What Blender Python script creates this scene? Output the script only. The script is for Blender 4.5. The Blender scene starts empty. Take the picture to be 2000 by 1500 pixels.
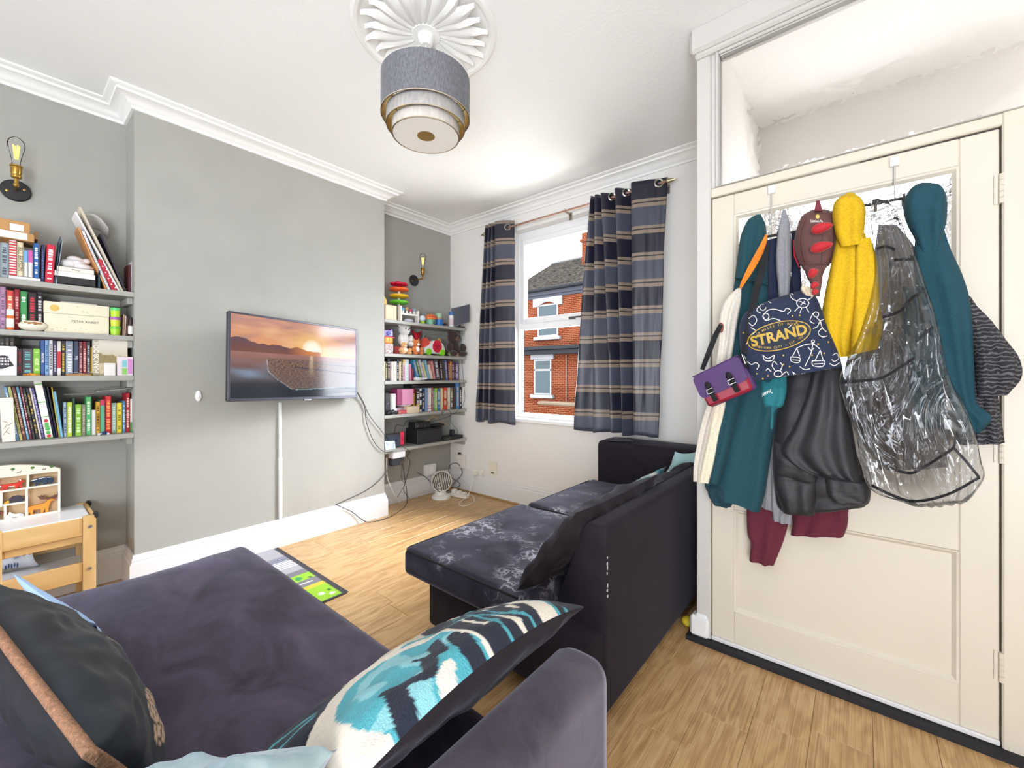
import bpy, bmesh, math, random
from mathutils import Vector, Matrix, noise
from mathutils.bvhtree import BVHTree
SC = bpy.context.scene
COL = SC.collection
PI = math.pi
# ------------------------------------------------------------------ camera
CAM_H, FPX, CX, HZ = 1.15, 822.6, 1000.0, 732.0      # eye height, focal length in pixels, optical axis, horizon row
TH = math.atan(680 / 822.6)
cam_data = bpy.data.cameras.new('camera')
cam_data.sensor_width = 36.0
cam_data.lens = 36.0 * FPX / 2000.0
cam_data.shift_y = (HZ - 750.0) / 2000.0
cam_data.clip_start = 0.02
cam = bpy.data.objects.new('camera', cam_data)
cam.location = (0, 0, CAM_H)
cam.rotation_euler = (PI / 2, 0, TH)
COL.objects.link(cam)
SC.camera = cam
# ------------------------------------------------------------------ view
SC.view_settings.view_transform = 'Standard'
SC.view_settings.look = 'None'
SC.view_settings.gamma = 1.0
SC.view_settings.use_curve_mapping = False
SC.view_settings.exposure = 0.28
SC.cycles.use_denoising = True
SC.cycles.max_bounces = 10
SC.cycles.diffuse_bounces = 5
SC.cycles.glossy_bounces = 4
SC.cycles.transmission_bounces = 8
SC.cycles.transparent_max_bounces = 16
SC.cycles.caustics_reflective = False
SC.cycles.caustics_refractive = False
SC.cycles.sample_clamp_indirect = 6.0
# ------------------------------------------------------------------ sky and lights
world = bpy.data.worlds.new('sky'); SC.world = world; world.use_nodes = True
wn = world.node_tree.nodes; wl = world.node_tree.links
bg = wn['Background']
wtc = wn.new('ShaderNodeTexCoord'); wns = wn.new('ShaderNodeTexNoise'); wrp = wn.new('ShaderNodeValToRGB')
wns.inputs['Scale'].default_value = 2.2; wns.inputs['Detail'].default_value = 4
wrp.color_ramp.elements[0].position = .35; wrp.color_ramp.elements[0].color = (.74, .84, 1, 1)
wrp.color_ramp.elements[1].position = .62; wrp.color_ramp.elements[1].color = (.98, .99, 1, 1)
wl.new(wtc.outputs['Generated'], wns.inputs['Vector']); wl.new(wns.outputs['Fac'], wrp.inputs['Fac']); wl.new(wrp.outputs['Color'], bg.inputs['Color'])
bg.inputs['Strength'].default_value = 13.0
def light(name, kind, loc, rot, energy, color=(1, 1, 1), **kw):
    d = bpy.data.lights.new(name, kind); d.energy = energy; d.color = color
    for k, v in kw.items(): setattr(d, k, v)
    o = bpy.data.objects.new(name, d); o.location = loc; o.rotation_euler = rot; COL.objects.link(o); return o
# hazy sun over the roofs across the street, shining in through the front window
light('sun', 'SUN', (6, 8, 6), (math.radians(-52), 0, math.radians(-30)), 21, (.97, .98, 1), angle=math.radians(50))
# added fill light behind the camera, tilted up to brighten the ceiling
light('rear_fill_light', 'AREA', (-1.0, -4.1, 1.0), (math.radians(122), 0, 0), 105, (.90, .95, 1), shape='RECTANGLE', size=4.0, size_y=1.8)
light('side_fill_light', 'AREA', (1.10, -1.4, 1.2), (math.radians(122), 0, math.radians(42)), 195, (.90, .95, 1), shape='RECTANGLE', size=1.8, size_y=2.0)  # added side fill for the chimney breast and window wall
for x_, z_, w_, h_ in ((-1.88, 1.59, 1.03, 1.68), (.02, 1.6, .8, 1.5)):      # portals that guide the sky light through the glazing
    light('window_portal', 'AREA', (x_, 3.10, z_), (math.radians(-90), 0, 0), 1, shape='RECTANGLE', size=w_, size_y=h_).data.cycles.is_portal = True

# ------------------------------------------------------------------ photo geometry: a pixel of the 2000 x 1500 frame -> a point on a plane of the room
FW = Vector((-math.sin(TH), math.cos(TH), 0)); RT = Vector((math.cos(TH), math.sin(TH), 0)); EYE = Vector((0, 0, CAM_H))
def ray(x, y): return FW + RT * ((x - CX) / FPX) + Vector((0, 0, (HZ - y) / FPX))
def onX(x, y, X): d = ray(x, y); return EYE + d * (X / d.x)
def onY(x, y, Y): d = ray(x, y); return EYE + d * (Y / d.y)
def onZ(x, y, Z): d = ray(x, y); return EYE + d * ((Z - CAM_H) / d.z)

# ------------------------------------------------------------------ materials
def lin(c):
    if isinstance(c, str): c = tuple(int(c[i:i + 2], 16) for i in (0, 2, 4))
    return tuple(((v / 255) / 12.92 if v / 255 <= .04045 else ((v / 255 + .055) / 1.055) ** 2.4) for v in c) + (1,)
MATS = {}
def M(name, col, rough=.6, metal=0, nscale=0, namt=0, bscale=0, bstr=0, stretch=(1, 1, 1), sheen=0, coat=0, spec=.5, col2=None, bdist=.01, emit=0, attr=None, detail=3):
    if name in MATS: return MATS[name]
    m = bpy.data.materials.new(name); m.use_nodes = True
    nt = m.node_tree; nd = nt.nodes; lk = nt.links; b = nd['Principled BSDF']
    b.inputs['Base Color'].default_value = lin(col); b.inputs['Roughness'].default_value = rough; b.inputs['Metallic'].default_value = metal
    b.inputs['Specular IOR Level'].default_value = spec
    if sheen: b.inputs['Sheen Weight'].default_value = sheen; b.inputs['Sheen Roughness'].default_value = .35
    if coat: b.inputs['Coat Weight'].default_value = coat; b.inputs['Coat Roughness'].default_value = .08
    tc = None
    def coord():
        nonlocal tc
        if tc is None:
            t = nd.new('ShaderNodeTexCoord'); mp = nd.new('ShaderNodeMapping'); mp.inputs['Scale'].default_value = stretch
            lk.new(t.outputs['Object'], mp.inputs['Vector']); tc = mp.outputs['Vector']
        return tc
    csock = None
    if attr:
        a = nd.new('ShaderNodeAttribute'); a.attribute_name = attr; csock = a.outputs['Color']
    if nscale:
        n = nd.new('ShaderNodeTexNoise'); n.inputs['Scale'].default_value = nscale; n.inputs['Detail'].default_value = detail; lk.new(coord(), n.inputs['Vector'])
        r = nd.new('ShaderNodeValToRGB'); r.color_ramp.elements[0].position = .3; r.color_ramp.elements[1].position = .7
        c = lin(col); c2 = lin(col2) if col2 else tuple(min(1, v * (1 + namt)) for v in c[:3]) + (1,)
        c1 = c if col2 else tuple(v * (1 - namt) for v in c[:3]) + (1,)
        r.color_ramp.elements[0].color = c1; r.color_ramp.elements[1].color = c2
        lk.new(n.outputs['Fac'], r.inputs['Fac'])
        if csock:
            mx = nd.new('ShaderNodeMix'); mx.data_type = 'RGBA'; mx.blend_type = 'MULTIPLY'; mx.inputs[0].default_value = 1
            lk.new(csock, mx.inputs[6]); lk.new(r.outputs['Color'], mx.inputs[7]); csock = mx.outputs[2]
        else: csock = r.outputs['Color']
    if csock:
        lk.new(csock, b.inputs['Base Color'])
        if emit: lk.new(csock, b.inputs['Emission Color'])
    if emit:
        b.inputs['Emission Strength'].default_value = emit
        if not csock: b.inputs['Emission Color'].default_value = lin(col)
    if bscale:
        n = nd.new('ShaderNodeTexNoise'); n.inputs['Scale'].default_value = bscale; n.inputs['Detail'].default_value = 4; lk.new(coord(), n.inputs['Vector'])
        bp = nd.new('ShaderNodeBump'); bp.inputs['Strength'].default_value = bstr; bp.inputs['Distance'].default_value = bdist
        lk.new(n.outputs['Fac'], bp.inputs['Height']); lk.new(bp.outputs['Normal'], b.inputs['Normal'])
    MATS[name] = m; return m
def C(col, rough=.55, **k):
    """plain coloured material by hex"""
    return M('paint_' + col + '_%d' % int(rough * 100), col, rough, **k)

# ------------------------------------------------------------------ mesh building (all in room coordinates)
class MB:
    def __init__(s, T=None): s.v = []; s.f = []; s.T = T; s.col = None; s.cv = []
    def add(s, vs, fs):
        o = len(s.v)
        for p in vs:
            p = Vector(p)
            if s.T is not None: p = s.T @ p
            s.v.append(p)
            if s.col is not None: s.cv.append(s.col)
        s.f += [tuple(i + o for i in f) for f in fs]
        return s
    def box(s, lo, hi, b=0):
        x0, y0, z0 = [min(a, c) for a, c in zip(lo, hi)]; x1, y1, z1 = [max(a, c) for a, c in zip(lo, hi)]
        b = min(b, (x1 - x0) * .49, (y1 - y0) * .49, (z1 - z0) * .49)
        if b <= 0:
            v = [(x, y, z) for z in (z0, z1) for y in (y0, y1) for x in (x0, x1)]
            return s.add(v, [(0, 2, 3, 1), (4, 5, 7, 6), (0, 1, 5, 4), (1, 3, 7, 5), (3, 2, 6, 7), (2, 0, 4, 6)])
        v = []; idx = {}
        for ix, x, sx in ((0, x0, 1), (1, x1, -1)):
            for iy, y, sy in ((0, y0, 1), (1, y1, -1)):
                for iz, z, sz in ((0, z0, 1), (1, z1, -1)):
                    idx[ix, iy, iz] = len(v)
                    v += [(x, y + sy * b, z + sz * b), (x + sx * b, y, z + sz * b), (x + sx * b, y + sy * b, z)]
        f = []
        I = idx
        for a, (p, q) in ((0, (1, 2)), (1, (0, 2)), (2, (0, 1))):
            for e in (0, 1):
                def k(m, n):
                    t = [0, 0, 0]; t[a] = e; t[p] = m; t[q] = n; return I[tuple(t)] + a
                loop = [k(0, 0), k(1, 0), k(1, 1), k(0, 1)]
                flip = (e == 0) != (a == 1)
                f.append(tuple(reversed(loop)) if flip else tuple(loop))
        for a, p, q in ((0, 1, 2), (1, 0, 2), (2, 0, 1)):          # edges along axis a
            for m in (0, 1):
                for n in (0, 1):
                    t0 = [0, 0, 0]; t0[p] = m; t0[q] = n; t1 = list(t0); t1[a] = 1
                    A, B = I[tuple(t0)], I[tuple(t1)]
                    loop = (A + p, B + p, B + q, A + q)
                    c = (Vector(v[loop[1]]) - Vector(v[loop[0]])).cross(Vector(v[loop[2]]) - Vector(v[loop[1]]))
                    out = [0, 0, 0]; out[p] = 1 if m else -1; out[q] = 1 if n else -1
                    f.append(loop if c.dot(Vector(out)) > 0 else tuple(reversed(loop)))
        for t, i in I.items():
            loop = (i, i + 1, i + 2)
            c = (Vector(v[i + 1]) - Vector(v[i])).cross(Vector(v[i + 2]) - Vector(v[i]))
            out = Vector([1 if q else -1 for q in t])
            f.append(loop if c.dot(out) > 0 else tuple(reversed(loop)))
        return s.add(v, f)
    def cyl(s, p0, p1, r0, r1=None, n=12, caps=True):
        r1 = r0 if r1 is None else r1
        return s.tube([p0, p1], [r0, r1], n, caps)
    def tube(s, pts, r, n=6, caps=True, flat=1.0, up=None):
        pts = [Vector(p) for p in pts]; N = len(pts)
        rs = r if isinstance(r, (list, tuple)) else [r] * N
        v = []; f = []
        a = None
        for i, p in enumerate(pts):
            d = (pts[min(i + 1, N - 1)] - pts[max(i - 1, 0)])
            d = d.normalized() if d.length > 1e-9 else Vector((0, 0, 1))
            if a is None:
                a = Vector(up) if up else (Vector((0, 0, 1)) if abs(d.z) < .9 else Vector((1, 0, 0)))
            elif up: a = Vector(up)
            a = a - d * a.dot(d)
            a = a.normalized() if a.length > 1e-6 else d.orthogonal().normalized()
            b = d.cross(a)
            for k in range(n):
                t = 2 * PI * k / n
                v.append(p + a * (math.cos(t) * rs[i] * flat) + b * (math.sin(t) * rs[i]))
        for i in range(N - 1):
            for k in range(n):
                k2 = (k + 1) % n
                f.append((i * n + k, i * n + k2, (i + 1) * n + k2, (i + 1) * n + k))
        if caps: f.append(tuple(reversed(range(n)))); f.append(tuple(range((N - 1) * n, N * n)))
        return s.add(v, f)
    def lathe(s, prof, c=(0, 0, 0), n=20, axis='z', caps=True):
        v = []; f = []; c = Vector(c)
        for (r, z) in prof:
            for k in range(n):
                t = 2 * PI * k / n; a, b = r * math.cos(t), r * math.sin(t)
                v.append(c + (Vector((a, b, z)) if axis == 'z' else Vector((z, a, b)) if axis == 'x' else Vector((b, z, a))))
        for i in range(len(prof) - 1):
            for k in range(n):
                k2 = (k + 1) % n
                f.append((i * n + k, i * n + k2, (i + 1) * n + k2, (i + 1) * n + k))
        if caps:
            if prof[0][0] > 1e-5: f.append(tuple(reversed(range(n))))
            if prof[-1][0] > 1e-5: f.append(tuple(range((len(prof) - 1) * n, len(prof) * n)))
        return s.add(v, f)
    def ell(s, c, r, nu=12, nv=8, R=None, p=1.0):
        c = Vector(c); r = (r, r, r) if not isinstance(r, (tuple, list)) else r
        v = []; f = []
        sg = lambda x: math.copysign(abs(x) ** p, x)
        for j in range(nv + 1):
            la = -PI / 2 + PI * j / nv
            for i in range(nu):
                lo = 2 * PI * i / nu
                q = Vector((r[0] * sg(math.cos(la)) * sg(math.cos(lo)), r[1] * sg(math.cos(la)) * sg(math.sin(lo)), r[2] * sg(math.sin(la))))
                if R is not None: q = R @ q
                v.append(c + q)
        for j in range(nv):
            for i in range(nu):
                i2 = (i + 1) % nu
                f.append((j * nu + i, j * nu + i2, (j + 1) * nu + i2, (j + 1) * nu + i))
        return s.add(v, f)
    def prism(s, poly, fn, d0, d1):
        """poly 2D (counter-clockwise), fn(u, v, d) -> point"""
        n = len(poly)
        v = [fn(a, b, d0) for a, b in poly] + [fn(a, b, d1) for a, b in poly]
        f = [tuple(reversed(range(n))), tuple(range(n, 2 * n))] + [(i, (i + 1) % n, n + (i + 1) % n, n + i) for i in range(n)]
        return s.add(v, f)
    def grid(s, nu, nv, fn, closeu=False, closev=False, colfn=None):
        v = []; f = []
        for j in range(nv + (0 if closev else 1)):
            for i in range(nu + (0 if closeu else 1)):
                v.append(fn(i / nu, j / nv))
                if colfn: s.cv.append(colfn(i / nu, j / nv))
        W = nu + (0 if closeu else 1); H = nv + (0 if closev else 1)
        for j in range(nv):
            for i in range(nu):
                i2 = (i + 1) % W; j2 = (j + 1) % H
                f.append((j * W + i, j * W + i2, j2 * W + i2, j2 * W + i))
        keep = s.col; s.col = None; s.add(v, f); s.col = keep; return s
ORG = {}
def build(mb, name, mat, parent=None, origin=None, smooth=30, kind=None, label=None, recalc=True):
    if origin is None:
        if parent is not None: origin = ORG[parent.name]
        else:
            xs = [p.x for p in mb.v]; ys = [p.y for p in mb.v]; zs = [p.z for p in mb.v]
            origin = Vector(((min(xs) + max(xs)) / 2, (min(ys) + max(ys)) / 2, min(zs)))
    origin = Vector(origin)
    me = bpy.data.meshes.new(name)
    me.from_pydata([tuple(p - origin) for p in mb.v], [], mb.f)
    if mb.cv:
        ca = me.color_attributes.new('Col', 'FLOAT_COLOR', 'POINT')
        flat = []
        for c in mb.cv: flat += list(c)
        ca.data.foreach_set('color', flat)
    if recalc:
        bm = bmesh.new(); bm.from_mesh(me); bmesh.ops.recalc_face_normals(bm, faces=bm.faces); bm.to_mesh(me); bm.free()
    if smooth:
        me.shade_smooth(); me.set_sharp_from_angle(angle=math.radians(smooth))
    for m in (mat if isinstance(mat, (list, tuple)) else [mat]): me.materials.append(m)
    o = bpy.data.objects.new(name, me); COL.objects.link(o)
    if parent is not None:
        o.parent = parent; o.location = origin - ORG[parent.name]
    else: o.location = origin
    ORG[o.name] = origin
    if kind: o['kind'] = kind
    if label: o['label'] = label
    return o
def thing(name, label, cat, loc=(0, 0, 0), group=None):
    o = bpy.data.objects.new(name, None); COL.objects.link(o); o.location = loc; o.empty_display_size = .05
    o['label'] = label; o['category'] = cat
    if group: o['group'] = group
    ORG[o.name] = Vector(loc); return o
def tag(o, label, cat, group=None):
    o['label'] = label; o['category'] = cat
    if group: o['group'] = group
    return o
def struct(o): o['kind'] = 'structure'; return o
def sempty(name, loc=(0, 0, 0)):
    o = bpy.data.objects.new(name, None); COL.objects.link(o); o.location = loc; o['kind'] = 'structure'; ORG[o.name] = Vector(loc); return o
# text as flat mesh: list of 2D verts and faces, width normalised on demand
def text2d(txt, size=1.0, bold=0.0, width=None, align='CENTER', spacing=1.0, res=2):
    cu = bpy.data.curves.new('t', 'FONT'); cu.body = txt; cu.size = size; cu.offset = bold; cu.resolution_u = res
    cu.align_x = align; cu.align_y = 'CENTER'; cu.space_character = spacing
    ob = bpy.data.objects.new('t', cu); COL.objects.link(ob)
    dg = bpy.context.evaluated_depsgraph_get(); me = bpy.data.meshes.new_from_object(ob.evaluated_get(dg))
    vs = [(v.co.x, v.co.y) for v in me.vertices]; fs = [tuple(p.vertices) for p in me.polygons]
    bpy.data.objects.remove(ob); bpy.data.curves.remove(cu); bpy.data.meshes.remove(me)
    if width and vs:
        w = max(v[0] for v in vs) - min(v[0] for v in vs); k = width / max(w, 1e-6); vs = [(a * k, b * k) for a, b in vs]
    return vs, fs
def catmull(pts, n=6):
    pts = [Vector(p) for p in pts]; out = []
    P = [pts[0] * 2 - pts[1]] + pts + [pts[-1] * 2 - pts[-2]]
    for i in range(1, len(P) - 2):
        for k in range(n):
            t = k / n; a, b, c, d = P[i - 1], P[i], P[i + 1], P[i + 2]
            out.append(.5 * ((2 * b) + (c - a) * t + (2 * a - 5 * b + 4 * c - d) * t * t + (3 * b - a - 3 * c + d) * t ** 3))
    out.append(pts[-1]); return out
def sweep2d(path, prof, side=1):
    """mitred sweep of profile [(offset, z)] along an open 2D path; offset goes to the left of travel * side"""
    mb = MB(); P = [Vector(p) for p in path]; n = len(P); m = len(prof)
    for i, p in enumerate(P):
        d0 = (P[i] - P[i - 1]).normalized() if i else None
        d1 = (P[i + 1] - P[i]).normalized() if i < n - 1 else None
        if d0 is None: d0 = d1
        if d1 is None: d1 = d0
        n0 = Vector((-d0.y, d0.x)); n1 = Vector((-d1.y, d1.x))
        mi = (n0 + n1) / (1 + n0.dot(n1))
        for (o, z) in prof:
            q = p + mi * o * side; mb.v.append(Vector((q.x, q.y, z)))
    for i in range(n - 1):
        for k in range(m - 1):
            mb.f.append((i * m + k, i * m + k + 1, (i + 1) * m + k + 1, (i + 1) * m + k))
    mb.f.append(tuple(range(m))); mb.f.append(tuple(reversed(range((n - 1) * m, n * m))))
    return mb
def nz(x, y=0, z=0): return noise.noise(Vector((x, y, z)))
# ================================================================== the room
H = 2.645; XCB = -3.0; XAL = -3.235; YW = 2.925; YD = 1.94; Y0 = -4.2; XR = 1.15
CBY0, CBY1 = .45, 1.99
white_wall = M('warm_white_wall_paint', 'e9e6e3', .85, bscale=60, bstr=.05)
grey_wall = M('grey_wall_paint', 'a5a49e', .8, nscale=5, namt=.03, bscale=80, bstr=.05)
gloss_white = M('white_gloss_woodwork', 'e2e2e2', .35)
porch_white = M('porch_white_gloss', 'c6c3bf', .45)
cream_gloss = M('cream_gloss_door_paint', 'd0c7b8', .45, nscale=3, namt=.02, bscale=25, bstr=.03)
ceil_mat = M('textured_white_ceiling', 'f4f4f3', .9, bscale=60, bstr=.3, bdist=.004)
plaster = M('white_plaster', 'f2f1ef', .8)
black = C('17171b', .5)
# floor: one object per laminate plank
def wood_floor():
    m = bpy.data.materials.new('oak_laminate'); m.use_nodes = True; nt = m.node_tree; nd = nt.nodes; lk = nt.links; b = nd['Principled BSDF']
    tc = nd.new('ShaderNodeTexCoord'); oi = nd.new('ShaderNodeObjectInfo')
    mp = nd.new('ShaderNodeMapping'); mp.inputs['Scale'].default_value = (1.0, .22, 1)
    ml = nd.new('ShaderNodeMath'); ml.operation = 'MULTIPLY'; ml.inputs[1].default_value = 37.0
    cb = nd.new('ShaderNodeCombineXYZ'); lk.new(oi.outputs['Random'], ml.inputs[0]); lk.new(ml.outputs[0], cb.inputs[0]); lk.new(ml.outputs[0], cb.inputs[1])
    lk.new(cb.outputs[0], mp.inputs['Location']); lk.new(tc.outputs['Object'], mp.inputs['Vector'])
    n1 = nd.new('ShaderNodeTexNoise'); n1.inputs['Scale'].default_value = 9; n1.inputs['Detail'].default_value = 3; lk.new(mp.outputs[0], n1.inputs['Vector'])
    wv = nd.new('ShaderNodeMath'); wv.operation = 'MULTIPLY'; wv.inputs[1].default_value = 46; lk.new(n1.outputs['Fac'], wv.inputs[0])
    sn = nd.new('ShaderNodeMath'); sn.operation = 'SINE'; lk.new(wv.outputs[0], sn.inputs[0])
    mp2 = nd.new('ShaderNodeMapping'); mp2.inputs['Scale'].default_value = (60, 3, 1); lk.new(mp.outputs[0], mp2.inputs['Vector'])
    n2 = nd.new('ShaderNodeTexNoise'); n2.inputs['Scale'].default_value = 4; n2.inputs['Detail'].default_value = 4; lk.new(mp2.outputs[0], n2.inputs['Vector'])
    ad = nd.new('ShaderNodeMath'); ad.operation = 'MULTIPLY_ADD'; ad.inputs[1].default_value = .11; lk.new(sn.outputs[0], ad.inputs[0]); lk.new(n2.outputs['Fac'], ad.inputs[2])
    r = nd.new('ShaderNodeValToRGB'); e = r.color_ramp.elements
    e[0].position = .25; e[0].color = lin('9f7a4d'); e[1].position = .8; e[1].color = lin('d1b082')
    k = e.new(.5); k.color = lin('bd9768')
    lk.new(ad.outputs[0], r.inputs['Fac']); lk.new(r.outputs['Color'], b.inputs['Base Color'])
    b.inputs['Roughness'].default_value = .33
    return m
oak = wood_floor()
floor = struct(build(MB().box((-3.4, Y0, -.06), (XR + .1, 3.3, -.012)), 'floor', M('dark_joint', '4a3622', .8), smooth=0))
rp = random.Random(3)
PW = .1545; k0 = -18
for k in range(k0, 11):
    x0 = -.4325 + k * PW; x1 = x0 + PW
    if x0 < -3.3 or x0 > XR: continue
    joint = {-1: 1.345, 1: 1.60}.get(k, rp.uniform(1.0, 2.0)); L = 1.285
    y = joint - 2 * L
    while y < 2.93:
        a, b2 = max(y, -.7), min(y + L, 2.93 if x0 < -.6 else 3.2)
        if b2 > a + .02:
            mb = MB().box((x0 + .0004, a + .0004, -.012), (x1 - .0004, b2 - .0004, 0), .0011)
            build(mb, 'plank', oak, floor, origin=((x0 + x1) / 2, (a + b2) / 2, -.012), smooth=0)
        y += L
# walls
def wallbox(name, *boxes, mat=white_wall):
    mb = MB()
    for lo, hi in boxes: mb.box(lo, hi)
    return struct(build(mb, name, mat, smooth=0))
wallbox('wall_left', ((XAL - .15, Y0, 0), (XAL, YW + .02, H)), mat=grey_wall)
wallbox('wall_chimney_breast', ((XAL - .01, CBY0, 0), (XCB, CBY1, H)), mat=grey_wall)
WX0, WX1, WZ0, WZ1 = -2.406, -1.36, .745, 2.435          # window opening
FX0, FX1, FZ1 = -.40, .44, 2.36                           # front door opening in the porch
wallbox('wall_front', ((XAL - .1, YW, 0), (WX0, 3.075, H)), ((WX0, YW, 0), (WX1, 3.075, WZ0)), ((WX0, YW, WZ1), (WX1, 3.075, H)), ((WX1, YW, 0), (FX0, 3.075, H)), ((FX0, YW, FZ1), (FX1, 3.22, H)), ((FX1, YW, 0), (XR, 3.22, H)))
wallbox('wall_right', ((XR, Y0, 0), (XR + .12, 3.22, H)))
wallbox('wall_rear', ((XAL - .15, Y0 - .12, 0), (XR + .12, Y0, H)))
wallbox('wall_porch', ((-.535, YD + .06, 0), (-.475, YW + .01, H)))
struct(build(MB().box((XAL - .15, Y0, H), (XR + .12, 3.22, H + .1)), 'ceiling', ceil_mat, smooth=0))
# cornice
prof = [(0, H - .075), (.012, H - .075), (.016, H - .062), (.026, H - .058), (.034, H - .046), (.05, H - .034), (.07, H - .027), (.08, H - .026), (.083, H - .015), (.1, H - .012), (.108, H - .006), (.108, H), (0, H)]
path = [(XAL, Y0), (XAL, CBY0), (XCB, CBY0), (XCB, CBY1), (XAL, CBY1), (XAL, YW), (-.53, YW)]
struct(build(sweep2d(path, prof, -1), 'trim_1', plaster, smooth=40))
# skirting
def skirt(name, path, side=-1, h=.183, mat=gloss_white, t=.022):
    p = [(0, 0), (t, 0), (t, h * .70), (t * .9, h * .76), (t * .55, h * .80), (t * .62, h * .85), (t * .35, h * .93), (t * .32, h), (0, h)]
    return struct(build(sweep2d(path, p, side), name, mat, smooth=30))
skirt('baseboard_left', [(XAL, Y0), (XAL, CBY0), (XCB, CBY0), (XCB, CBY1), (XAL, CBY1), (XAL, YW)])
skirt('baseboard_front', [(XAL, YW), (-.535, YW)])
bm_ = sweep2d([(XAL + .022, YW - .022), (-.535, YW - .022)], [(0, 0), (.012, 0), (.011, .012), (.004, .016), (0, .016)], -1)
struct(build(bm_, 'trim_2', M('oak_bead', 'a2804f', .5), smooth=0))
# window ------------------------------------------------------------
upvc = M('white_upvc', 'f2f3f5', .25, coat=.3)
def glass_clear():
    m = bpy.data.materials.new('clear_glass'); m.use_nodes = True; nt = m.node_tree; nd = nt.nodes; lk = nt.links
    nd.remove(nd['Principled BSDF']); t = nd.new('ShaderNodeBsdfTransparent'); g = nd.new('ShaderNodeBsdfGlossy'); g.inputs['Roughness'].default_value = .01
    f = nd.new('ShaderNodeFresnel'); f.inputs['IOR'].default_value = 1.14; x = nd.new('ShaderNodeMixShader')
    lk.new(f.outputs[0], x.inputs[0]); lk.new(t.outputs[0], x.inputs[1]); lk.new(g.outputs[0], x.inputs[2]); lk.new(x.outputs[0], nd['Material Output'].inputs['Surface']); return m
clear_glass = glass_clear()
win = sempty('window_1', (-1.88, 3.03, WZ0))
YF0, YF1 = 3.0, 3.06
ZR0, ZR1 = 1.556, 1.648
def ring(x0, x1, z0, z1, w, y0, y1, b=.006, mb=None):
    mb = mb or MB()
    wl_, wr_, wb_, wt_ = w if isinstance(w, tuple) else (w,) * 4
    mb.box((x0, y0, z0), (x0 + wl_, y1, z1), b); mb.box((x1 - wr_, y0, z0), (x1, y1, z1), b)
    mb.box((x0 + wl_, y0, z0), (x1 - wr_, y1, z0 + wb_), b); mb.box((x0 + wl_, y0, z1 - wt_), (x1 - wr_, y1, z1), b); return mb
mb = ring(WX0, WX1, WZ0 + .02, WZ1, (.022, .022, .04, .07), YF0, YF1)
mb.box((WX0 + .02, YF0, ZR0), (WX1 - .02, YF1, ZR1 - .04), .006)
build(mb, 'frame', upvc, win)
mb = ring(WX0 + .03, WX1 - .03, ZR1 - .04, WZ1 - .072, .05, YF0 - .015, YF1 - .02)
sash = build(mb, 'sash', upvc, win)
hx = onY(1122, 620, YF0 - .02)
mb = MB().box((hx.x - .05, YF0 - .03, hx.z - .012), (hx.x + .01, YF0 - .014, hx.z + .008), .004).box((hx.x - .045, YF0 - .045, hx.z - .006), (hx.x + .075, YF0 - .028, hx.z + .007), .004)
build(mb, 'handle', C('5b5b60', .35, metal=.7), sash)
build(MB().box((WX0 + .07, YF0 + .02, ZR1), (WX1 - .07, YF0 + .026, WZ1 - .11)), 'pane', clear_glass, win, smooth=0)
build(MB().box((WX0 + .02, YF0 + .02, WZ0 + .05), (WX1 - .02, YF0 + .026, ZR0 + .01)), 'pane', clear_glass, win, smooth=0)
build(MB().box((WX0 + .01, YW - .03, WZ0 - .012), (WX1 + .01, 3.05, WZ0 + .02), .006), 'sill', upvc, win)
# lobby front door, seen only through rippled glass
d2 = sempty('door_2', ((FX0 + FX1) / 2, 3.05, 0))
mb = ring(FX0, FX1, 0, FZ1, .06, 3.0, 3.08); mb.box((FX0, 3.0, 1.98), (FX1, 3.08, 2.06)); mb.box((FX0, 3.02, .0), (FX1, 3.06, .95)).box((FX0 + .06, 3.02, .95), (FX0 + .15, 3.06, 1.98)).box((FX1 - .15, 3.02, .95), (FX1 - .06, 3.06, 1.98))
build(mb, 'frame', upvc, d2, smooth=0)
build(MB().box((FX0 + .1, 3.04, .95), (FX1 - .1, 3.045, 1.98)).box((FX0 + .05, 3.04, 2.06), (FX1 - .05, 3.045, FZ1 - .05)), 'pane', clear_glass, d2, smooth=0)
# porch partition -----------------------------------------------------
def rippled(name, sc, strength, dist, stretch=(1, 1, 1)):
    m = bpy.data.materials.new(name); m.use_nodes = True; nt = m.node_tree; nd = nt.nodes; lk = nt.links
    nd.remove(nd['Principled BSDF']); g = nd.new('ShaderNodeBsdfGlass'); g.inputs['IOR'].default_value = 1.45; g.inputs['Roughness'].default_value = .03
    tc = nd.new('ShaderNodeTexCoord'); mp = nd.new('ShaderNodeMapping'); mp.inputs['Scale'].default_value = stretch; lk.new(tc.outputs['Object'], mp.inputs['Vector'])
    n = nd.new('ShaderNodeTexNoise'); n.inputs['Scale'].default_value = sc; n.inputs['Detail'].default_value = 2; lk.new(mp.outputs[0], n.inputs['Vector'])
    bp = nd.new('ShaderNodeBump'); bp.inputs['Strength'].default_value = strength; bp.inputs['Distance'].default_value = dist
    lk.new(n.outputs['Fac'], bp.inputs['Height']); lk.new(bp.outputs['Normal'], g.inputs['Normal']); lk.new(g.outputs[0], nd['Material Output'].inputs['Surface']); return m
rip1 = rippled('rippled_glass', 14, .35, .02); rip2 = rippled('hammered_glass', 30, .6, .02)
GX0, GX1, GZ0, GZ1 = -.461, 1.02, 1.946, 2.505        # transom glass
prt = sempty('wall_partition', (.2, YD, 0))
b_ = .004
mb = MB().box((-.55, YD - .012, 0), (-.494, YD + .07, 2.55), b_)
build(mb, 'post', porch_white, prt)
mb = MB().box((.332, YD - .012, 0), (.40, YD + .07, GZ0), b_)
build(mb, 'post', cream_gloss, prt)
build(MB().box((-.497, YD - .004, 0), (-.4935, YD + .05, 1.905)), 'door_lining', cream_gloss, prt, smooth=0)
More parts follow.
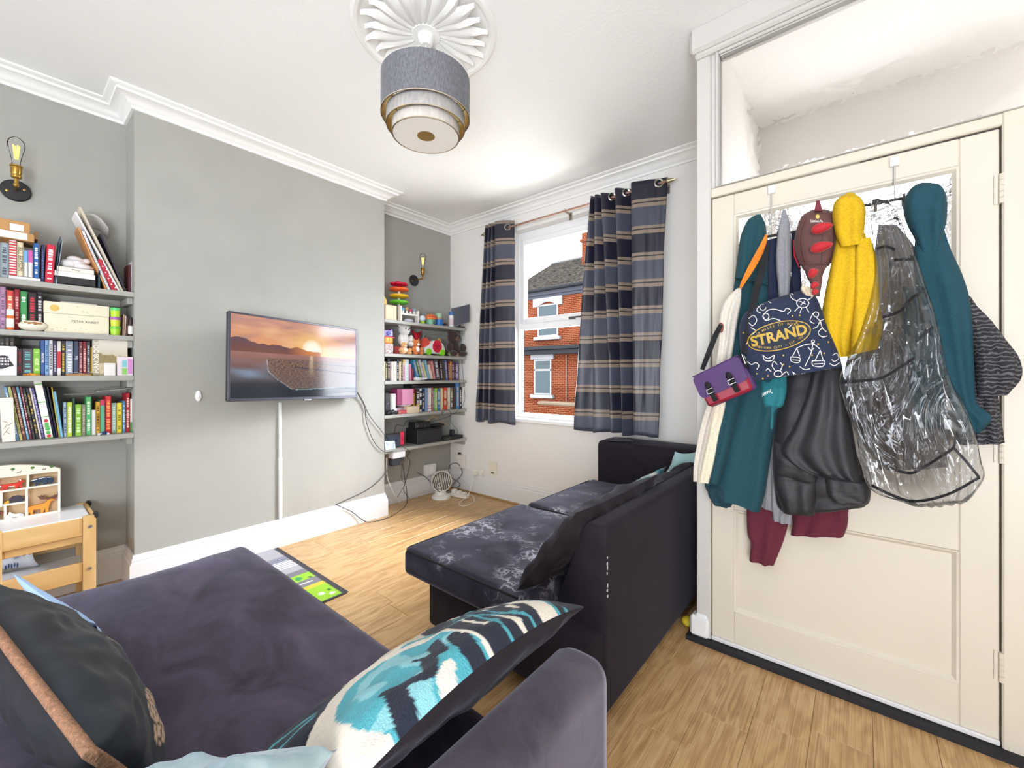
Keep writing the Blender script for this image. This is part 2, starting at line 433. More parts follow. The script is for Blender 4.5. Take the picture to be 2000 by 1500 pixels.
build(MB().box((-.494, YD - .008, 1.908), (1.15, YD + .06, GZ0), b_), 'rail', cream_gloss, prt)
# beads round the transom light
mb = ring(-.494, GX1 + .03, GZ0, GZ1 + .03, (.034, .034, .002, .034), YD - .006, YD + .05, .004)
ring(-.475, GX1 + .012, GZ0, GZ1 + .012, (.013, .013, .002, .013), YD - .016, YD, .004, mb)
build(mb, 'bead', porch_white, prt)
t3 = build(MB().box((-.57, YD - .048, 2.535), (1.15, YD + .06, H), .012).box((-.555, YD - .03, 2.515), (1.15, YD + .05, 2.545), .008), 'trim_3', porch_white); struct(t3)
build(MB().box((.40, YD - .004, 0), (1.15, YD + .05, GZ0)), 'panel', cream_gloss, prt, smooth=0)
w2 = sempty('window_2', (.28, YD + .03, GZ0))
build(MB().box((GX0 - .01, YD + .02, GZ0 - .01), (GX1 + .01, YD + .026, GZ1 + .01)), 'pane', rip1, w2, smooth=0)
skirt('baseboard_partition', [(1.15, YD - .01), (.40, YD - .01)], side=1, h=.10, mat=cream_gloss)
struct(build(MB().box((-.575, YD - .03, .018), (-.497, YD + .03, .105), .01).box((-.56, YD - .025, .018), (-.502, YD + .03, .115), .012), 'baseboard_post', gloss_white))
struct(build(MB().box((-.585, YD - .045, 0), (.42, YD + .02, .019)), 'trim_4', C('15131a', .7), smooth=0))
# added glowing dome and point light, out of view, to brighten the lobby
pc = (.86, 2.45)
added_lamp = thing('added_porch_lamp', 'added white dome lamp, out of view, brightening the porch lobby', 'ceiling lamp', (pc[0], pc[1], H - .1))
build(MB().lathe([(0, H - .1), (.06, H - .095), (.10, H - .07), (.115, H - .03), (.11, H - .02)], (pc[0], pc[1], 0), 24, caps=False), 'dome', M('fill_dome_glow', 'fff6e8', .3, emit=3), added_lamp, smooth=60)
build(MB().lathe([(.12, H - .02), (.12, H), (0, H)], (pc[0], pc[1], 0), 24), 'base', gloss_white, added_lamp)
light('added_porch_light', 'POINT', (pc[0], pc[1], H - .24), (0, 0, 0), 4, (1, .98, .96), shadow_soft_size=.08)
# the panelled door ----------------------------------------------------
door = sempty('door_1', (-.08, YD, .02))
DX0, DX1, DZ0, DZ1 = -.490, .328, .022, 1.903
LX0, LX1 = -.405, .243            # inner edges of the stiles
def bx(name, lo, hi, b=.003, mat=cream_gloss): return build(MB().box(lo, hi, b), name, mat, door)
yf, yb = YD, YD + .04
bx('stile', (DX0, yf, DZ0), (LX0, yb, DZ1)); bx('stile', (LX1, yf, DZ0), (DX1, yb, DZ1))
bx('rail', (LX0, yf, DZ0), (LX1, yb, .165)); bx('rail', (LX0, yf, .588), (LX1, yb, 1.02)); bx('rail', (LX0, yf, 1.815), (LX1, yb, DZ1))
bx('panel', (LX0, yf + .012, .165), (LX1, yb - .012, .588))
def bead(z0, z1):
    mb = MB(); pr = [(0, 0), (0, .012), (.006, .010), (.012, .003), (.016, 0)]
    ring_ = [(LX0, z0), (LX1, z0), (LX1, z1), (LX0, z1)]
    for (o, h) in pr:
        for i, (x, z) in enumerate(ring_):
            sx = 1 if i in (0, 3) else -1; sz = 1 if i in (0, 1) else -1
            mb.v.append(Vector((x + sx * o, yf + .012 - h, z + sz * o)))
    for i in range(len(pr) - 1):
        for k in range(4): mb.f.append((i * 4 + k, i * 4 + (k + 1) % 4, i * 4 + 4 + (k + 1) % 4, i * 4 + 4 + k))
    return mb
build(bead(.165, .588), 'moulding', cream_gloss, door); build(bead(1.02, 1.815), 'moulding', cream_gloss, door)
build(MB().box((LX0 - .005, yf + .016, 1.01), (LX1 + .005, yf + .022, 1.82)), 'pane', rip2, door, smooth=0)
bx('draught_strip', (DX0, yf - .012, .020), (DX1, yf + .002, .036), .003, M('pale_strip', 'd9d5d6', .4))
for hz_ in (1.716, .926, .262):
    mb = MB()
    for q in range(5): mb.cyl((DX1 + .003, yf - .008, hz_ - .045 + q * .018), (DX1 + .003, yf - .008, hz_ - .028 + q * .018), .0065, n=8)
    mb.box((DX1 - .012, yf - .004, hz_ - .045), (DX1 + .018, yf + .002, hz_ + .044))
    build(mb, 'hinge', cream_gloss, door)
mb = MB()
mb.box((DX1 + .0005, yf + .004, DZ0), (DX1 + .004, yf + .03, DZ1 + .004)); mb.box((.0, yf + .004, DZ1 + .0005), (DX1, yf + .03, DZ1 + .004))
build(mb, 'gap', C('3a3230', .9), door, smooth=0)
# ------------------------------------------------------------------ ceiling rose
RC = onZ(832, 62, H)
rose = thing('ceiling_rose', 'round white plaster ceiling rose with radiating acanthus leaves above the lamp', 'ceiling rose', (RC.x, RC.y, H))
rr = .29
build(MB().lathe([(rr + .02, 0), (rr + .02, -.006), (rr + .008, -.014), (rr - .006, -.014), (rr - .016, -.006), (rr - .02, -.005), (.07, -.006), (.06, -.02), (.02, -.022), (0, -.022)], RC, 48, caps=False), 'disc', plaster, rose)
NL = 24
for i in range(NL):
    a = 2 * PI * i / NL; mb = MB(); big = i % 2 == 0
    def fn(u, v, a=a, big=big):
        r = .055 + (rr - .075) * v * (1 if big else .93); w = (.043 if big else .034) * math.sin(PI * min(1, .18 + .82 * v) ** .9) * (1 if v < .97 else .5) + .003
        s_ = (u - .5) * 2; t = a + .25 * math.sin(v * 2.2) * .5
        z = -.008 - .014 * (1 - s_ * s_) * (.4 + .6 * math.sin(PI * v)) - .005 * abs(math.cos(s_ * 7)) * (1 - abs(s_)) - (.008 if v > .9 else 0) * (1 - abs(s_))
        return Vector((RC.x + r * math.cos(t) - w * s_ * math.sin(t), RC.y + r * math.sin(t) + w * s_ * math.cos(t), H + z))
    mb.grid(8, 9, fn)
    build(mb, 'leaf', plaster, rose, smooth=60)
# ------------------------------------------------------------------ pendant lamp
t_ = -(FW.x * RC.x + FW.y * RC.y) if False else Vector((RC.x, RC.y, 0)).dot(FW)
def lz(y): return CAM_H + (HZ - y) / FPX * t_
lamp = thing('pendant_lamp', 'three-tier drum pendant lamp in grey linen with gold lining', 'ceiling lamp', (RC.x, RC.y, lz(290)))
linen = M('grey_linen', '6e6e75', .9, nscale=220, namt=.3, stretch=(1, 1, .3), bscale=300, bstr=.2, sheen=.2)
linen2 = M('silver_linen', 'a9a5a3', .9, nscale=90, namt=.15, stretch=(1, 1, .25))
linen3 = M('pale_linen', 'cbc4bd', .9, nscale=90, namt=.1, stretch=(1, 1, .25))
gold = M('gold_foil', 'c2a566', .28, metal=.9)
def drum(name, r, z0, z1, m):
    o = build(MB().lathe([(r, z0), (r, z1)], (RC.x, RC.y, 0), 56, caps=False), name, m, lamp, smooth=60)
    build(MB().lathe([(r - .002, z0), (r - .002, z1)], (RC.x, RC.y, 0), 56, caps=False), 'gold_lining', gold, o, smooth=60, label='gold metallic lining')
    build(MB().lathe([(r + .001, z0), (r + .001, z0 + .004), (r - .003, z0 + .004), (r - .003, z0)], (RC.x, RC.y, 0), 56, caps=False), 'rim', C('b7a58e', .6), o)
    return o
R1 = 86 / FPX * t_ * .985; zt, zb = lz(157), lz(231)
drum('outer_shade', R1, zb, zt, linen)
R2 = R1 * .885; drum('middle_shade', R2, lz(251), zb + .014, linen2)
R3 = R1 * .76; z3 = lz(267); drum('inner_shade', R3, z3, lz(251) + .014, linen3)
mb = MB().lathe([(.038, z3 + .002), (R3 - .004, z3 + .002)], (RC.x, RC.y, 0), 48, caps=False)
build(mb, 'diffuser', M('white_diffuser', 'f0ece8', .7), lamp, label='white diffuser disc')
build(MB().lathe([(0, z3 + .003), (.036, z3 + .003), (.038, z3 + .001), (.0375, z3 + .004), (0, z3 + .006)], (RC.x, RC.y, 0), 32, caps=False), 'finial', gold, lamp, label='gold centre disc')
mb = MB()
for k in range(3):
    a = 2 * PI * k / 3 + .5
    for (ra, za, rb, zb_) in ((.02, zt - .05, R1 - .002, zt - .01), (R2, zb + .010, R1 - .003, zb + .03), (R3, lz(251) + .010, R2, lz(251) + .02)):
        mb.cyl((RC.x + ra * math.cos(a), RC.y + ra * math.sin(a), za), (RC.x + rb * math.cos(a), RC.y + rb * math.sin(a), zb_), .002, n=5)
build(mb, 'spider', C('3b3834', .5, metal=.6), lamp)
build(MB().lathe([(.002, zt - .09), (.018, zt - .09), (.02, zt - .04), (.008, zt - .02), (.003, zt)], (RC.x, RC.y, 0), 12, caps=False), 'lamp_holder', C('efefef', .4), lamp)
build(MB().cyl((RC.x, RC.y, zt - .01), (RC.x, RC.y, H - .05), .003, n=6), 'flex', C('d8d6d2', .5), lamp)
build(MB().lathe([(0, H - .062), (.02, H - .062), (.03, H - .05), (.036, H - .024), (.036, H - .02)], (RC.x, RC.y, 0), 20, caps=False), 'canopy', C('f0efec', .4), lamp)
# ================================================================== sofas and cushions
def velvet(name, dark, light_, stain=0, sheen=.8, nsc=7, stretch=(1, 1, 1)):
    m = bpy.data.materials.new(name); m.use_nodes = True; nt = m.node_tree; nd = nt.nodes; lk = nt.links; b = nd['Principled BSDF']
    tc = nd.new('ShaderNodeTexCoord'); mp = nd.new('ShaderNodeMapping'); mp.inputs['Scale'].default_value = stretch; lk.new(tc.outputs['Object'], mp.inputs['Vector'])
    n = nd.new('ShaderNodeTexNoise'); n.inputs['Scale'].default_value = nsc; n.inputs['Detail'].default_value = 5; n.inputs['Roughness'].default_value = .62; n.inputs['Distortion'].default_value = .6
    lk.new(mp.outputs[0], n.inputs['Vector'])
    r = nd.new('ShaderNodeValToRGB'); e = r.color_ramp.elements; e[0].position = .32; e[0].color = lin(dark); e[1].position = .72; e[1].color = lin(light_)
    lk.new(n.outputs['Fac'], r.inputs['Fac']); cs = r.outputs['Color']
    if stain:       # dried chalky marks on the seat
        v = nd.new('ShaderNodeTexVoronoi'); v.feature = 'DISTANCE_TO_EDGE'; v.inputs['Scale'].default_value = 11
        n3 = nd.new('ShaderNodeTexNoise'); n3.inputs['Scale'].default_value = 14; n3.inputs['Detail'].default_value = 4; lk.new(tc.outputs['Object'], n3.inputs['Vector'])
        mx = nd.new('ShaderNodeMix'); mx.data_type = 'RGBA'; mx.inputs[0].default_value = .22; lk.new(tc.outputs['Object'], mx.inputs[6]); lk.new(n3.outputs['Color'], mx.inputs[7]); lk.new(mx.outputs[2], v.inputs['Vector'])
        r2 = nd.new('ShaderNodeValToRGB'); r2.color_ramp.elements[0].position = 0; r2.color_ramp.elements[0].color = (1, 1, 1, 1); r2.color_ramp.elements[1].position = .085; r2.color_ramp.elements[1].color = (0, 0, 0, 1); lk.new(v.outputs['Distance'], r2.inputs['Fac'])
        n4 = nd.new('ShaderNodeTexNoise'); n4.inputs['Scale'].default_value = 3.6; n4.inputs['Detail'].default_value = 5; lk.new(tc.outputs['Object'], n4.inputs['Vector'])
        r4 = nd.new('ShaderNodeValToRGB'); r4.color_ramp.elements[0].position = .5; r4.color_ramp.elements[1].position = .66; lk.new(n4.outputs['Fac'], r4.inputs['Fac'])
        mm = nd.new('ShaderNodeMath'); mm.operation = 'MULTIPLY'; lk.new(r2.outputs['Color'], mm.inputs[0]); lk.new(r4.outputs['Color'], mm.inputs[1])
        m2 = nd.new('ShaderNodeMath'); m2.operation = 'MULTIPLY_ADD'; m2.inputs[1].default_value = .12; lk.new(r4.outputs['Color'], m2.inputs[0]); lk.new(mm.outputs[0], m2.inputs[2])
        m3 = nd.new('ShaderNodeMath'); m3.operation = 'MULTIPLY'; m3.inputs[1].default_value = stain; m3.use_clamp = True; lk.new(m2.outputs[0], m3.inputs[0])
        x = nd.new('ShaderNodeMix'); x.data_type = 'RGBA'; lk.new(m3.outputs[0], x.inputs[0]); lk.new(cs, x.inputs[6]); x.inputs[7].default_value = lin('cfd0dc'); cs = x.outputs[2]
    lk.new(cs, b.inputs['Base Color']); b.inputs['Roughness'].default_value = .85; b.inputs['Specular IOR Level'].default_value = .2
    b.inputs['Sheen Weight'].default_value = sheen; b.inputs['Sheen Roughness'].default_value = .4; b.inputs['Sheen Tint'].default_value = (.80, .80, 1, 1)
    n5 = nd.new('ShaderNodeTexNoise'); n5.inputs['Scale'].default_value = 260; lk.new(tc.outputs['Object'], n5.inputs['Vector'])
    bp = nd.new('ShaderNodeBump'); bp.inputs['Strength'].default_value = .15; bp.inputs['Distance'].default_value = .002; lk.new(n5.outputs['Fac'], bp.inputs['Height']); lk.new(bp.outputs['Normal'], b.inputs['Normal'])
    MATS[name] = m; return m
vel_top = velvet('dark_plum_velvet', '28222e', '544a5e', sheen=.38, nsc=5, stretch=(1, 1.6, 1))
vel_body = velvet('dark_velvet_body', '1f1a20', '28222a', sheen=.08)
vel_seat = velvet('stained_dark_velvet', '1f1b28', '3b3848', stain=.8, sheen=.3, nsc=6)
fab_back = velvet('dark_brown_fabric', '1d181b', '272125', sheen=.1)
pipe_m = C('15121a', .7)

def softbox(lo, hi, r, n=18, disp=None):
    lo = Vector(lo); hi = Vector(hi); mb = MB()
    def samples(a, b):
        e = [0, .12, .3, .55, .8, 1]
        s = [a + r * t for t in e] + [a + r + (b - a - 2 * r) * k / n for k in range(1, n)] + [b - r * t for t in reversed(e)]
        return s
    S = [samples(lo[i], hi[i]) for i in range(3)]
    S[2] = [lo[2] + (hi[2] - lo[2]) * k / 8 for k in range(9)] if hi[2] - lo[2] < 4 * r else samples(lo[2], hi[2])
    ids = {}
    def vid(i, j, k):
        key = (i, j, k)
        if key not in ids:
            p = Vector((S[0][i], S[1][j], S[2][k]))
            q = Vector([min(max(p[a], lo[a] + r), hi[a] - r) for a in range(3)])
            d = p - q
            if d.length > 1e-9:
                # cube-to-sphere on the rounding shell
                m_ = max(abs(c) for c in d); d = d.normalized() * m_; p = q + d
            if disp: p = p + disp(p, d)
            ids[key] = len(mb.v); mb.v.append(p)
        return ids[key]
    NX, NY, NZ = len(S[0]) - 1, len(S[1]) - 1, len(S[2]) - 1
    for i in range(NX):
        for j in range(NY):
            for k in (0, NZ):
                mb.f.append((vid(i, j, k), vid(i + 1, j, k), vid(i + 1, j + 1, k), vid(i, j + 1, k)))
    for i in range(NX):
        for k in range(NZ):
            for j in (0, NY): mb.f.append((vid(i, j, k), vid(i + 1, j, k), vid(i + 1, j, k + 1), vid(i, j, k + 1)))
    for j in range(NY):
        for k in range(NZ):
            for i in (0, NX): mb.f.append((vid(i, j, k), vid(i, j + 1, k), vid(i, j + 1, k + 1), vid(i, j, k + 1)))
    return mb
def rprism(poly, fn, d0, d1, b=.015):
    """prism with rounded-over ends"""
    cx = sum(p[0] for p in poly) / len(poly); cy = sum(p[1] for p in poly) / len(poly); n = len(poly); mb = MB()
    def ins(k):
        out = []
        for (x, y) in poly:
            dx, dy = x - cx, y - cy; L = math.hypot(dx, dy); out.append((x - dx / L * k, y - dy / L * k))
        return out
    rings = [(b, d0), (b * .3, d0 + b * .3), (0, d0 + b), (0, (d0 + d1) / 2), (0, d1 - b), (b * .3, d1 - b * .3), (b, d1)]
    for k, d in rings: mb.v += [Vector(fn(x, y, d)) for x, y in ins(k)]
    for r_ in range(len(rings) - 1):
        for i in range(n): mb.f.append((r_ * n + i, r_ * n + (i + 1) % n, (r_ + 1) * n + (i + 1) % n, (r_ + 1) * n + i))
    mb.f.append(tuple(reversed(range(n)))); mb.f.append(tuple(range((len(rings) - 1) * n, len(rings) * n))); return mb
def roundpoly(pts, r, n=4):
    out = []; N = len(pts)
    for i, p in enumerate(pts):
        p = Vector(p); a = (Vector(pts[i - 1]) - p); b = (Vector(pts[(i + 1) % N]) - p)
        rr_ = min(r, a.length * .45, b.length * .45); A = p + a.normalized() * rr_; B = p + b.normalized() * rr_
        for k in range(n + 1):
            t = k / n; out.append(tuple((1 - t) ** 2 * A + 2 * t * (1 - t) * p + t * t * B))
    return out
def leg_mb(x, y, z0, z1, r0=.014, r1=.022): return MB().lathe([(r0, z0), (r1, z1)], (x, y, 0), 12)
beech = M('pale_beech', 'd8b584', .45, nscale=30, namt=.08, stretch=(1, 1, .1))
# ---- far sofa along the porch wall
s1 = thing('sofa', 'dark velvet two-seat sofa with chalky stained seat against the porch wall', 'sofa', (-1.0, 1.9, 0))
build(rprism(roundpoly([(-1.41, .10), (-.64, .10), (-.64, .32), (-1.41, .32)], .015), lambda x, z, d: (x, d, z), 1.15, 2.84, .012), 'base', vel_body, s1, smooth=50)
def crink(p, d):
    up = max(0, (p.z - .36) / .07)
    w = nz(p.x * 5, p.y * 5, 1) * .008 + nz(p.x * 16, p.y * 9, 4) * .003
    f = .012 * math.sin((p.x * .75 + p.y) * 34 + 2 * nz(p.x * 3, p.y * 3, 7)) * max(0, 1 - ((p.x + .98) / .28) ** 2) * max(0, 1 - ((p.y - 1.33) / .26) ** 2)
    return Vector((0, 0, (w + f * .7) * up))
for (a, b2, lx) in ((1.065, 1.855, -1.475), (1.862, 2.61, -1.44)):
    c_ = build(softbox((lx, a, .315), (-.825, b2, .43), .028, 26, crink), 'seat_cushion', vel_seat, s1, smooth=60)
    arc = [(lx + .036 - .030 * math.cos(q), a + .036 - .030 * math.sin(q)) for q in (0, .4, .8, 1.2, 1.57)]
    pp = [(lx + .006, b2 - .04, .4225)] + [(x, y, .4215) for x, y in arc] + [(-.86, a + .006, .4215)]
    build(MB().tube(pp, .0045, 6), 'piping', pipe_m, c_)
    arc = [(lx + .034 - .033 * math.cos(q), a + .034 - .033 * math.sin(q)) for q in (0, .4, .8, 1.2, 1.57)]
    build(MB().tube([(lx + .001, b2 - .04, .345)] + [(x, y, .345) for x, y in arc] + [(-.86, a + .001, .345)], .0025, 6), 'piping', pipe_m, c_)
back_prof = roundpoly([(-.632, .04), (-.628, .66), (-.705, .66), (-.815, .38), (-.84, .04)], .022)
build(rprism(back_prof, lambda x, z, d: (x, d, z), 1.235, 2.86, .012), 'backrest', vel_body, s1, smooth=50)
arm_prof = roundpoly([(-1.40, .08), (-.64, .08), (-.64, .70), (-1.40, .70)], .035)
build(rprism(arm_prof, lambda x, z, d: (x, d, z), 2.605, 2.87, .03), 'armrest', vel_body, s1, smooth=50)
for (x, y) in ((-1.30, 1.27), (-1.30, 2.75), (-.72, 1.30), (-.72, 2.75)): build(leg_mb(x, y, 0, .11), 'leg', beech, s1)
# worn pale mark on the back corner
mkm = C('b9b3b8', .9)
mb = MB()
for k in range(7):
    z = .56 - .017 * k - .022 * (k > 3) + .006 * nz(k * 1.7); h_ = .004 + .010 * abs(nz(k * 2.3, 5)); mb.ell((-.6285, 1.243 + .005 * nz(k * 4.1), z), (.0022, .003 + .004 * abs(nz(k * 3.3)), h_), 7, 5)
build(mb, 'worn_mark', mkm, s1, smooth=60)['kind'] = 'stuff'
# ---- near sofa (deep chaise)
s2 = thing('chaise_sofa', 'deep plum velvet chaise sofa with low back nearest the camera', 'sofa', (-1.2, 0, 0))
build(rprism(roundpoly([(-1.97, .09), (-.42, .09), (-.42, .29), (-1.97, .29)], .015), lambda x, z, d: (x, d, z), -1.05, .63, .012), 'base', vel_body, s2, smooth=50)
def soft_top(p, d):
    up = max(0, (p.z - .34) / .1)
    w = nz(p.x * 2.2, p.y * 2.2, 3) * .012 + nz(p.x * 9 + p.y * 4, p.y * 14, 5) * .0035
    w += .006 * math.sin(p.y * 30 + 3 * nz(p.x * 2, p.y * 2)) * max(0, 1 - ((p.x + 1.7) / .3) ** 2) * max(0, 1 - ((p.y - .35) / .3) ** 2)
    edge = min(p.x + 2.05, .68 - p.y); w -= .02 * max(0, 1 - max(edge, 0) / .14) ** 2
    return Vector((0, 0, w * up))
mt = build(softbox((-2.04, -1.08, .285), (-.50, .672, .44), .045, 34, soft_top), 'mattress', vel_top, s2, smooth=60)
pp = [(-2.040, -.9, .392), (-2.040, .58, .392)] + [(-1.985 - .052 * math.cos(q), .617 + .052 * math.sin(q), .388) for q in (.2, .6, 1, 1.4)] + [(-1.9, .673, .392), (-.6, .673, .392)]
build(MB().tube(pp, .005, 6), 'piping', C('3a1622', .7), mt, label='dark red piping')
bp_ = roundpoly([(-.372, .05), (-.372, .605), (-.478, .605), (-.52, .40), (-.55, .05)], .042, 6)
build(rprism(bp_, lambda x, z, d: (x, d, z), -1.05, .748, .03), 'backrest', velvet('dusty_dark_velvet', '332d36', '575059', sheen=.35, nsc=9), s2, smooth=50)
for (x, y) in ((-1.88, .52), (-.5, .6), (-1.88, -.9), (-.5, -.9)): build(leg_mb(x, y, 0, .10), 'leg', beech, s2)
# ---- cushions
def pillow(name, label, quad, t, mats, cat='cushion', bow=.0, bowv=(0, 0, 0), pinch=.03, n=40, wr=.006, colfn=None, piping=None, pr=.006, seed=1, group=None, pw=.42, tb=None, names=('front_panel', 'back_panel')):
    c00, c10, c11, c01 = [Vector(q) for q in quad]
    ctr = (c00 + c10 + c11 + c01) / 4
    N = ((c10 - c00).cross(c01 - c00)).normalized()
    T = thing(name, label, cat, (ctr.x, ctr.y, min(c00.z, c10.z, c11.z, c01.z)), group)
    vdir = (c01 - c00).normalized(); udir = (c10 - c00).normalized()
    def base(u, v):
        p = c00 * (1 - u) * (1 - v) + c10 * u * (1 - v) + c11 * u * v + c01 * (1 - u) * v
        U, V = 2 * u - 1, 2 * v - 1
        p = p - udir * U * pinch * (1 - V * V) - vdir * V * (pinch - (bow if V > 0 else 0)) * (1 - U * U) + Vector(bowv) * max(0, V) * (1 - U * U)
        return p
    def surf(sgn, th):
        def f(u, v):
            U, V = 2 * u - 1, 2 * v - 1
            h = (max(0, 1 - U * U) * max(0, 1 - V * V)) ** pw
            w = wr * (nz(u * 5, v * 5, seed) + .6 * nz(u * 13, v * 9, seed + 3)) * min(1, h * 3)
            cr = .5 * wr * math.sin(9 * math.atan2(V, U) + 2 * nz(u * 4, v * 4, seed)) * (1 - h) * min(1, h * 4)
            return base(u, v) + N * sgn * (th * h + w + cr)
        return f
    a = build(MB().grid(n, n, surf(1, t / 2), colfn=colfn), names[0], mats[0], T, smooth=70)
    build(MB().grid(n, n, surf(-1, (tb or t) / 2)), names[1], mats[1], T, smooth=70)
    if piping:
        P = [base(k / 20, 0) for k in range(20)] + [base(1, k / 20) for k in range(20)] + [base(1 - k / 20, 1) for k in range(20)] + [base(0, 1 - k / 20) for k in range(21)]
        build(MB().tube(P, pr, 7), 'piping', piping, T, smooth=60)
    return T, base, N
def hexc(h): return lin(h)
def cap(u, v, a, b, w0, w1=None):
    """point inside a tapering stroke a -> b"""
    dx, dy = b[0] - a[0], b[1] - a[1]; t = ((u - a[0]) * dx + (v - a[1]) * dy) / (dx * dx + dy * dy); t = min(1, max(0, t))
    return math.hypot(u - a[0] - t * dx, v - a[1] - t * dy) < w0 + ((w1 if w1 is not None else w0) - w0) * t
def ellp(u, v, c, rx, ry, a=0):
    x, y = u - c[0], v - c[1]; X = x * math.cos(a) + y * math.sin(a); Y = -x * math.sin(a) + y * math.cos(a); return (X / rx) ** 2 + (Y / ry) ** 2 < 1
NAVY, TEAL, CREAM, BEIGE, LTEAL = [hexc(h) for h in ('1c2131', '4ba0ad', 'e6dccd', 'c9bda8', '86c0c8')]
def strokes(u, v, pts, w0, w1=None):
    n = len(pts) - 1; w1 = w0 if w1 is None else w1
    return any(cap(u, v, pts[i], pts[i + 1], w0 + (w1 - w0) * i / n, w0 + (w1 - w0) * (i + 1) / n) for i in range(n))
def floral(u, v):
    # u runs from the near-bottom corner to the far-top corner, v from the bottom edge up to the top seam
    e = .005 * nz(u * 30, v * 30, 2); u += e; v += .008 * nz(u * 30, v * 30, 9)
    if u > .80:                                   # far end: teal with navy swirls
        c = TEAL
        if ellp(u, v, (.99, .95), .12, .16): c = NAVY
        if strokes(u, v, [(.84, 1), (.90, .80), (.97, .72)], .02) or strokes(u, v, [(.80, .9), (.83, .70), (.84, .5)], .018) or strokes(u, v, [(.9, .62), (.97, .5), (1, .3)], .022): c = NAVY
        return c
    if u > .74 - .05 * (1 - v): return CREAM
    if ellp(u, v, (.60, .78), .155, .42, .15):    # navy seed head with teal sprigs
        c = NAVY
        tr = [[(.46, .72), (.56, .80), (.66, 1)], [(.56, .80), (.60, .62), (.70, .55)], [(.56, .80), (.54, .92), (.53, 1)], [(.60, .66), (.62, .88), (.64, .98)]]
        if any(strokes(u, v, s_, .0065) for s_ in tr): c = TEAL
        for (a, b) in ((.70, .55), (.48, .60), (.54, .93), (.64, .93)):
            if ellp(u, v, (a, b), .017, .026): c = TEAL
        for s_ in ([(.65, .78), (.69, .70)], [(.515, .78), (.505, .92)], [(.58, .88), (.60, .99)], [(.57, .52), (.63, .46)], [(.68, .92), (.71, .84)]):
            if strokes(u, v, s_, .006, .013): c = CREAM
        return c
    if strokes(u, v, [(.40, .56), (.45, .64), (.46, .72)], .02): return TEAL
    if u > .42: return BEIGE if v < .80 else CREAM
    if ellp(u, v, (.24, .86), .185, .34, -.12):   # big teal leaf with navy sickles
        c = TEAL if nz(u * 9, v * 9, 4) < .15 else LTEAL
        if strokes(u, v, [(.36, .80), (.33, .90), (.28, .80)], .026, .008): c = NAVY
        if strokes(u, v, [(.30, .86), (.24, .95), (.14, .84)], .03, .012): c = NAVY
        if strokes(u, v, [(.16, .88), (.12, 1.0)], .03): c = NAVY
        if strokes(u, v, [(.40, .88), (.37, 1.0)], .03): c = NAVY
        if strokes(u, v, [(.29, .97), (.25, 1.0)], .022): c = CREAM
        return c
    if u < .30 and v < .52 - .5 * u:
        c = NAVY
        if strokes(u, v, [(.02, .2), (.12, .40)], .01) or strokes(u, v, [(.08, .15), (.2, .36)], .01): c = TEAL
        return c
    return CREAM
carved = M('cut_pile_pattern', 'ffffff', .95, attr='Col', nscale=120, namt=.1, bscale=350, bstr=.4, sheen=.15)
pillow('scatter_cushion', 'floral cushion in teal, navy and cream leaning on the low chaise back', [(-.80, .22, .45), (-.84, .80, .45), (-.50, .87, .605), (-.495, .30, .63)], -.17, (carved, fab_back), bow=.05, bowv=(-.028, 0, .02), pinch=.02, n=150, wr=.008, colfn=floral, tb=-.13)
pale_vel = velvet('ice_blue_velvet', '6f97a5', 'c4d3d4', sheen=.5, nsc=6)
pillow('scatter_cushion', 'ice blue crushed velvet cushion in front of the floral cushion at the bottom edge', [(-.90, .02, .50), (-.565, .30, .625), (-.42, .07, .675), (-.68, -.24, .62)], .15, (pale_vel, pale_vel), bow=.02, pinch=.02, wr=.016, seed=5)
copper = M('copper_cord', '9c7256', .6, nscale=160, namt=.3, stretch=(1, 1, 1), bscale=240, bstr=.6)
def goldspots(u, v):
    c = hexc('111822')
    if nz(u * 3, v * 3, 6) > .1: c = hexc('18222d')
    for (a, b, w) in ((.40, .30, .035), (.20, .34, .04), (.50, .40, .014), (.12, .32, .03), (.55, .38, .02), (.30, .26, .03)):
        if ellp(u, v, (a, b), w * 1.6, w * 2.4, .4) and nz(u * 90, v * 90, 3) > -.1: c = hexc('c9a98a')
    return c
pillow('scatter_cushion', 'midnight blue velvet cushion with copper cord piping and gold flecks', [(-.84, .17, .45), (-1.62, .09, .45), (-1.62, -.06, .66), (-.80, .075, .64)], .17, (M('midnight_velvet', 'ffffff', .7, attr='Col', sheen=.12, nscale=5, namt=.35, stretch=(1, 3, 1)), C('191921', .8)), bow=.03, pinch=.02, n=110, wr=.010, colfn=goldspots, piping=copper, pr=.008, seed=8, tb=.12)
pillow('pale_blue_cushion', 'pale blue cushion showing only its edge behind the midnight blue cushion', [(-1.42, .185, .45), (-1.98, .06, .45), (-1.98, .02, .548), (-1.46, .148, .532)], .03, (C('a9c6ea', .8), C('a9c6ea', .8)), wr=.003, n=16)
# on the far sofa
pillow('back_cushion', 'dark slumped cushion leaning on the near half of the stained sofa back', [(-.875, 1.075, .435), (-.87, 1.84, .435), (-.70, 1.88, .705), (-.715, 1.19, .70)][::-1], .13, (fab_back, fab_back), bow=-.01, pinch=.02, wr=.016, seed=12)
pillow('back_cushion', 'dark crumpled cushion tucked along the far half of the stained sofa back', [(-.88, 1.86, .44), (-.86, 2.55, .44), (-.70, 2.60, .68), (-.70, 1.86, .665)][::-1], .11, (fab_back, fab_back), pinch=.03, wr=.016, seed=15)
pillow('scatter_cushion', 'white and teal patterned cushion peeking out behind the dark sofa cushions', [(-.97, 1.78, .44), (-.95, 2.25, .44), (-.80, 2.27, .66), (-.82, 1.86, .64)][::-1], .07, (M('teal_white_print', 'e9e7e2', .9, nscale=14, col2='2c7f8c', detail=0), M('teal_white_print', 'e9e7e2')), wr=.006, seed=18, n=20)
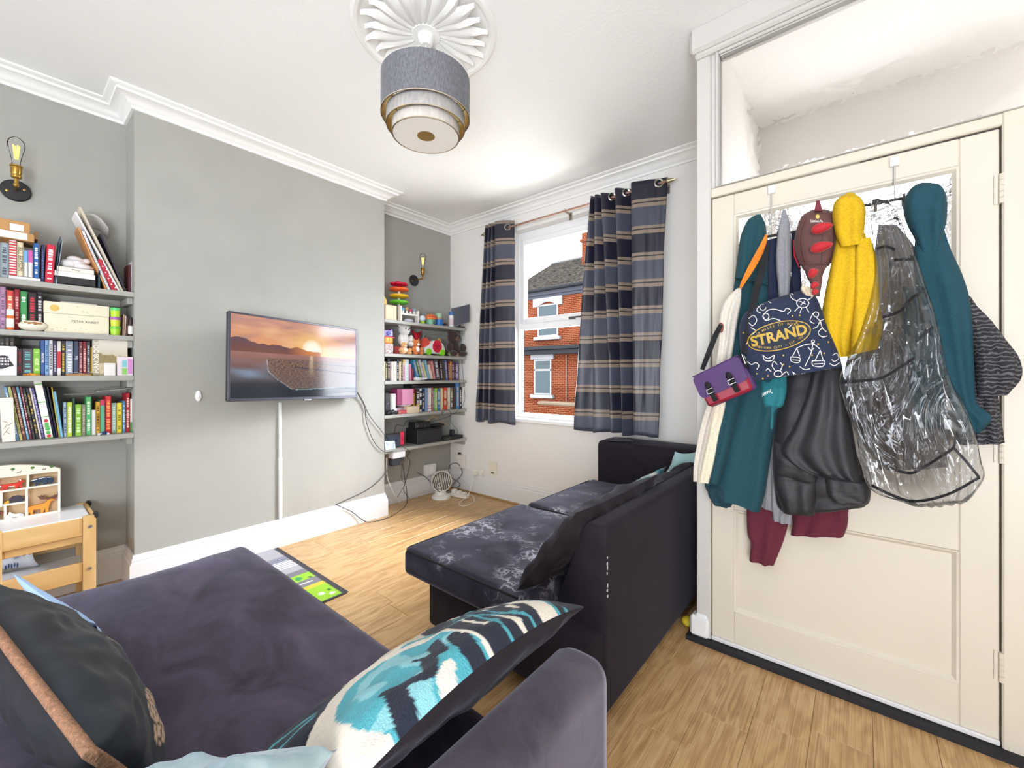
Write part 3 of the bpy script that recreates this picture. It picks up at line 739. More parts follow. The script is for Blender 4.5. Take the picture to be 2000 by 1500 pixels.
pillow('scatter_cushion', 'pale aqua cushion against the far sofa arm beside the porch post', [(-.95, 2.40, .44), (-.72, 2.60, .44), (-.62, 2.54, .745), (-.80, 2.40, .72)][::-1], .11, (C('9dbfc0', .85, sheen=.4), C('9dbfc0', .85)), wr=.008, seed=20, n=20)
# remote control on the far arm
rm = thing('remote_control', 'black remote control lying on the far sofa arm below the curtain', 'remote', (-1.25, 2.66, .70))
Rm = Matrix.Translation((-1.24, 2.655, .70)) @ Matrix.Rotation(math.atan2(.066, .149), 4, 'Z')
build(MB(Rm).box((-.085, -.02, 0), (.085, .02, .016), .006), 'body', C('1b1b1d', .4), rm)
mb = MB(Rm)
for i in range(7):
    for j in range(3): mb.box((-.07 + i * .02, -.013 + j * .010, .016), (-.06 + i * .02, -.007 + j * .010, .0185), .001)
build(mb, 'button', C('5c5c60', .5), rm)['kind'] = 'stuff'
# ---- play mat on the floor
def road(u, v):
    g = hexc('8fbf2f'); c = g
    if u < .03 or u > .985 or v > .965: return hexc('3c3a3f')
    if .70 < u < .78: c = hexc('77747c'); c = hexc('e8e8e8') if .733 < u < .745 and (v * 6 % 1) < .5 else c
    if .785 < u < .815: c = hexc('e6b33c')
    if .12 < u < .56: c = hexc('a6a4ac') if v > .8 else hexc('c9bcc8')
    if .38 < u < .50 and (u * 40 % 1) < .4: c = hexc('e9e9ef')
    if .3 < u < .38 and (u * 60 % 1) < .5: c = hexc('55617c')
    if .56 < u < .62: c = hexc('77747c')
    if .04 < u < .08: c = hexc('6fb5e0')
    for (a, b, r_, cc) in ((.87, .76, .02, '3c8f78'), (.91, .87, .016, 'f0f0f0'), (.96, .80, .016, 'f0f0f0'), (.945, .92, .014, 'f0f0f0'), (.665, .86, .022, '3c8f58'), (.69, .93, .012, '2b5a2d'), (.93, .80, .01, '333333'), (.90, .93, .012, '2f6a2c')):
        if ellp(u, v, (a, b), r_, r_ * 1.1): c = hexc(cc)
    return c
o = build(MB().grid(220, 90, lambda u, v: Vector((-3.12 + 1.04 * u, .40 + .765 * v, .005 + .003 * max(0, 1 - u / .06) ** 2 * 4)), colfn=road), 'play_mat', M('play_mat_print', 'ffffff', .95, attr='Col', bscale=400, bstr=.3), origin=(-2.6, .8, 0), smooth=0)
tag(o, 'green road-print play mat poking out from under the chaise sofa', 'rug')
# ================================================================== houses across the street
def brick_mat():
    m = bpy.data.materials.new('red_brick'); m.use_nodes = True; nt = m.node_tree; nd = nt.nodes; lk = nt.links; b = nd['Principled BSDF']
    tc = nd.new('ShaderNodeTexCoord'); sx = nd.new('ShaderNodeSeparateXYZ'); cb = nd.new('ShaderNodeCombineXYZ'); lk.new(tc.outputs['Object'], sx.inputs[0])
    ad = nd.new('ShaderNodeMath'); ad.operation = 'ADD'; lk.new(sx.outputs['X'], ad.inputs[0]); lk.new(sx.outputs['Y'], ad.inputs[1]); lk.new(ad.outputs[0], cb.inputs[0]); lk.new(sx.outputs['Z'], cb.inputs[1])
    br = nd.new('ShaderNodeTexBrick'); br.inputs['Scale'].default_value = 1; br.inputs['Brick Width'].default_value = .225; br.inputs['Row Height'].default_value = .075; br.inputs['Mortar Size'].default_value = .009
    br.inputs['Color1'].default_value = lin('40160a'); br.inputs['Color2'].default_value = lin('341006'); br.inputs['Mortar'].default_value = lin('4a3626'); lk.new(cb.outputs[0], br.inputs['Vector'])
    lk.new(br.outputs['Color'], b.inputs['Base Color']); b.inputs['Roughness'].default_value = .9; b.inputs['Specular IOR Level'].default_value = .02; return m
brick = brick_mat()
slate = M('weathered_slate', '26231f', .8, spec=.05, nscale=7, namt=.95, detail=5, stretch=(1, 4, 4))
wpaint = C('58585b', .6, spec=.05); gut = C('0e0f12', .5, spec=.05)
HY = 15.0; HX0, HX1 = -12.45, -3.0; GZ = -.8
hs = thing('street_house', 'red brick terraced house with slate roof across the street', 'house', (-8, 17, GZ))
build(MB().box((HX0, HY, GZ), (HX1, 22, 4.7)), 'wall', brick, hs, smooth=0)
mb = MB().prism([(15, 4.7), (22, 4.7), (18.5, 6.85)], lambda y, z, d: (d, y, z), HX0 + .02, HX1)
build(mb, 'gable', brick, hs, smooth=0)
# roof: courses of slates as real steps
mb = MB(); N_ = 34
for side in (0, 1):
    for k in range(N_):
        t0, t1 = k / N_, (k + 1) / N_ + .006
        def pt(t, up): 
            y = (14.72 + (18.5 - 14.72) * t) if side == 0 else (22.28 - (22.28 - 18.5) * t); return y, 4.86 + 2.10 * t + up
        a, b2 = pt(t0, .06), pt(t1, .0); a0 = pt(t0, -.02); x = HX0 - .12
        while x < HX1 + .1:
            w = .30; off = .15 * (k % 2); xa, xb = max(HX0 - .12, x - off), min(x - off + w - .006, HX1 + .1)
            if xb > xa: mb.add([(xa, a[0], a[1]), (xb, a[0], a[1]), (xb, b2[0], b2[1]), (xa, b2[0], b2[1]), (xa, a0[0], a0[1]), (xb, a0[0], a0[1])], [(0, 1, 2, 3), (4, 5, 1, 0)])
            x += w
build(mb, 'roof_slates', slate, hs, smooth=0, recalc=False)['kind'] = 'stuff'
build(MB().tube([(HX0 - .12, 18.5, 6.99), (HX1 + .1, 18.5, 6.99)], .09, 8), 'ridge_tiles', C('262626', .8), hs)
build(MB().box((HX0 - .1, 14.86, 4.60), (HX1, 15.02, 4.76)).box((HX0 - .1, 14.93, 4.48), (HX1, 15.02, 4.6)), 'fascia', C('24252a', .6, spec=.05), hs, smooth=0)
build(MB().tube([(HX0 - .1, 14.76, 4.82), (HX1, 14.76, 4.82)], .075, 8), 'gutter', gut, hs)
build(MB().box((-9.95, 17.1, 5.6), (-8.9, 17.8, 7.75)).box((-10.02, 17.03, 7.3), (-8.83, 17.87, 7.42)), 'chimney', brick, hs, smooth=0)
for q in (-9.7, -9.2): build(MB().lathe([(.14, 7.74), (.12, 8.3), (.15, 8.32), (.15, 8.4)], (q, 17.45, 0), 12), 'chimney_pot', C('7a5c48', .8), hs)
build(MB().cyl((-12.35, 18.5, 6.8), (-12.35, 18.5, 8.75), .02, n=6).box((-12.39, 18.46, 8.72), (-12.31, 18.54, 8.86)), 'aerial', C('5c6066', .5), hs)
build(MB().box((-9.45, 14.97, 2.0), (-9.42, 15.0, GZ)).box((-8.92, 14.97, 2.0), (-8.89, 15.0, GZ)), 'drainpipe', C('2a120e', .7), hs, smooth=0)
def win_(x0, x1, z0, z1, zr, arch):
    w = build(ring(x0, x1, z0, z1, .07, HY - .03, HY + .05, .01).box((x0, HY - .03, zr - .04), (x1, HY + .04, zr + .04)), 'window', C('4c4e50', .4), hs, smooth=0)
    build(MB().box((x0 + .03, HY - .005, z0 + .03), (x1 - .03, HY + .0, z1 - .03)), 'pane', M('far_window_glass', '1f282b', .15, spec=.1), w, smooth=0)
    build(MB().box((x0 - .14, HY - .14, z0 - .14), (x1 + .14, HY + .02, z0), .01), 'sill', wpaint, hs, smooth=0)
    if arch:
        n = 10; poly = [(x0 - .22, z1 + .28), (x0 - .22, z1 - .08), (x0 + .02, z1 - .08)] + [(x0 + .02 + (x1 - x0 - .04) * k / n, z1 - .08 + .18 * math.sin(PI * k / n)) for k in range(1, n)] + [(x1 - .02, z1 - .08), (x1 + .22, z1 - .08), (x1 + .22, z1 + .28)]
        build(MB().prism(poly, lambda x, z, d: (x, d, z), HY - .07, HY + .01), 'lintel', wpaint, hs, smooth=0)
    else: build(MB().box((x0 - .14, HY - .1, z1), (x1 + .14, HY + .02, z1 + .36), .01), 'lintel', wpaint, hs, smooth=0)
win_(-10.93, -9.86, 2.80, 4.20, 3.55, True); win_(-11.12, -10.20, .28, 1.82, 1.36, False)
win_(-6.9, -5.9, 2.80, 4.20, 3.55, True); win_(-6.9, -5.9, .28, 1.82, 1.36, False)
build(MB().box((-11.9, 14.5, 2.22), (HX1, 15.02, 2.36)).box((-11.9, 14.62, 2.02), (-8.6, 15.02, 2.2)), 'bay_roof', C('121316', .6, spec=.05), hs, smooth=0)
build(MB().box((-8.6, 14.55, 2.0), (-7.2, 15.02, 2.2)).box((-7.95, 14.6, 1.6), (-7.75, 15.02, 2.0)), 'door_canopy', wpaint, hs, smooth=0)
gw = thing('garden_wall', 'low brick garden wall with stone coping in front of the terraced house', 'wall', (-8, 13.6, GZ))
build(MB().box((-9.75, 13.5, GZ), (-5, 13.72, -.02)), 'wall', brick, gw, smooth=0)
build(MB().box((-9.82, 13.45, -.02), (-5, 13.77, .10), .03), 'coping', C('3a2f1f', .9), gw, smooth=0)
pl = thing('bush', 'small green bush behind the garden wall across the street', 'plant', (-8.0, 14.1, GZ))
mb = MB(); r_ = random.Random(4)
for k in range(130):
    p = Vector((-8.15 + r_.gauss(0, .14), 14.2 + r_.gauss(0, .10), .12 + r_.gauss(0, .11))); d = Vector((r_.gauss(0, 1), r_.gauss(0, 1), r_.gauss(0, 1))).normalized() * .07; e = d.orthogonal().normalized() * .03
    mb.add([p - d, p + e, p + d, p - e], [(0, 1, 2, 3)])
build(mb, 'foliage', C('223218', .8), pl, smooth=0, recalc=False)['kind'] = 'stuff'
build(MB().cyl((-8.15, 14.2, GZ), (-8.15, 14.2, .1), .02, n=6), 'stem', C('4c3a28', .9), pl)
struct(build(MB().box((-30, 3.25, GZ - .1), (20, 30, GZ)), 'ground', M('pale_paving', 'c0bcb4', .9, spec=.1, nscale=3, namt=.1), smooth=0))
# ================================================================== curtains
zs0 = onY(1285, 381.5, 2.80).z; zs1 = onY(1283, 807, 2.80).z; PER = (zs0 - zs1) / 8
def curtain_mat(z_org):
    m = bpy.data.materials.new('striped_curtain'); m.use_nodes = True; nt = m.node_tree; nd = nt.nodes; lk = nt.links; b = nd['Principled BSDF']
    tc = nd.new('ShaderNodeTexCoord'); sx = nd.new('ShaderNodeSeparateXYZ'); lk.new(tc.outputs['Object'], sx.inputs[0])
    def mth(op, a, v=None, b_=None):
        n = nd.new('ShaderNodeMath'); n.operation = op; lk.new(a, n.inputs[0])
        if v is not None: n.inputs[1].default_value = v
        if b_ is not None: n.inputs[2].default_value = b_
        return n.outputs[0]
    t = mth('MULTIPLY_ADD', sx.outputs['Z'], -1 / (2 * PER), (zs0 - z_org) / (2 * PER) + 4)
    fr = mth('FRACT', t)
    r = nd.new('ShaderNodeValToRGB'); r.color_ramp.interpolation = 'CONSTANT'; e = r.color_ramp.elements
    tan, dark, grey, navy = [lin(h) for h in ('8b7a6c', '231c26', '454859', '17172c')]
    w = .5 / PER * .053 / 1.0
    a_ = .019 / (2 * PER); g_ = .034 / (2 * PER); c_ = .054 / (2 * PER)
    stops = [(0, tan), (a_, dark), (a_ + (g_ - a_) * .6, tan), (c_, grey), (.5, tan), (.5 + a_, dark), (.5 + a_ + (g_ - a_) * .6, tan), (.5 + c_, navy)]
    e[0].position, e[0].color = stops[0]; e[1].position, e[1].color = stops[1]
    for p, c in stops[2:]: k = e.new(p); k.color = c
    lk.new(fr, r.inputs['Fac'])
    n = nd.new('ShaderNodeTexNoise'); n.inputs['Scale'].default_value = 60; mp = nd.new('ShaderNodeMapping'); mp.inputs['Scale'].default_value = (1, 1, 14); lk.new(tc.outputs['Object'], mp.inputs['Vector']); lk.new(mp.outputs[0], n.inputs['Vector'])
    x = nd.new('ShaderNodeMix'); x.data_type = 'RGBA'; x.blend_type = 'OVERLAY'; x.inputs[0].default_value = .35; lk.new(r.outputs['Color'], x.inputs[6]); lk.new(n.outputs['Fac'], x.inputs[7])
    lk.new(x.outputs[2], b.inputs['Base Color']); b.inputs['Roughness'].default_value = .42; b.inputs['Specular IOR Level'].default_value = .5; b.inputs['Sheen Weight'].default_value = .15
    tl = nd.new('ShaderNodeBsdfTranslucent'); lk.new(x.outputs[2], tl.inputs['Color']); ms = nd.new('ShaderNodeMixShader'); ms.inputs[0].default_value = .06
    lk.new(b.outputs[0], ms.inputs[1]); lk.new(tl.outputs[0], ms.inputs[2]); lk.new(ms.outputs[0], nd['Material Output'].inputs['Surface']); return m
chrome = C('b9b4a6', .25, metal=1)
def curtain(label, top, bot, ztop, zbot, eyes):
    T = thing('curtain', label, 'curtain', ((top[0][0] + top[-1][0]) / 2, 2.84, zbot), 'striped curtains at the window')
    A = catmull([(x, y, 0) for x, y in top], 7); B = catmull([(x, y, 0) for x, y in bot], 7); n = len(A) - 1
    def fn(u, v):
        i = int(round(u * n)); p = A[i].lerp(B[i], v ** .8); z = ztop + (zbot - ztop) * v
        p = p + Vector((.004 * nz(i * .5, v * 6, 1), .006 * nz(i * .4, v * 5, 2), 0)); sag = .010 * math.cos(i / n * 2 * PI * 2.5) * (v > .98)
        return Vector((p.x, p.y, z + .008 * nz(i * .15, 3) + sag))
    front = build(MB().grid(n, 60, fn), 'panel', curtain_mat(zbot), T, smooth=70, recalc=False)
    sm = front.modifiers.new('thick', 'SOLIDIFY'); sm.thickness = .004
    for (x, y, ang) in eyes:
        R_ = Matrix.Translation((x, y, rodz)) @ Matrix.Rotation(ang, 4, 'Z')
        mb = MB(R_)
        P = [(0, .026 * math.cos(2 * PI * k / 18), .026 * math.sin(2 * PI * k / 18)) for k in range(19)]
        mb.tube([(p[0] + .004, p[1], p[2]) for p in P], .006, 6, caps=False)
        build(mb, 'eyelet', chrome, T)
    return T
rodz = onY(1200, 384, 2.84).z
topR = [(-1.545, 2.87), (-1.54, 2.79), (-1.513, 2.86), (-1.508, 2.79), (-1.462, 2.87), (-1.455, 2.785), (-1.36, 2.885), (-1.345, 2.785), (-1.245, 2.885), (-1.225, 2.785), (-1.15, 2.79), (-1.06, 2.835), (-1.00, 2.86)]
botR = [(-1.69, 2.85), (-1.68, 2.79), (-1.53, 2.87), (-1.52, 2.79), (-1.385, 2.87), (-1.375, 2.785), (-1.30, 2.885), (-1.29, 2.785), (-1.225, 2.885), (-1.205, 2.785), (-1.17, 2.79), (-1.11, 2.82), (-1.055, 2.84)]
curtain('navy and grey striped curtain spread wide at the porch side of the window', topR, botR, onY(1270, 349, 2.80).z, .728, [(-1.398, 2.838, -.76), (-1.288, 2.838, -.76), (-1.052, 2.834, -1.1)])
topL = [(-2.63, 2.87), (-2.615, 2.79), (-2.595, 2.87), (-2.578, 2.79), (-2.553, 2.87), (-2.538, 2.79), (-2.51, 2.88), (-2.495, 2.785), (-2.40, 2.83), (-2.355, 2.88)]
botL = [(-2.76, 2.86), (-2.735, 2.79), (-2.70, 2.86), (-2.66, 2.79), (-2.62, 2.86), (-2.58, 2.79), (-2.53, 2.88), (-2.49, 2.785), (-2.38, 2.80), (-2.30, 2.83)]
curtain('navy and grey striped curtain bunched narrow at the shelf side of the window', topL, botL, onY(975, 432, 2.80).z, .722, [(-2.392, 2.834, -1.0)])
rod = thing('curtain_rod', 'thin metal curtain rod with cone ends above the window', 'curtain rod', (-1.82, 2.84, rodz))
build(MB().cyl((-2.66, 2.84, rodz), (-1.0, 2.84, rodz), .0085, n=10), 'rod', C('b08f82', .35, metal=.8), rod)
for sx_ in (-1, 1):
    xe = -2.655 if sx_ < 0 else -1.005
    mb = MB().lathe([(.009, 0), (.014, .006 * sx_), (.019, .012 * sx_), (.018, .022 * sx_), (.010, .05 * sx_), (.002, .075 * sx_)], (xe, 2.84, rodz), 12, 'x'); build(mb, 'finial', M('champagne_metal', 'b7a98a', .3, metal=.9), rod)
for x in (-1.80, -2.64, -1.02):
    build(MB().box((x - .006, 2.835, rodz - .012), (x + .006, YW, rodz - .002)).box((x - .012, YW - .006, rodz - .05), (x + .012, YW, rodz + .01)).cyl((x, 2.84, rodz - .014), (x, 2.84, rodz + .016), .005, n=6), 'bracket', C('8f8576', .4, metal=.7), rod)
# ================================================================== sconces
brass = M('brass', 'b08b45', .3, metal=.95); bulbglass = clear_glass
def sconce(label, y, z, out):
    x0 = XAL; T = thing('wall_sconce', label, 'wall light', (x0, y, z), 'pair of brass wall lights')
    build(MB().lathe([(.052, 0), (.052, .008), (.047, .013), (0, .014)], (x0, y, z), 28, 'x'), 'backplate', C('1f1e22', .5), T, label='black round backplate')
    for s_ in (-1, 1): build(MB().lathe([(.006, .013), (.006, .016), (0, .018)], (x0, y + s_ * .028, z + s_ * .01), 8, 'x'), 'screw', brass, T)
    build(MB().tube([(x0 + .01, y, z), (x0 + out, y, z), (x0 + out, y, z + .002)], .0055, 8).ell((x0 + out, y, z), .011, 10, 6).cyl((x0 + out, y, z), (x0 + out, y, z + .035), .008, n=10), 'arm', brass, T)
    build(MB().lathe([(.009, z + .03), (.018, z + .036), (.019, z + .045), (.016, z + .05), (.019, z + .058), (.019, z + .085), (.022, z + .088), (.022, z + .094), (.018, z + .096), (0, z + .096)], (x0 + out, y, 0), 18), 'lamp_holder', brass, T)
    zb_ = z + .096
    b_ = build(MB().lathe([(.014, zb_), (.015, zb_ + .02), (.020, zb_ + .05), (.028, zb_ + .085), (.030, zb_ + .10), (.026, zb_ + .118), (.014, zb_ + .131), (.004, zb_ + .136), (0, zb_ + .137)], (x0 + out, y, 0), 20), 'bulb', bulbglass, T, smooth=60)
    mb = MB()
    for a in range(4): q = a * PI / 2 + .4; mb.cyl((x0 + out + .005 * math.cos(q), y + .005 * math.sin(q), zb_ + .03), (x0 + out + .011 * math.cos(q), y + .011 * math.sin(q), zb_ + .095), .0028, n=5)
    build(mb, 'filament', M('amber_filament', 'f4d272', .5, emit=.8), b_, label='amber filaments'); return T
pL = onX(31, 373, XAL); pR = onX(808, 548, XAL)
sconce('brass wall light with clear filament bulb above the left bookshelves', pL.y, pL.z, .10)
sconce('brass wall light with clear filament bulb above the toy shelf in the right alcove', pR.y, pR.z, .135)
# ================================================================== television
TL, BL, TR_, BR = onX(449, 606, -2.77), onX(441, 785, -2.745), onX(700, 645, -2.945), onX(695, 777, -2.93)
u_ = (BR - BL); v_ = (TL - BL) * .5 + (TR_ - BR) * .5; u_n = u_.normalized(); n_ = u_n.cross(v_).normalized(); v_n = n_.cross(u_n)
W_, Hh = ((BR - BL).length + (TR_ - TL).length) / 2, ((TL - BL).length + (TR_ - BR).length) / 2
O_ = (TL + BL + TR_ + BR) / 4
Ttv = Matrix((( u_n.x, v_n.x, n_.x, O_.x), (u_n.y, v_n.y, n_.y, O_.y), (u_n.z, v_n.z, n_.z, O_.z), (0, 0, 0, 1)))
tv = thing('television', 'flat television on the chimney breast showing a sunset over a beach', 'television', (O_.x, O_.y, O_.z - Hh / 2))
build(MB(Ttv).box((-W_ / 2, -Hh / 2, -.028), (W_ / 2, Hh / 2, -.002), .006).box((-W_ * .33, -Hh * .35, -.055), (W_ * .33, Hh * .25, -.02), .01), 'casing', C('2b2a30', .4), tv, smooth=0)
bz = .012
mb = MB(Ttv)
mb.box((-W_ / 2, -Hh / 2, -.003), (W_ / 2, -Hh / 2 + .018, .003), .002).box((-W_ / 2, Hh / 2 - bz, -.003), (W_ / 2, Hh / 2, .003), .002).box((-W_ / 2, -Hh / 2, -.003), (-W_ / 2 + bz, Hh / 2, .003), .002).box((W_ / 2 - bz, -Hh / 2, -.003), (W_ / 2, Hh / 2, .003), .002)
build(mb, 'bezel', M('tv_bezel', '4a4954', .3, metal=.4), tv, smooth=0)
def mixc(a, b, t): t = min(1, max(0, t)); return tuple(a[i] + (b[i] - a[i]) * t for i in range(3)) + (1,)
def sunset(u, v):
    k = v
    hz0 = .56
    if v > hz0:                       # sky
        t = (v - hz0) / (1 - hz0)
        c = mixc(lin('f0a25c'), lin('c9917f'), t * 1.1)
        cl = nz(u * 3 + v * 2, v * 9, 5) + .5 * nz(u * 9, v * 22, 6)
        c = mixc(c, lin('e9b48a'), max(0, cl) * 1.1); c = mixc(c, lin('8d7583'), max(0, -cl) * .9 * min(1, t * 2))
        d = math.hypot((u - .585), (v - .655) * .62)
        c = mixc(c, lin('ffd27a'), max(0, 1 - d / .26) ** 1.5); c = mixc(c, lin('fffbe6'), max(0, 1 - d / .085) ** .6 * 1.4)
        ridge = .62 + .16 * max(0, 1 - abs(u - .0) / .55) * (.6 + .4 * nz(u * 8, 1)) + .02 * nz(u * 22, 3)
        r2 = .585 + .085 * max(0, 1 - abs(u - .46) / .16)
        if u < .66 and v < max(min(ridge, .80 - .2 * u), r2 if u < .64 else 0): c = mixc(lin('7a4a3c'), lin('5b4652'), (v - hz0) / .2); c = mixc(c, lin('e08a44'), max(0, 1 - d / .2))
        return c
    t = v / hz0
    c = mixc(lin('1f2830'), lin('a87468'), max(0, t - .2) ** 1.4 * 1.2)
    c = mixc(c, lin('7d93a8'), max(0, 1 - abs(u - .12) / .22) * max(0, 1 - abs(v - .33) / .16) * (.7 + nz(u * 4, v * 14, 8)))
    c = mixc(c, lin('c9beb6'), max(0, u - .66) * 1.6 * (.5 + nz(u * 5, v * 25, 2)))
    # wet sand on the left, surf tongue in the middle
    edge = .25 + .55 * ((.42 - v) / .42) ** 2 if v < .42 else 9
    foam_edge = u - (.235 + 1.5 * max(0, (.40 - v)) ** 1.7 + .10 * max(0, v - .44) - .012 * nz(v * 14, 2))
    if v < .50 and foam_edge > 0 and v > .10 + .10 * max(0, u - .55) + .012 * nz(u * 14, 4):
        g = nz(u * 70, v * 120, 3); c = mixc(lin('33302f'), lin('c08a68'), .32 + .6 * g); c = mixc(c, lin('46525e'), .45 * (1 - t)); c = mixc(c, lin('b9b0ac'), max(0, u - .62) * 1.5)
        if foam_edge < .005 + .006 * nz(v * 40, u * 40): c = lin('a3aeb0')
    if abs(v - (.40 - .10 * (u - .42) * 1.2) - .006 * nz(u * 30)) < .010 and u > .44: c = lin('4d4248')
    if abs(v - (.47 - .05 * (u - .4))) < .006 and u > .40: c = lin('6a5860')
    if abs(v - .10 - .10 * max(0, u - .55) - .012 * nz(u * 14, 4)) < .004 and u > .45: c = lin('8fb3bb')
    s = max(0, 1 - abs(u - .58) / (.02 + .03 * (1 - t))) * max(0, t - .45) * 1.6
    return mixc(c, lin('ffe0a8'), s * (.6 + .6 * abs(nz(u * 40, v * 90))))
def scr(u, v): return Ttv @ Vector((-W_ / 2 + bz + (W_ - 2 * bz) * u, -Hh / 2 + .018 + (Hh - bz - .018) * v, .0005))
sm_ = bpy.data.materials.new('lit_screen'); sm_.use_nodes = True; nd = sm_.node_tree.nodes; b = nd['Principled BSDF']; at_ = nd.new('ShaderNodeAttribute'); at_.attribute_name = 'Col'
b.inputs['Base Color'].default_value = (.01, .01, .012, 1); b.inputs['Roughness'].default_value = .12; sm_.node_tree.links.new(at_.outputs['Color'], b.inputs['Emission Color']); b.inputs['Emission Strength'].default_value = .8
build(MB().grid(300, 170, scr, colfn=sunset), 'screen', sm_, tv, smooth=0, recalc=False, label='lit screen with beach sunset picture')
build(MB(Ttv).box((.02, -Hh / 2 - .006, -.004), (.07, -Hh / 2 + .001, .004), .001), 'badge', C('c9c7cc', .3, metal=.6), tv, smooth=0)
mw = Vector((XCB, O_.y - .05, O_.z - .02))
build(MB().box((XCB, mw.y - .10, mw.z - .12), (XCB + .012, mw.y + .10, mw.z + .12), .003).box((XCB + .01, mw.y - .025, mw.z - .05), (O_.x - .03, mw.y + .025, mw.z + .05), .004), 'wall_mount', C('26262a', .5), tv, smooth=0)
cd = thing('cable_conduit', 'thin white cable cover running down the wall below the television', 'cable cover', (XCB, 1.185, .185))
build(MB().box((XCB, 1.174, .185), (XCB + .014, 1.196, .58), .003), 'lower_cover', gloss_white, cd, smooth=0)
build(MB().box((XCB, 1.175, .588), (XCB + .013, 1.195, .965), .003), 'upper_cover', gloss_white, cd, smooth=0)
build(MB().box((XCB, 1.172, .575), (XCB + .016, 1.198, .595), .003), 'joiner', gloss_white, cd, smooth=0)
th_ = thing('wall_sensor', 'small white oval sensor on the grey chimney breast left of the television', 'sensor', (XCB, .733, 1.0))
build(MB().ell((XCB + .006, .733, 1.026), (.012, .017, .032), 20, 12), 'body', C('f2f2f2', .35), th_, smooth=60)
build(MB().ell((XCB + .016, .733, 1.02), (.003, .006, .006), 10, 6), 'button', C('e3e4e6', .3), th_, smooth=60)
# ================================================================== alcove shelves
shelf_m = M('grey_shelf_paint', 'a3a29c', .5)
LZ = [1.592, 1.357, 1.145, .839]; RZ = [1.608, 1.326, 1.097, .815, .527]
ORD = ['top', 'second', 'third', 'lowest']
LS = [o_ + ' table-alcove shelf' for o_ in ORD]
RS = [o_ + ' window-alcove shelf' for o_ in ('top', 'second', 'third', 'fourth', 'lowest')]
for k, z in enumerate(LZ):
    s = thing('shelf', 'grey painted %s shelf in the alcove above the pine table' % ORD[k], 'shelf', (-3.12, -.4, z), 'shelves above the pine table')
    build(MB().box((XAL + .001, -1.5, z - .026), (XCB + .004, CBY0 - .001, z), .002), 'board', shelf_m, s, smooth=0)
    build(MB().box((XAL + .001, CBY0 - .024, z - .062), (XCB - .03, CBY0 - .001, z - .026), .002), 'side_batten', shelf_m, s, smooth=0)
    build(MB().box((XAL + .001, -1.5, z - .062), (XAL + .022, CBY0 - .025, z - .026), .002), 'back_batten', shelf_m, s, smooth=0)
for k, z in enumerate(RZ):
    s = thing('shelf', 'grey painted %s on battens' % RS[k], 'shelf', (-3.12, 2.4, z), 'shelves in the window alcove')
    build(MB().box((XAL + .001, CBY1 + .001, z - .026), (XCB + .004, YW - .001, z), .002), 'board', shelf_m, s, smooth=0)
    build(MB().box((XAL + .001, YW - .026, z - .066), (XCB - .02, YW - .001, z - .026), .002), 'side_batten', shelf_m, s, smooth=0)
    build(MB().box((XAL + .001, CBY1 + .002, z - .066), (XAL + .022, YW - .027, z - .026), .002), 'back_batten', shelf_m, s, smooth=0)
page_m = M('page_edges', 'e9e2d2', .85, nscale=8, namt=.06, stretch=(60, 60, 1))
br = random.Random(11)
ALLB = []
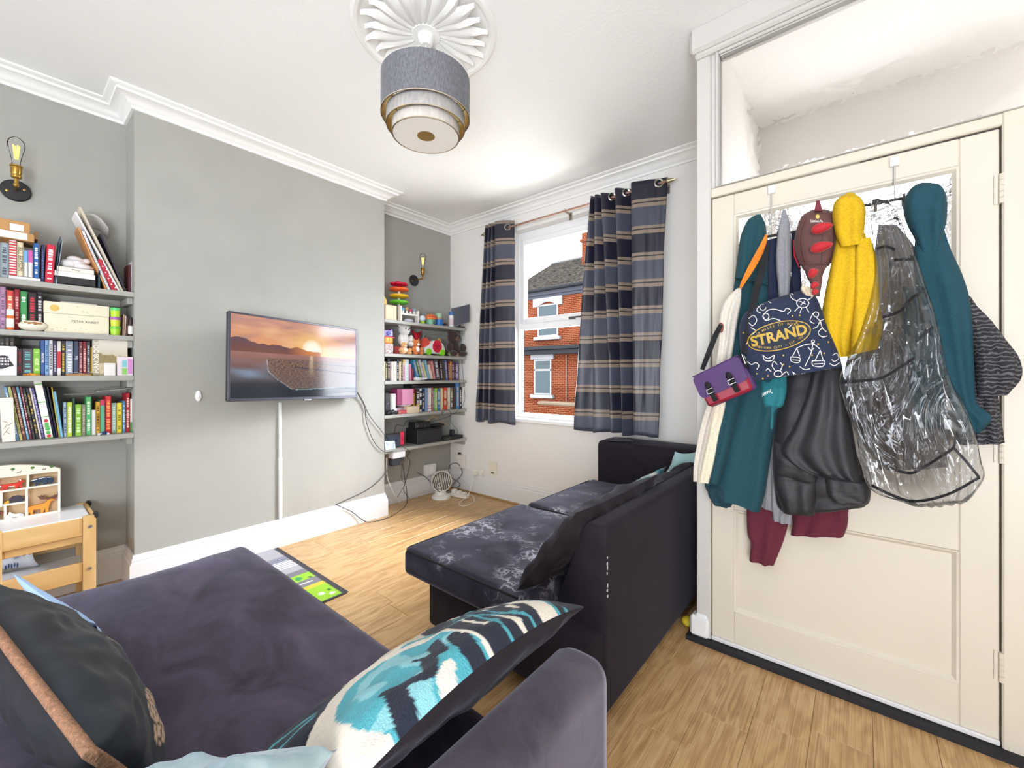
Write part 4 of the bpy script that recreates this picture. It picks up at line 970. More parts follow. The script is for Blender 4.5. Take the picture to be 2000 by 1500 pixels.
def book(x0, x1, yt, lean, col, phrase, shelf, z0, X, dep=None, printc=None, group=None, text=None, band=None, name='book', page=True, cap2=None):
    """x0..x1 at the foot of the spine, yt the row of its top (frame pixels), lean in pixels at the top; X the spine plane"""
    ya, yb_ = onX(x0, 740, X).y, onX(x1, 740, X).y
    if ya > yb_: ya, yb_ = yb_, ya
    zt = onX((x0 + x1) / 2 + lean, yt, X).z
    h = zt - z0; th = yb_ - ya - .0006
    off = onX((x0 + x1) / 2 + lean, 740, X).y - (ya + yb_) / 2
    ang = math.atan2(off, h); hh = math.hypot(off, h)
    if abs(ang) > .02: th *= math.cos(ang)
    dep = dep or min(.15, max(.09, h * .66), X - XAL - .004)
    # local frame: x into the alcove (-X), y along the shelf, z up the spine; pivot on the lower corner of the lean side
    piv = Vector((X, yb_ if ang > 0 else ya, z0))
    T = Matrix.Translation(piv) @ Matrix.Rotation(-ang, 4, 'X')
    y0 = -th if ang > 0 else 0; y1 = y0 + th
    bt = min(.0022, th * .2)
    mb = MB(T).box((-dep, y0, 0), (0, y0 + bt, hh)).box((-dep, y1 - bt, 0), (0, y1, hh)).box((-bt * 1.2, y0, 0), (0, y1, hh), min(.0012, bt * .5))
    if not page: mb = MB(T).box((-dep, y0, 0), (0, y1, hh), min(.0015, th * .2))
    o = build(mb, name, C(col, .5), origin=piv, smooth=0)
    tag(o, phrase + (' on the ' + shelf if shelf else ''), 'book' if name == 'book' else name.replace('_', ' '), group or ('books on the ' + shelf))
    if page: build(MB(T).box((-dep + .003, y0 + bt, .002), (-bt * 1.2, y1 - bt, hh - .003)), 'page_block', page_m, o, smooth=0)
    if band:
        mb = MB(T)
        for (a, b2) in band: mb.box((-.0005, y0 - .0001, hh * a), (.0004, y1 + .0001, hh * b2))
        build(mb, 'spine_band', C(cap2 or 'f0eee8', .5), o, smooth=0)
    if text:
        vs, fs = text2d(text, 1.0, .02)
        wd = max(v[0] for v in vs) - min(v[0] for v in vs); ht = max(v[1] for v in vs) - min(v[1] for v in vs)
        k = min(hh * .82 / wd, th * .72 / ht)
        build(MB(T).add([(.0007, (y0 + y1) / 2 + b2 * k, hh * .5 - a * k) for a, b2 in vs], fs), 'spine_title', C(printc or 'f4f0e6', .5), o, smooth=0)
    elif printc and th > .006:
        mb = MB(T); z = hh * .12; end = hh * .88; r_ = random.Random(int(x0 * 10))
        while z < end:
            L = r_.uniform(.004, .012); w = th * r_.uniform(.22, .30)
            if r_.random() < .85: mb.box((-.0004, (y0 + y1) / 2 - w, z), (.0005, (y0 + y1) / 2 + w, min(z + L, end)))
            z += L + r_.uniform(.002, .005)
        build(mb, 'spine_print', C(printc, .5), o, smooth=0)['kind'] = 'stuff'
    ALLB.append(o); return o
def slab(x0, x1, z0, th, col, label, cat, X, dep=.13, name='book', group=None, tilt=0, page=False, text=None, tc='222222', b=.002, textw=.5):
    """a box lying flat, x0..x1 in frame pixels along its front edge"""
    ya, yb_ = onX(x0, 740, X).y, onX(x1, 740, X).y
    T = Matrix.Translation((X, ya, z0)) @ Matrix.Rotation(tilt, 4, 'X'); L = (yb_ - ya)
    if page:
        o = build(MB(T).box((-dep, 0, 0), (0, L, .002)).box((-dep, 0, th - .002), (0, L, th)).box((-.002, 0, 0), (0, L, th)), name, C(col, .5), origin=T.translation, smooth=0)
        build(MB(T).box((-dep + .002, .002, .002), (-.002, L - .002, th - .002)), 'page_block', page_m, o, smooth=0)
    else: o = build(MB(T).box((-dep, 0, 0), (0, L, th), b), name, C(col, .5), origin=T.translation, smooth=0)
    tag(o, label, cat, group)
    if text:
        vs, fs = text2d(text, 1.0, .01); w = max(v[0] for v in vs) - min(v[0] for v in vs); k = L * textw / w
        k = min(k, th * .6)
        build(MB(T).add([(.0008, L / 2 + a * k, th / 2 + b2 * k) for a, b2 in vs], fs), 'title', C(tc, .5), o, smooth=0)
    return o
# ---- top shelf over the pine table
X1 = -3.04; z = LZ[0]; S = LS[0]
slab(17, 79, z, .021, 'e6e0e2', 'white book lying flat beneath the upright books on the ' + S, 'book', X1 + .004, name='book', group='books on the ' + S, page=True)
zz = z + .0215
book(1, 17, 474, 0, '93a1a8', 'grey blue picture book with inky branch pattern', S, z, X1, printc='47525c')
book(18, 32.5, 469, 0, 'e9e0dc', 'book with red and white striped spine', S, zz, X1, band=[(k / 13, k / 13 + .042) for k in range(13)], cap2='bf2b3c')
book(33, 46, 473, 0, 'd9cba6', 'cream paperback with tall grey capitals down its spine', S, zz, X1, text='BILL BRYSON', printc='6a6257')
book(46.5, 54.5, 489, 0, 'e7e4e0', 'small paperback half sky blue half white', S, zz, X1, band=[(.55, 1)], cap2='6aa4d6')
book(55, 64, 489, 0, 'e7e2e0', 'small paperback half magenta half white', S, zz, X1, band=[(.55, 1)], cap2='c45aa2')
book(65.5, 76.5, 475, 0, '2d66ab', 'royal blue hardback with white title', S, zz, X1, printc='e6e6ea')
book(79.5, 86, 478, 1, '1d2652', 'dark navy hardback beside the royal blue one', S, z, X1, printc='5a6aa0')
book(87, 104, 478, 4, 'c9203e', 'thick scarlet hardback with white title', S, z, X1, printc='f6e9e6')
book(105, 107.5, 462, 12, '34475a', 'thin slate blue folder leaning beside the scarlet hardback', S, z, X1, page=False, name='folder')
book(108.2, 110.4, 466, 13, '8f9aa6', 'thin clear grey folder leaning beside the slate one', S, z, X1, page=False, name='folder')
slab(110.5, 187, z, .009, '2a2320', 'thin dark book at the bottom of the pile on the ' + S, 'book', X1, group='books on the ' + S)
slab(112, 186, z + .0095, .036, '1f1d20', 'thick black book with pale script lying in the pile on the ' + S, 'book', X1, page=True, group='books on the ' + S)
slab(106.6, 186, z + .046, .026, 'ece9e4', 'wide flat white box lying on the black book on the ' + S, 'box', X1, name='flat_box', group='white boxes in the pile')
slab(111, 184, z + .0725, .022, 'e3ddd4', 'upper off-white device box in the pile, lettered iPhone', 'box', X1, name='flat_box', group='white boxes in the pile', text='iPhone', tc='55504c', textw=.22)
cl = onX(150, 500, X1 - .06)
mb = MB()
for (dy, dz, r) in ((-.03, .024, (.05, .035, .024)), (.0, .034, (.045, .04, .022)), (.02, .018, (.05, .045, .018)), (-.005, .055, (.03, .034, .016)), (.03, .050, (.025, .022, .016))):
    mb.ell((X1 - .065, cl.y + dy, z + .094 + dz), r, 14, 9)
for i, v in enumerate(mb.v): v += Vector((nz(v.y * 40, v.z * 40, 1), nz(v.x * 40, v.z * 40, 2), nz(v.x * 40, v.y * 40, 3))) * .005
tag(build(mb, 'cloth_bundle', M('white_cloth', 'e6e2e4', .9), smooth=70), 'crumpled white cloth bundle sitting on the pile of boxes', 'cloth')
book(192, 196, 528, 0, '2f4a55', 'thin dark teal book behind the spiral notebook', S, z, X1)
book(207, 210.5, 443, -56, 'c98d57', 'tall orange brown card backed notepad leaning over', S, z, X1, page=False, name='notepad', dep=.15)
sp = book(211.5, 217, 452, -52, 'e4e3e6', 'spiral bound white notebook leaning against the brown notepad', S, z, X1, page=False, name='notebook', dep=.14)
mb = MB(); A_, B_ = onX(214, 566, X1 + .002), onX(163, 456, X1 + .002)
for k in range(26): p = A_.lerp(B_, .06 + .9 * k / 25); mb.cyl(p + Vector((.001, -.005, 0)), p + Vector((.002, .005, .003)), .0012, n=5)
build(mb, 'spiral', C('b9bcc4', .3, metal=.8), sp, smooth=0)['kind'] = 'stuff'
rf = book(219, 230, 508, -29, 'b11d36', 'red spotted folder leaning beside the spiral notebook', S, z, X1, page=False, name='folder', dep=.13)
mb = MB(); A_, B_ = onX(224, 564, X1), onX(199, 512, X1)
for k in range(9): p = A_.lerp(B_, .05 + .9 * k / 8) + Vector((.001, .005 * (-1) ** k, 0)); mb.lathe([(.0035, 0), (.0035, .001), (0, .0012)], p, 8, 'x')
build(mb, 'spot', C('f2e9e6', .5), rf, smooth=0)['kind'] = 'stuff'
book(232, 236.5, 414, -86, 'efecec', 'long white wad of papers leaning furthest over the spiral notebook', S, z, X1, page=False, name='paper_wad', dep=.16)
book(237.5, 243, 405, -84, 'd9cdbb', 'cream cardboard document wallet stuffed with papers leaning', S, z, X1, page=True, name='folder', dep=.16)
book(244.5, 248.5, 456, -50, '2f2738', 'dark purple ring folder leaning behind the paper wads', S, z, X1, page=False, name='folder', dep=.15)
P0 = onX(166, 418, X1 - .05); P1 = onX(212, 446, X1 - .09)
def curl(u, v): 
    p = P0.lerp(P1, u); return Vector((p.x - .10 * v, p.y + .01 * v, p.z + .03 * math.sin(PI * u) - .10 * v * (1 - u) * .6 - .035 * u * v))
o = build(MB().grid(10, 8, curl), 'paper_sheet', C('ece9ea', .8), smooth=60); o.modifiers.new('t', 'SOLIDIFY').thickness = .0008
tag(o, 'curling white paper sheet sticking up out of the cream wallet', 'paper')
book(250.3, 255, 517, 0, '5a1822', 'small maroon book by the chimney breast', S, z, X1 - .03, dep=.12)
book(255.6, 260, 511, 0, 'e6dadf', 'small pinkish white book touching the chimney breast', S, z, X1 - .03, dep=.12)
# boxes on top of the books
def carton(x0, x1, z0, z1, label, col, X, dep, open_=False):
    ya, yb_ = onX(x0, 740, X).y, onX(x1, 740, X).y
    T = thing('cardboard_box', label, 'box', (X - dep / 2, (ya + yb_) / 2, z0), 'cartons on the top shelf')
    build(MB().box((X - dep, ya, z0), (X, yb_, z1), .002), 'carton', col, T, smooth=0); return T, ya, yb_
zt_ = onX(40, 472, X1).z
card = M('brown_cardboard', 'b98c58', .8, nscale=6, namt=.06)
cb_, ya, yb_ = carton(-8, 67, zt_ + .003, zt_ + .040, 'low carton with white printed front lying on the upright books', card, X1 + .02, .15)
build(MB().box((X1 + .02, ya + .0, zt_ + .006), (X1 + .021, yb_ - .022, zt_ + .038)), 'label', C('ece8e2', .6), cb_, smooth=0)
build(MB().box((X1 - .10, yb_, zt_ + .02), (X1 + .018, yb_ + .012, zt_ + .058), .001), 'flap', C('7a5a3c', .8), cb_, smooth=0)
cb2, ya, yb_ = carton(-8, 59, zt_ + .0405, zt_ + .092, 'upper brown carton with white address label on the top shelf', card, X1 + .012, .14)
build(MB().box((X1 + .012, yb_ - .062, zt_ + .046), (X1 + .0128, yb_ - .02, zt_ + .076)), 'label', C('e9e6e4', .6), cb2, smooth=0)
# ---- second shelf
X2 = -3.075; z = LZ[1]; S = LS[1]
book(0, 11.5, 560, 0, 'b98cae', 'tall lilac book at the edge', S, z, X2, printc='7c5a7c')
book(12.5, 27, 567, 0, 'd4463a', 'orange red hardback behind the medicine bottle', S, z, X2, printc='f0c8a8')
book(28, 38.5, 565, 0, 'a2172e', 'dark crimson hardback', S, z, X2, printc='d9a0a0')
book(39.5, 53.5, 569, 0, '3f9b55', 'leaf green hardback with white title', S, z, X2, printc='eef3ea')
book(55, 71.5, 572, 0, '231e22', 'black hardback with large red lettering', S, z, X2, printc='c8203a')
book(72.5, 83.5, 570, 0, '2c2630', 'charcoal hardback with pale lettering and a red foot', S, z, X2, printc='cfc8cc', band=[(0, .18)], cap2='b0283a')
ya, yb_ = onX(86, 740, X2 + .03).y, onX(213, 740, X2 + .03).y; zt_ = onX(150, 593, X2 + .03).z
T = thing('gift_box', 'long cream illustrated box with serif lettering on the second shelf', 'box', (X2 - .03, (ya + yb_) / 2, z))
cream_box = M('cream_box', 'e6dcc4', .6)
build(MB().box((X2 - .10, ya, z), (X2 + .03, yb_, z + (zt_ - z) * .62), .0015), 'tray', cream_box, T, smooth=0)
build(MB().box((X2 - .101, ya - .001, z + (zt_ - z) * .625), (X2 + .031, yb_ + .001, zt_), .0015), 'box_lid', cream_box, T, smooth=0)
def flat_text(txt, T_, X, y, zc, w, col, name='lettering', bold=.0, maxh=None):
    vs, fs = text2d(txt, 1.0, bold, width=w)
    return build(MB().add([(X, y + a, zc + b2) for a, b2 in vs], fs), name, C(col, .5), T_, smooth=0)
flat_text('PETER RABBIT', T, X2 + .0306, ya + (yb_ - ya) * .62, z + (zt_ - z) * .40, (yb_ - ya) * .43, '57524a')
mb = MB(); mb.lathe([(0, 0), (.016, 0), (.016, .0006), (0, .0008)], (X2 + .031, ya + .035, z + (zt_ - z) * .80), 20, 'x'); build(mb, 'roundel', C('d8b45e', .5), T, smooth=0)
mb = MB(); r_ = random.Random(7)
for k in range(26):
    yy = ya + r_.uniform(.01, yb_ - ya - .02); zq = z + r_.choice([r_.uniform(.72, .95), r_.uniform(.04, .2)]) * (zt_ - z); mb.box((X2 + .0305, yy, zq), (X2 + .0315, yy + r_.uniform(.003, .008), zq + r_.uniform(.001, .003)))
build(mb, 'printed_sprig', C('b9b78a', .6), T, smooth=0)['kind'] = 'stuff'
slab(118, 190, zt_ + .0005, .010, 'e9e5dd', 'thin white tray lying on top of the long cream box', 'tray', X2 - .01, name='tray')
def lathe_thing(name, label, cat, prof, c, mat, n=18, group=None):
    return tag(build(MB().lathe(prof, c, n), name, mat, smooth=40), label, cat, group)
def bottle(x0, x1, ytop, z0, X, col, capc, label, name='bottle', capf=.3, cat='bottle', labc=None):
    ya, yb_ = onX(x0, 740, X).y, onX(x1, 740, X).y; r = (yb_ - ya) / 2; c = (X, (ya + yb_) / 2, 0); zt = onX((x0 + x1) / 2, ytop, X).z; h = zt - z0
    T = thing(name, label, cat, (c[0], c[1], z0))
    zc = z0 + h * (1 - capf)
    build(MB().lathe([(r * .9, z0), (r, z0 + .003), (r, zc - .006), (r * .75, zc), (r * .75, zc + .001)], c, 18), 'body', C(col, .4), T)
    build(MB().lathe([(r * .95, zc), (r * .95, zt - .002), (r * .85, zt), (0, zt)], c, 18), 'cap', C(capc, .4), T)
    if labc: build(MB().lathe([(r + .0005, z0 + h * .12), (r + .0005, z0 + h * .55)], c, 18, caps=False), 'label', C(labc, .5), T)
    return T
bottle(12, 28, 604, z, X2 + .045, 'e0702c', 'eceae6', 'orange medicine bottle with white cap in front of the red books', labc='e9e4da')
e0 = onX(64, 631, X2 + .05); T = thing('oval_tin', 'oval cream tin with painted animal scene on the second shelf', 'tin', (e0.x, e0.y, z))
build(MB().ell((X2 + .04, e0.y, z + .026), (.03, .046, .026), 24, 12), 'body', C('e8dfcc', .35), T, smooth=60)
mb = MB(); r_ = random.Random(3)
for k in range(12): a = r_.uniform(-.8, .8); mb.ell((X2 + .04 + .0285 * math.cos(a * .6), e0.y + .03 * a, z + .036 + r_.uniform(-.004, .005)), (.004, .006, .0035), 6, 4)
build(mb, 'painted_scene', C('a9764a', .5), T)['kind'] = 'stuff'
ty = [onX(x, 740, X2 + .04).y for x in (215, 237)]; tr = (ty[1] - ty[0]) / 2; tc_ = (X2 + .03, sum(ty) / 2); hz_ = (onX(226, 601, X2 + .04).z - z) / 3
for k, (bc, lc, nm) in enumerate((('a6d62a', '6fc23c', 'lowest of the stack, lime with green lid'), ('cfd638', '9a5aa8', 'middle of the stack, yellow with purple lid'), ('b4dc2e', '55c46c', 'topmost of the stack, lime with mint lid'))):
    zb_ = z + k * hz_; T = thing('dough_tub', 'small modelling dough tub, ' + nm, 'tub', (tc_[0], tc_[1], zb_), 'dough tubs on the second shelf')
    build(MB().lathe([(tr * .82, zb_), (tr * .95, zb_ + hz_ * .68)], (tc_[0], tc_[1], 0), 18), 'body', C(bc, .4), T); build(MB().lathe([(tr, zb_ + hz_ * .68), (tr, zb_ + hz_ * .97), (tr * .9, zb_ + hz_ * .995), (0, zb_ + hz_ * .995)], (tc_[0], tc_[1], 0), 18), 'tub_lid', C(lc, .4), T)
for k, (a, b2, c, nm) in enumerate(((238.5, 242, 'b98f78', 'tan'), (242.5, 245, 'ddd4cc', 'pale'), (245.5, 248.5, '6a3f38', 'reddish'))): book(a, b2, 614 + k * 3, 2, c, nm + ' pocket picture card standing beside the dough tubs', '', z, X2 + .02, page=False, name='picture_card', group='cards beside the dough tubs', dep=.07)
bottle(250, 260, 620, z, X2 + .03, '3a2622', '2a2022', 'little dark bottle with white label beside the dough tubs', labc='e6e2de')
# ---- third shelf
X3 = -3.06; z = LZ[2]; S = LS[2]
for k in range(3): book(0 + 9.5 * k, 9 + 9.5 * k, 659, 0, ['4d4a48', '57534f', '46423f'][k], ['olive grey', 'stone grey', 'dark umber'][k] + ' case behind the white plaque', S, z, X3 - .05, dep=.12, printc='8a8478')
ya, yb_ = onX(-14, 740, X3 + .045).y, onX(33, 740, X3 + .045).y; zt_ = onX(10, 676, X3 + .045).z
T = thing('plaque', 'square white plaque with black hand-lettered blob on the third shelf', 'plaque', (X3 + .04, (ya + yb_) / 2, z))
build(MB().box((X3 + .025, ya, z), (X3 + .045, yb_, zt_), .003), 'board', C('ecebf2', .4), T, smooth=0)
pts = [(-.030, 0), (-.026, .022), (-.006, .030), (.012, .026), (.016, .010), (.024, -.004), (.028, -.016), (.014, -.022), (-.008, -.032), (-.024, -.022)]
pts = [tuple(p)[:2] for p in catmull([(a, b2, 0) for a, b2 in pts + pts[:1]], 5)][:-1][::-1]
yc, zc = onX(8, 707, X3 + .046).y, onX(8, 707, X3 + .046).z
build(MB().prism(pts, lambda a, b2, d: (X3 + .045 + d, yc + a, zc + b2), 0, .0006), 'printed_blob', C('2d2430', .6), T, smooth=0)
mb = MB(); r_ = random.Random(2)
for j in range(3):
    for i in range(4): mb.box((X3 + .0457, yc - .017 + i * .009, zc + .012 - j * .013), (X3 + .0463, yc - .012 + i * .009 + r_.uniform(-.001, .002), zc + .020 - j * .013))
build(mb, 'print_strokes', C('d9d4dc', .6), T, smooth=0)['kind'] = 'stuff'
dv = [(33.5, 43, 681, '5b4e54', 'grey case with red lettering', 'c23a48'), (43.5, 64.5, 681, '4d4850', 'wide grey box set with teal and pink lettering', '69b6b8'), (65, 78.5, 681, '84c23c', 'bright green case', 'd9ecb0'), (79.5, 87.5, 664, '3c5da0', 'blue film case lettered in pale blue', None), (88, 95.5, 664, '80a8d2', 'pale blue film case', '44649a'), (96, 103.5, 664, 'dfe0e4', 'white film case', '7a7078'), (104, 111.5, 665, '39324f', 'dark violet film case', 'b8b0c8'), (112, 119.5, 666, 'e3dcd8', 'white film case with red middle', None), (120, 127.5, 665, '25242a', 'black film case with yellow lettering', 'd9b432'), (128.5, 143.5, 666, '8f98a8', 'wide silver film case', 'dfe3ea'), (144.5, 154, 666, '3a4562', 'navy film case with large white numerals', 'e6e6ee'), (154.5, 161.5, 667, '7b4b54', 'dusky rose film case', 'cfa8a8'), (162, 169, 667, '8f2f38', 'wine red film case', 'e2b8b0'), (169.5, 176.5, 667, '4b4b50', 'graphite film case beside the mustard book', 'a8a8b0'), (177, 180.5, 678, 'a98a2c', 'thin mustard book', None)]
for (a, b2, y, c, nm, pc) in dv:
    book(a, b2, y, 0, c, nm, S, z, X3, dep=.125, printc=pc, page=False, name='film_case' if 'film' in nm else 'book', text='AVATAR' if a == 79.5 else ('911' if a == 144.5 else None), band=[(.22, .7)] if 'red middle' in nm else None, cap2='c2383c' if 'red middle' in nm else None)
zt_ = onX(120, 664, X3).z
slab(40, 178, zt_ + .001, .006, '4a3a44', 'thin dark magazine lying on the film cases', 'magazine', X3 + .012, name='magazine', dep=.13)
slab(37, 150, zt_ + .0075, .004, 'd9c8c0', 'thin pale magazine lying on the dark one over the film cases', 'magazine', X3 + .02, name='magazine', dep=.12, tilt=-.004)
T = onX(215, 740, X3 + .03)
ya, yb_ = onX(181.5, 740, X3 + .03).y, onX(249, 740, X3 + .03).y; zt_ = onX(215, 662, X3 + .03).z; W2 = yb_ - ya; H2 = zt_ - z
def landscape(u, v):
    c = mixc(lin('b9a98c'), lin('e2dcd0'), max(0, v - .35) * 2)
    if v < .62 + .06 * nz(u * 8, 2) - .12 * u: c = mixc(lin('7d6f49'), lin('a08f63'), .5 + .8 * nz(u * 30, v * 30))
    if v < .33: c = mixc(lin('b3a384'), lin('cdbfa4'), .5 + nz(u * 9, v * 9))
    if u < .17: c = mixc(c, lin('9c8f6e'), .45)
    return c
T = thing('handbook', 'large landscape-covered handbook standing face out on the third shelf', 'book', (X3, (ya + yb_) / 2, z))
build(MB().box((X3 - .006, ya, z), (X3 + .029, yb_, zt_), .001), 'page_block', page_m, T, smooth=0)
build(MB().grid(40, 40, lambda u, v: Vector((X3 + .0302, ya + W2 * u, z + H2 * v)), colfn=landscape), 'front_cover', M('printed_cover', 'ffffff', .4, attr='Col'), T, smooth=0, recalc=False)
vs, fs = text2d('HANDBOOK', 1.0, .012, width=H2 * .86)
build(MB().add([(X3 + .0308, ya + W2 * .10 - b2, z + H2 * .5 + a) for a, b2 in vs], fs), 'cover_title', C('f3efe6', .5), T, smooth=0)
slab(204, 226, z, onX(215, 709, X3 + .045).z - z, 'e9e4e0', 'little white box with red dots in front of the handbook', 'box', X3 + .054, dep=.022, name='small_box')
o = slab(229, 260, z, onX(245, 697, X3 + .05).z - z, 'e3d6de', 'pink and white card box on the third shelf by the chimney breast', 'box', X3 + .052, dep=.05, name='card_box')
mb = MB(); y0_ = onX(229, 740, X3 + .052).y; w_ = onX(260, 740, X3 + .052).y - y0_; h_ = onX(245, 697, X3 + .05).z - z
mb.box((X3 + .052, y0_ + w_ * .3, z + h_ * .45), (X3 + .0526, y0_ + w_ * .6, z + h_ * .8)); build(mb, 'print_patch', C('7cc0cc', .5), o, smooth=0)
build(MB().box((X3 + .052, y0_ + w_ * .3, z + h_ * .06), (X3 + .0527, y0_ + w_ * .62, z + h_ * .40)), 'print_patch', C('8fbf6a', .5), o, smooth=0)
build(MB().box((X3 + .052, y0_ + w_ * .66, z + h_ * .1), (X3 + .0528, y0_ + w_ * .95, z + h_ * .9)), 'print_patch', C('c88ac8', .5), o, smooth=0)
bottle(251, 259, 668, z, X3 - .04, '2b3330', '1d2022', 'dark jar behind the pink and white card box', capf=.15)
slab(128.5, 180, z, .008, 'b9854c', 'tan leaflet lying in front of the film cases', 'leaflet', X3 + .045, dep=.04, name='leaflet')
def leaf_(u, v): return Vector((X3 + .05 - .04 * v, onX(130, 740, X3 + .05).y + (onX(203, 740, X3 + .05).y - onX(130, 740, X3 + .05).y) * u, z + .0085 + .007 * abs(math.sin(u * 7)) * (1 - v * .5)))
o = build(MB().grid(20, 4, leaf_), 'leaflet', C('e9dfc8', .7), smooth=60); o.modifiers.new('t', 'SOLIDIFY').thickness = .0008; tag(o, 'crinkled cream leaflet lying open on the tan one before the film cases', 'leaflet')
mb = MB(); y0_, y1_ = onX(44, 740, X3 + .05).y, onX(87, 740, X3 + .05).y; r_ = random.Random(5)
def sweet(u, v): return Vector((X3 + .055 - .045 * v, y0_ + (y1_ - y0_) * u, z + .002 + .016 * math.sin(PI * v) * (.6 + .5 * nz(u * 7, v * 3)) * math.sin(PI * min(1, u * 1.1 + .05))))
o = build(MB().grid(30, 10, sweet, colfn=lambda u, v: lin(['e0431f', 'f0a81e', 'd8281c', 'f2d03a', 'c8b82a'][int(abs(nz(u * 9, v * 7, 3)) * 14) % 5])), 'sweet_bag', M('foil_sweets', 'ffffff', .35, attr='Col'), smooth=60); o.modifiers.new('t', 'SOLIDIFY').thickness = .001
tag(o, 'shiny orange and yellow sweet packet in front of the bright green case', 'packet')
# ---- lowest shelf
X4 = -3.06; z = LZ[3]; S = LS[3]
o = book(4, 31, 777, -5, 'e9e2d6', 'wide cream board book with twig drawing', S, z, X4 + .02, page=False)
mb = MB()
for (a, b2) in (((6, 850), (18, 835)), ((12, 843), (20, 848)), ((8, 838), (14, 828)), ((14, 832), (24, 826)), ((5, 822), (16, 826))):
    p, q = onX(*a, X4 + .0208), onX(*b2, X4 + .0208); mb.cyl(p, q, .0012, n=4)
build(mb, 'twig_drawing', C('b39a8c', .6), o, smooth=0)['kind'] = 'stuff'
lo = [(32, 38, 755, -25, '6f9cc4', 'sky blue slim book leaning first in the row', 'dfe8f2'), (38.5, 45, 755, -24, 'b6b676', 'khaki slim book leaning', '8a8a50'), (45.5, 52.5, 755, -23, '6a392b', 'chestnut brown book leaning', 'c09a80'), (53, 58.5, 755, -22, '5e90a8', 'teal grey slim book leaning', 'd0dde4'), (59, 63.5, 755, -21, '7e2d3f', 'burgundy slim book leaning', 'd8b0b8'), (64, 70.5, 758, -21, '222226', 'black book leaning beside the burgundy one', '8a7a5a'), (71, 77.5, 758, -21, '2d2c31', 'charcoal book with yellow specks leaning', 'c8a848'), (78, 82, 758, -21, 'd9d0ca', 'slim white book with red top leaning', 'b83a3a'), (82.5, 88.5, 758, -22, '4e4779', 'violet book leaning', 'b8b0d8'), (105.5, 110, 754, -22, '1c2852', 'slim dark blue book leaning beside the strawberry book', None), (110.5, 114.5, 755, -20, '212125', 'slim jet black book leaning beside the dark blue one', None), (115, 117.6, 756, -15, 'd8b23a', 'very thin yellow book leaning', None)]
for (a, b2, y, l, c, nm, pc) in lo: book(a, b2, y, l, c, nm, S, z, X4 - .01, printc=pc, page=False, dep=.15)
sb = book(89.5, 104.5, 744, -23, 'efece4', 'tall white book with strawberries and leaves on its spine, leaning', S, z, X4 + .012, page=False, dep=.15, band=[(.0, .02), (.37, .385), (.62, .635), (.93, .95)], cap2='6fae5a')
mb = MB(); A_, B_ = onX(97, 858, X4 + .0128), onX(74, 744, X4 + .0128)
for f_ in (.06, .32): p = A_.lerp(B_, f_); mb.lathe([(.0075, 0), (.0075, .0008), (0, .001)], p, 10, 'x')
build(mb, 'strawberry', C('c22538', .5), sb, smooth=0)['kind'] = 'stuff'
mb = MB()
for f_ in (.18, .26, .12, .22): p = A_.lerp(B_, f_); mb.lathe([(.0085, 0), (.0085, .0006), (0, .0008)], p, 6, 'x')
build(mb, 'leaf_print', C('5cae5c', .5), sb, smooth=0)['kind'] = 'stuff'
book(118, 124.5, 765, -15, '7fbbd6', 'light blue soft magazine fanning open', S, z, X4 + .0, dep=.14)
sm2 = [(125, 130.5, 786, -1, 'a3b8cc', 'pale grey blue little book', '3c5a78'), (131, 141.5, 786, 0, 'bcd047', 'lime and white little book', 'f2f4dc'), (142, 146.5, 778, 0, '2f5042', 'bottle green little book', None), (147, 159.5, 790, 0, '85bb39', 'grass green little book', 'cfe6a8'), (160, 167.5, 790, 0, '8e8774', 'taupe little book', 'b8b09a'), (168, 178.5, 775, 0, '57b26b', 'emerald book with pale letters', 'e2f0d8'), (179, 187, 801, 0, 'e9e9e5', 'short plain white book', None), (187.5, 195.5, 785, 0, 'dba530', 'amber yellow book', '5a4a20'), (196, 205, 781, 0, '64b08c', 'mint green book with red top', None), (206, 217.5, 774, 0, 'cf232e', 'bright red book with orange letters', 'f0a050'), (218, 227.5, 787, 0, '8fa690', 'sage green book', 'c8d4c4'), (228, 238.5, 787, 0, 'e4d03a', 'lemon yellow book', '8a8030'), (239, 245.5, 783, 0, '4f88b6', 'cornflower blue book', 'c8dcec'), (246, 253.5, 768, 0, 'b6202d', 'tall ruby red book', 'f0d0c0'), (254, 260, 779, 0, 'e9e7e1', 'white book with green and blue foot touching the chimney breast', None)]
for (a, b2, y, l, c, nm, pc) in sm2: book(a, b2, y, l, c, nm, S, z, X4, printc=pc, dep=.12, page=nm[0] not in 'x', band=[(.84, 1)] if 'red top' in nm else ([(0, .3)] if 'blue foot' in nm else None), cap2='c8305a' if 'red top' in nm else '4a8a4a')
zt_ = onX(150, 773, X4).z
slab(125, 190, onX(150, 776, X4).z + .012, .004, '9a9a96', 'thin grey comic lying across the little books', 'magazine', X4 - .02, dep=.08, name='comic', tilt=.03)
slab(188, 258, onX(190, 772, X4).z + .016, .007, '8c918c', 'rolled comic lying tilted over the red book', 'magazine', X4 + .01, dep=.08, name='comic', tilt=.10)
cp = onX(202, 849, X4 + .045); T = thing('toy_car', 'tiny blue and white toy race car in front of the amber book', 'toy car', (X4 + .04, cp.y, z))
build(MB().box((X4 + .028, cp.y - .024, z + .004), (X4 + .05, cp.y + .024, z + .010), .002).ell((X4 + .039, cp.y + .004, z + .011), (.009, .013, .007), 10, 6), 'body', C('26335c', .3), T)
for (dx, dy) in ((.0, -.017), (.0, .017), (.022, -.017), (.022, .017)): build(MB().lathe([(.0055, 0), (.0055, .005), (.002, .006)], (X4 + .026 + dx, cp.y + dy, z + .0055), 10, 'x'), 'wheel', C('d8dce4', .4), T)
build(MB().box((X4 + .05, cp.y - .022, z + .006), (X4 + .0506, cp.y - .006, z + .010)), 'stripe', C('eceef2', .4), T, smooth=0)
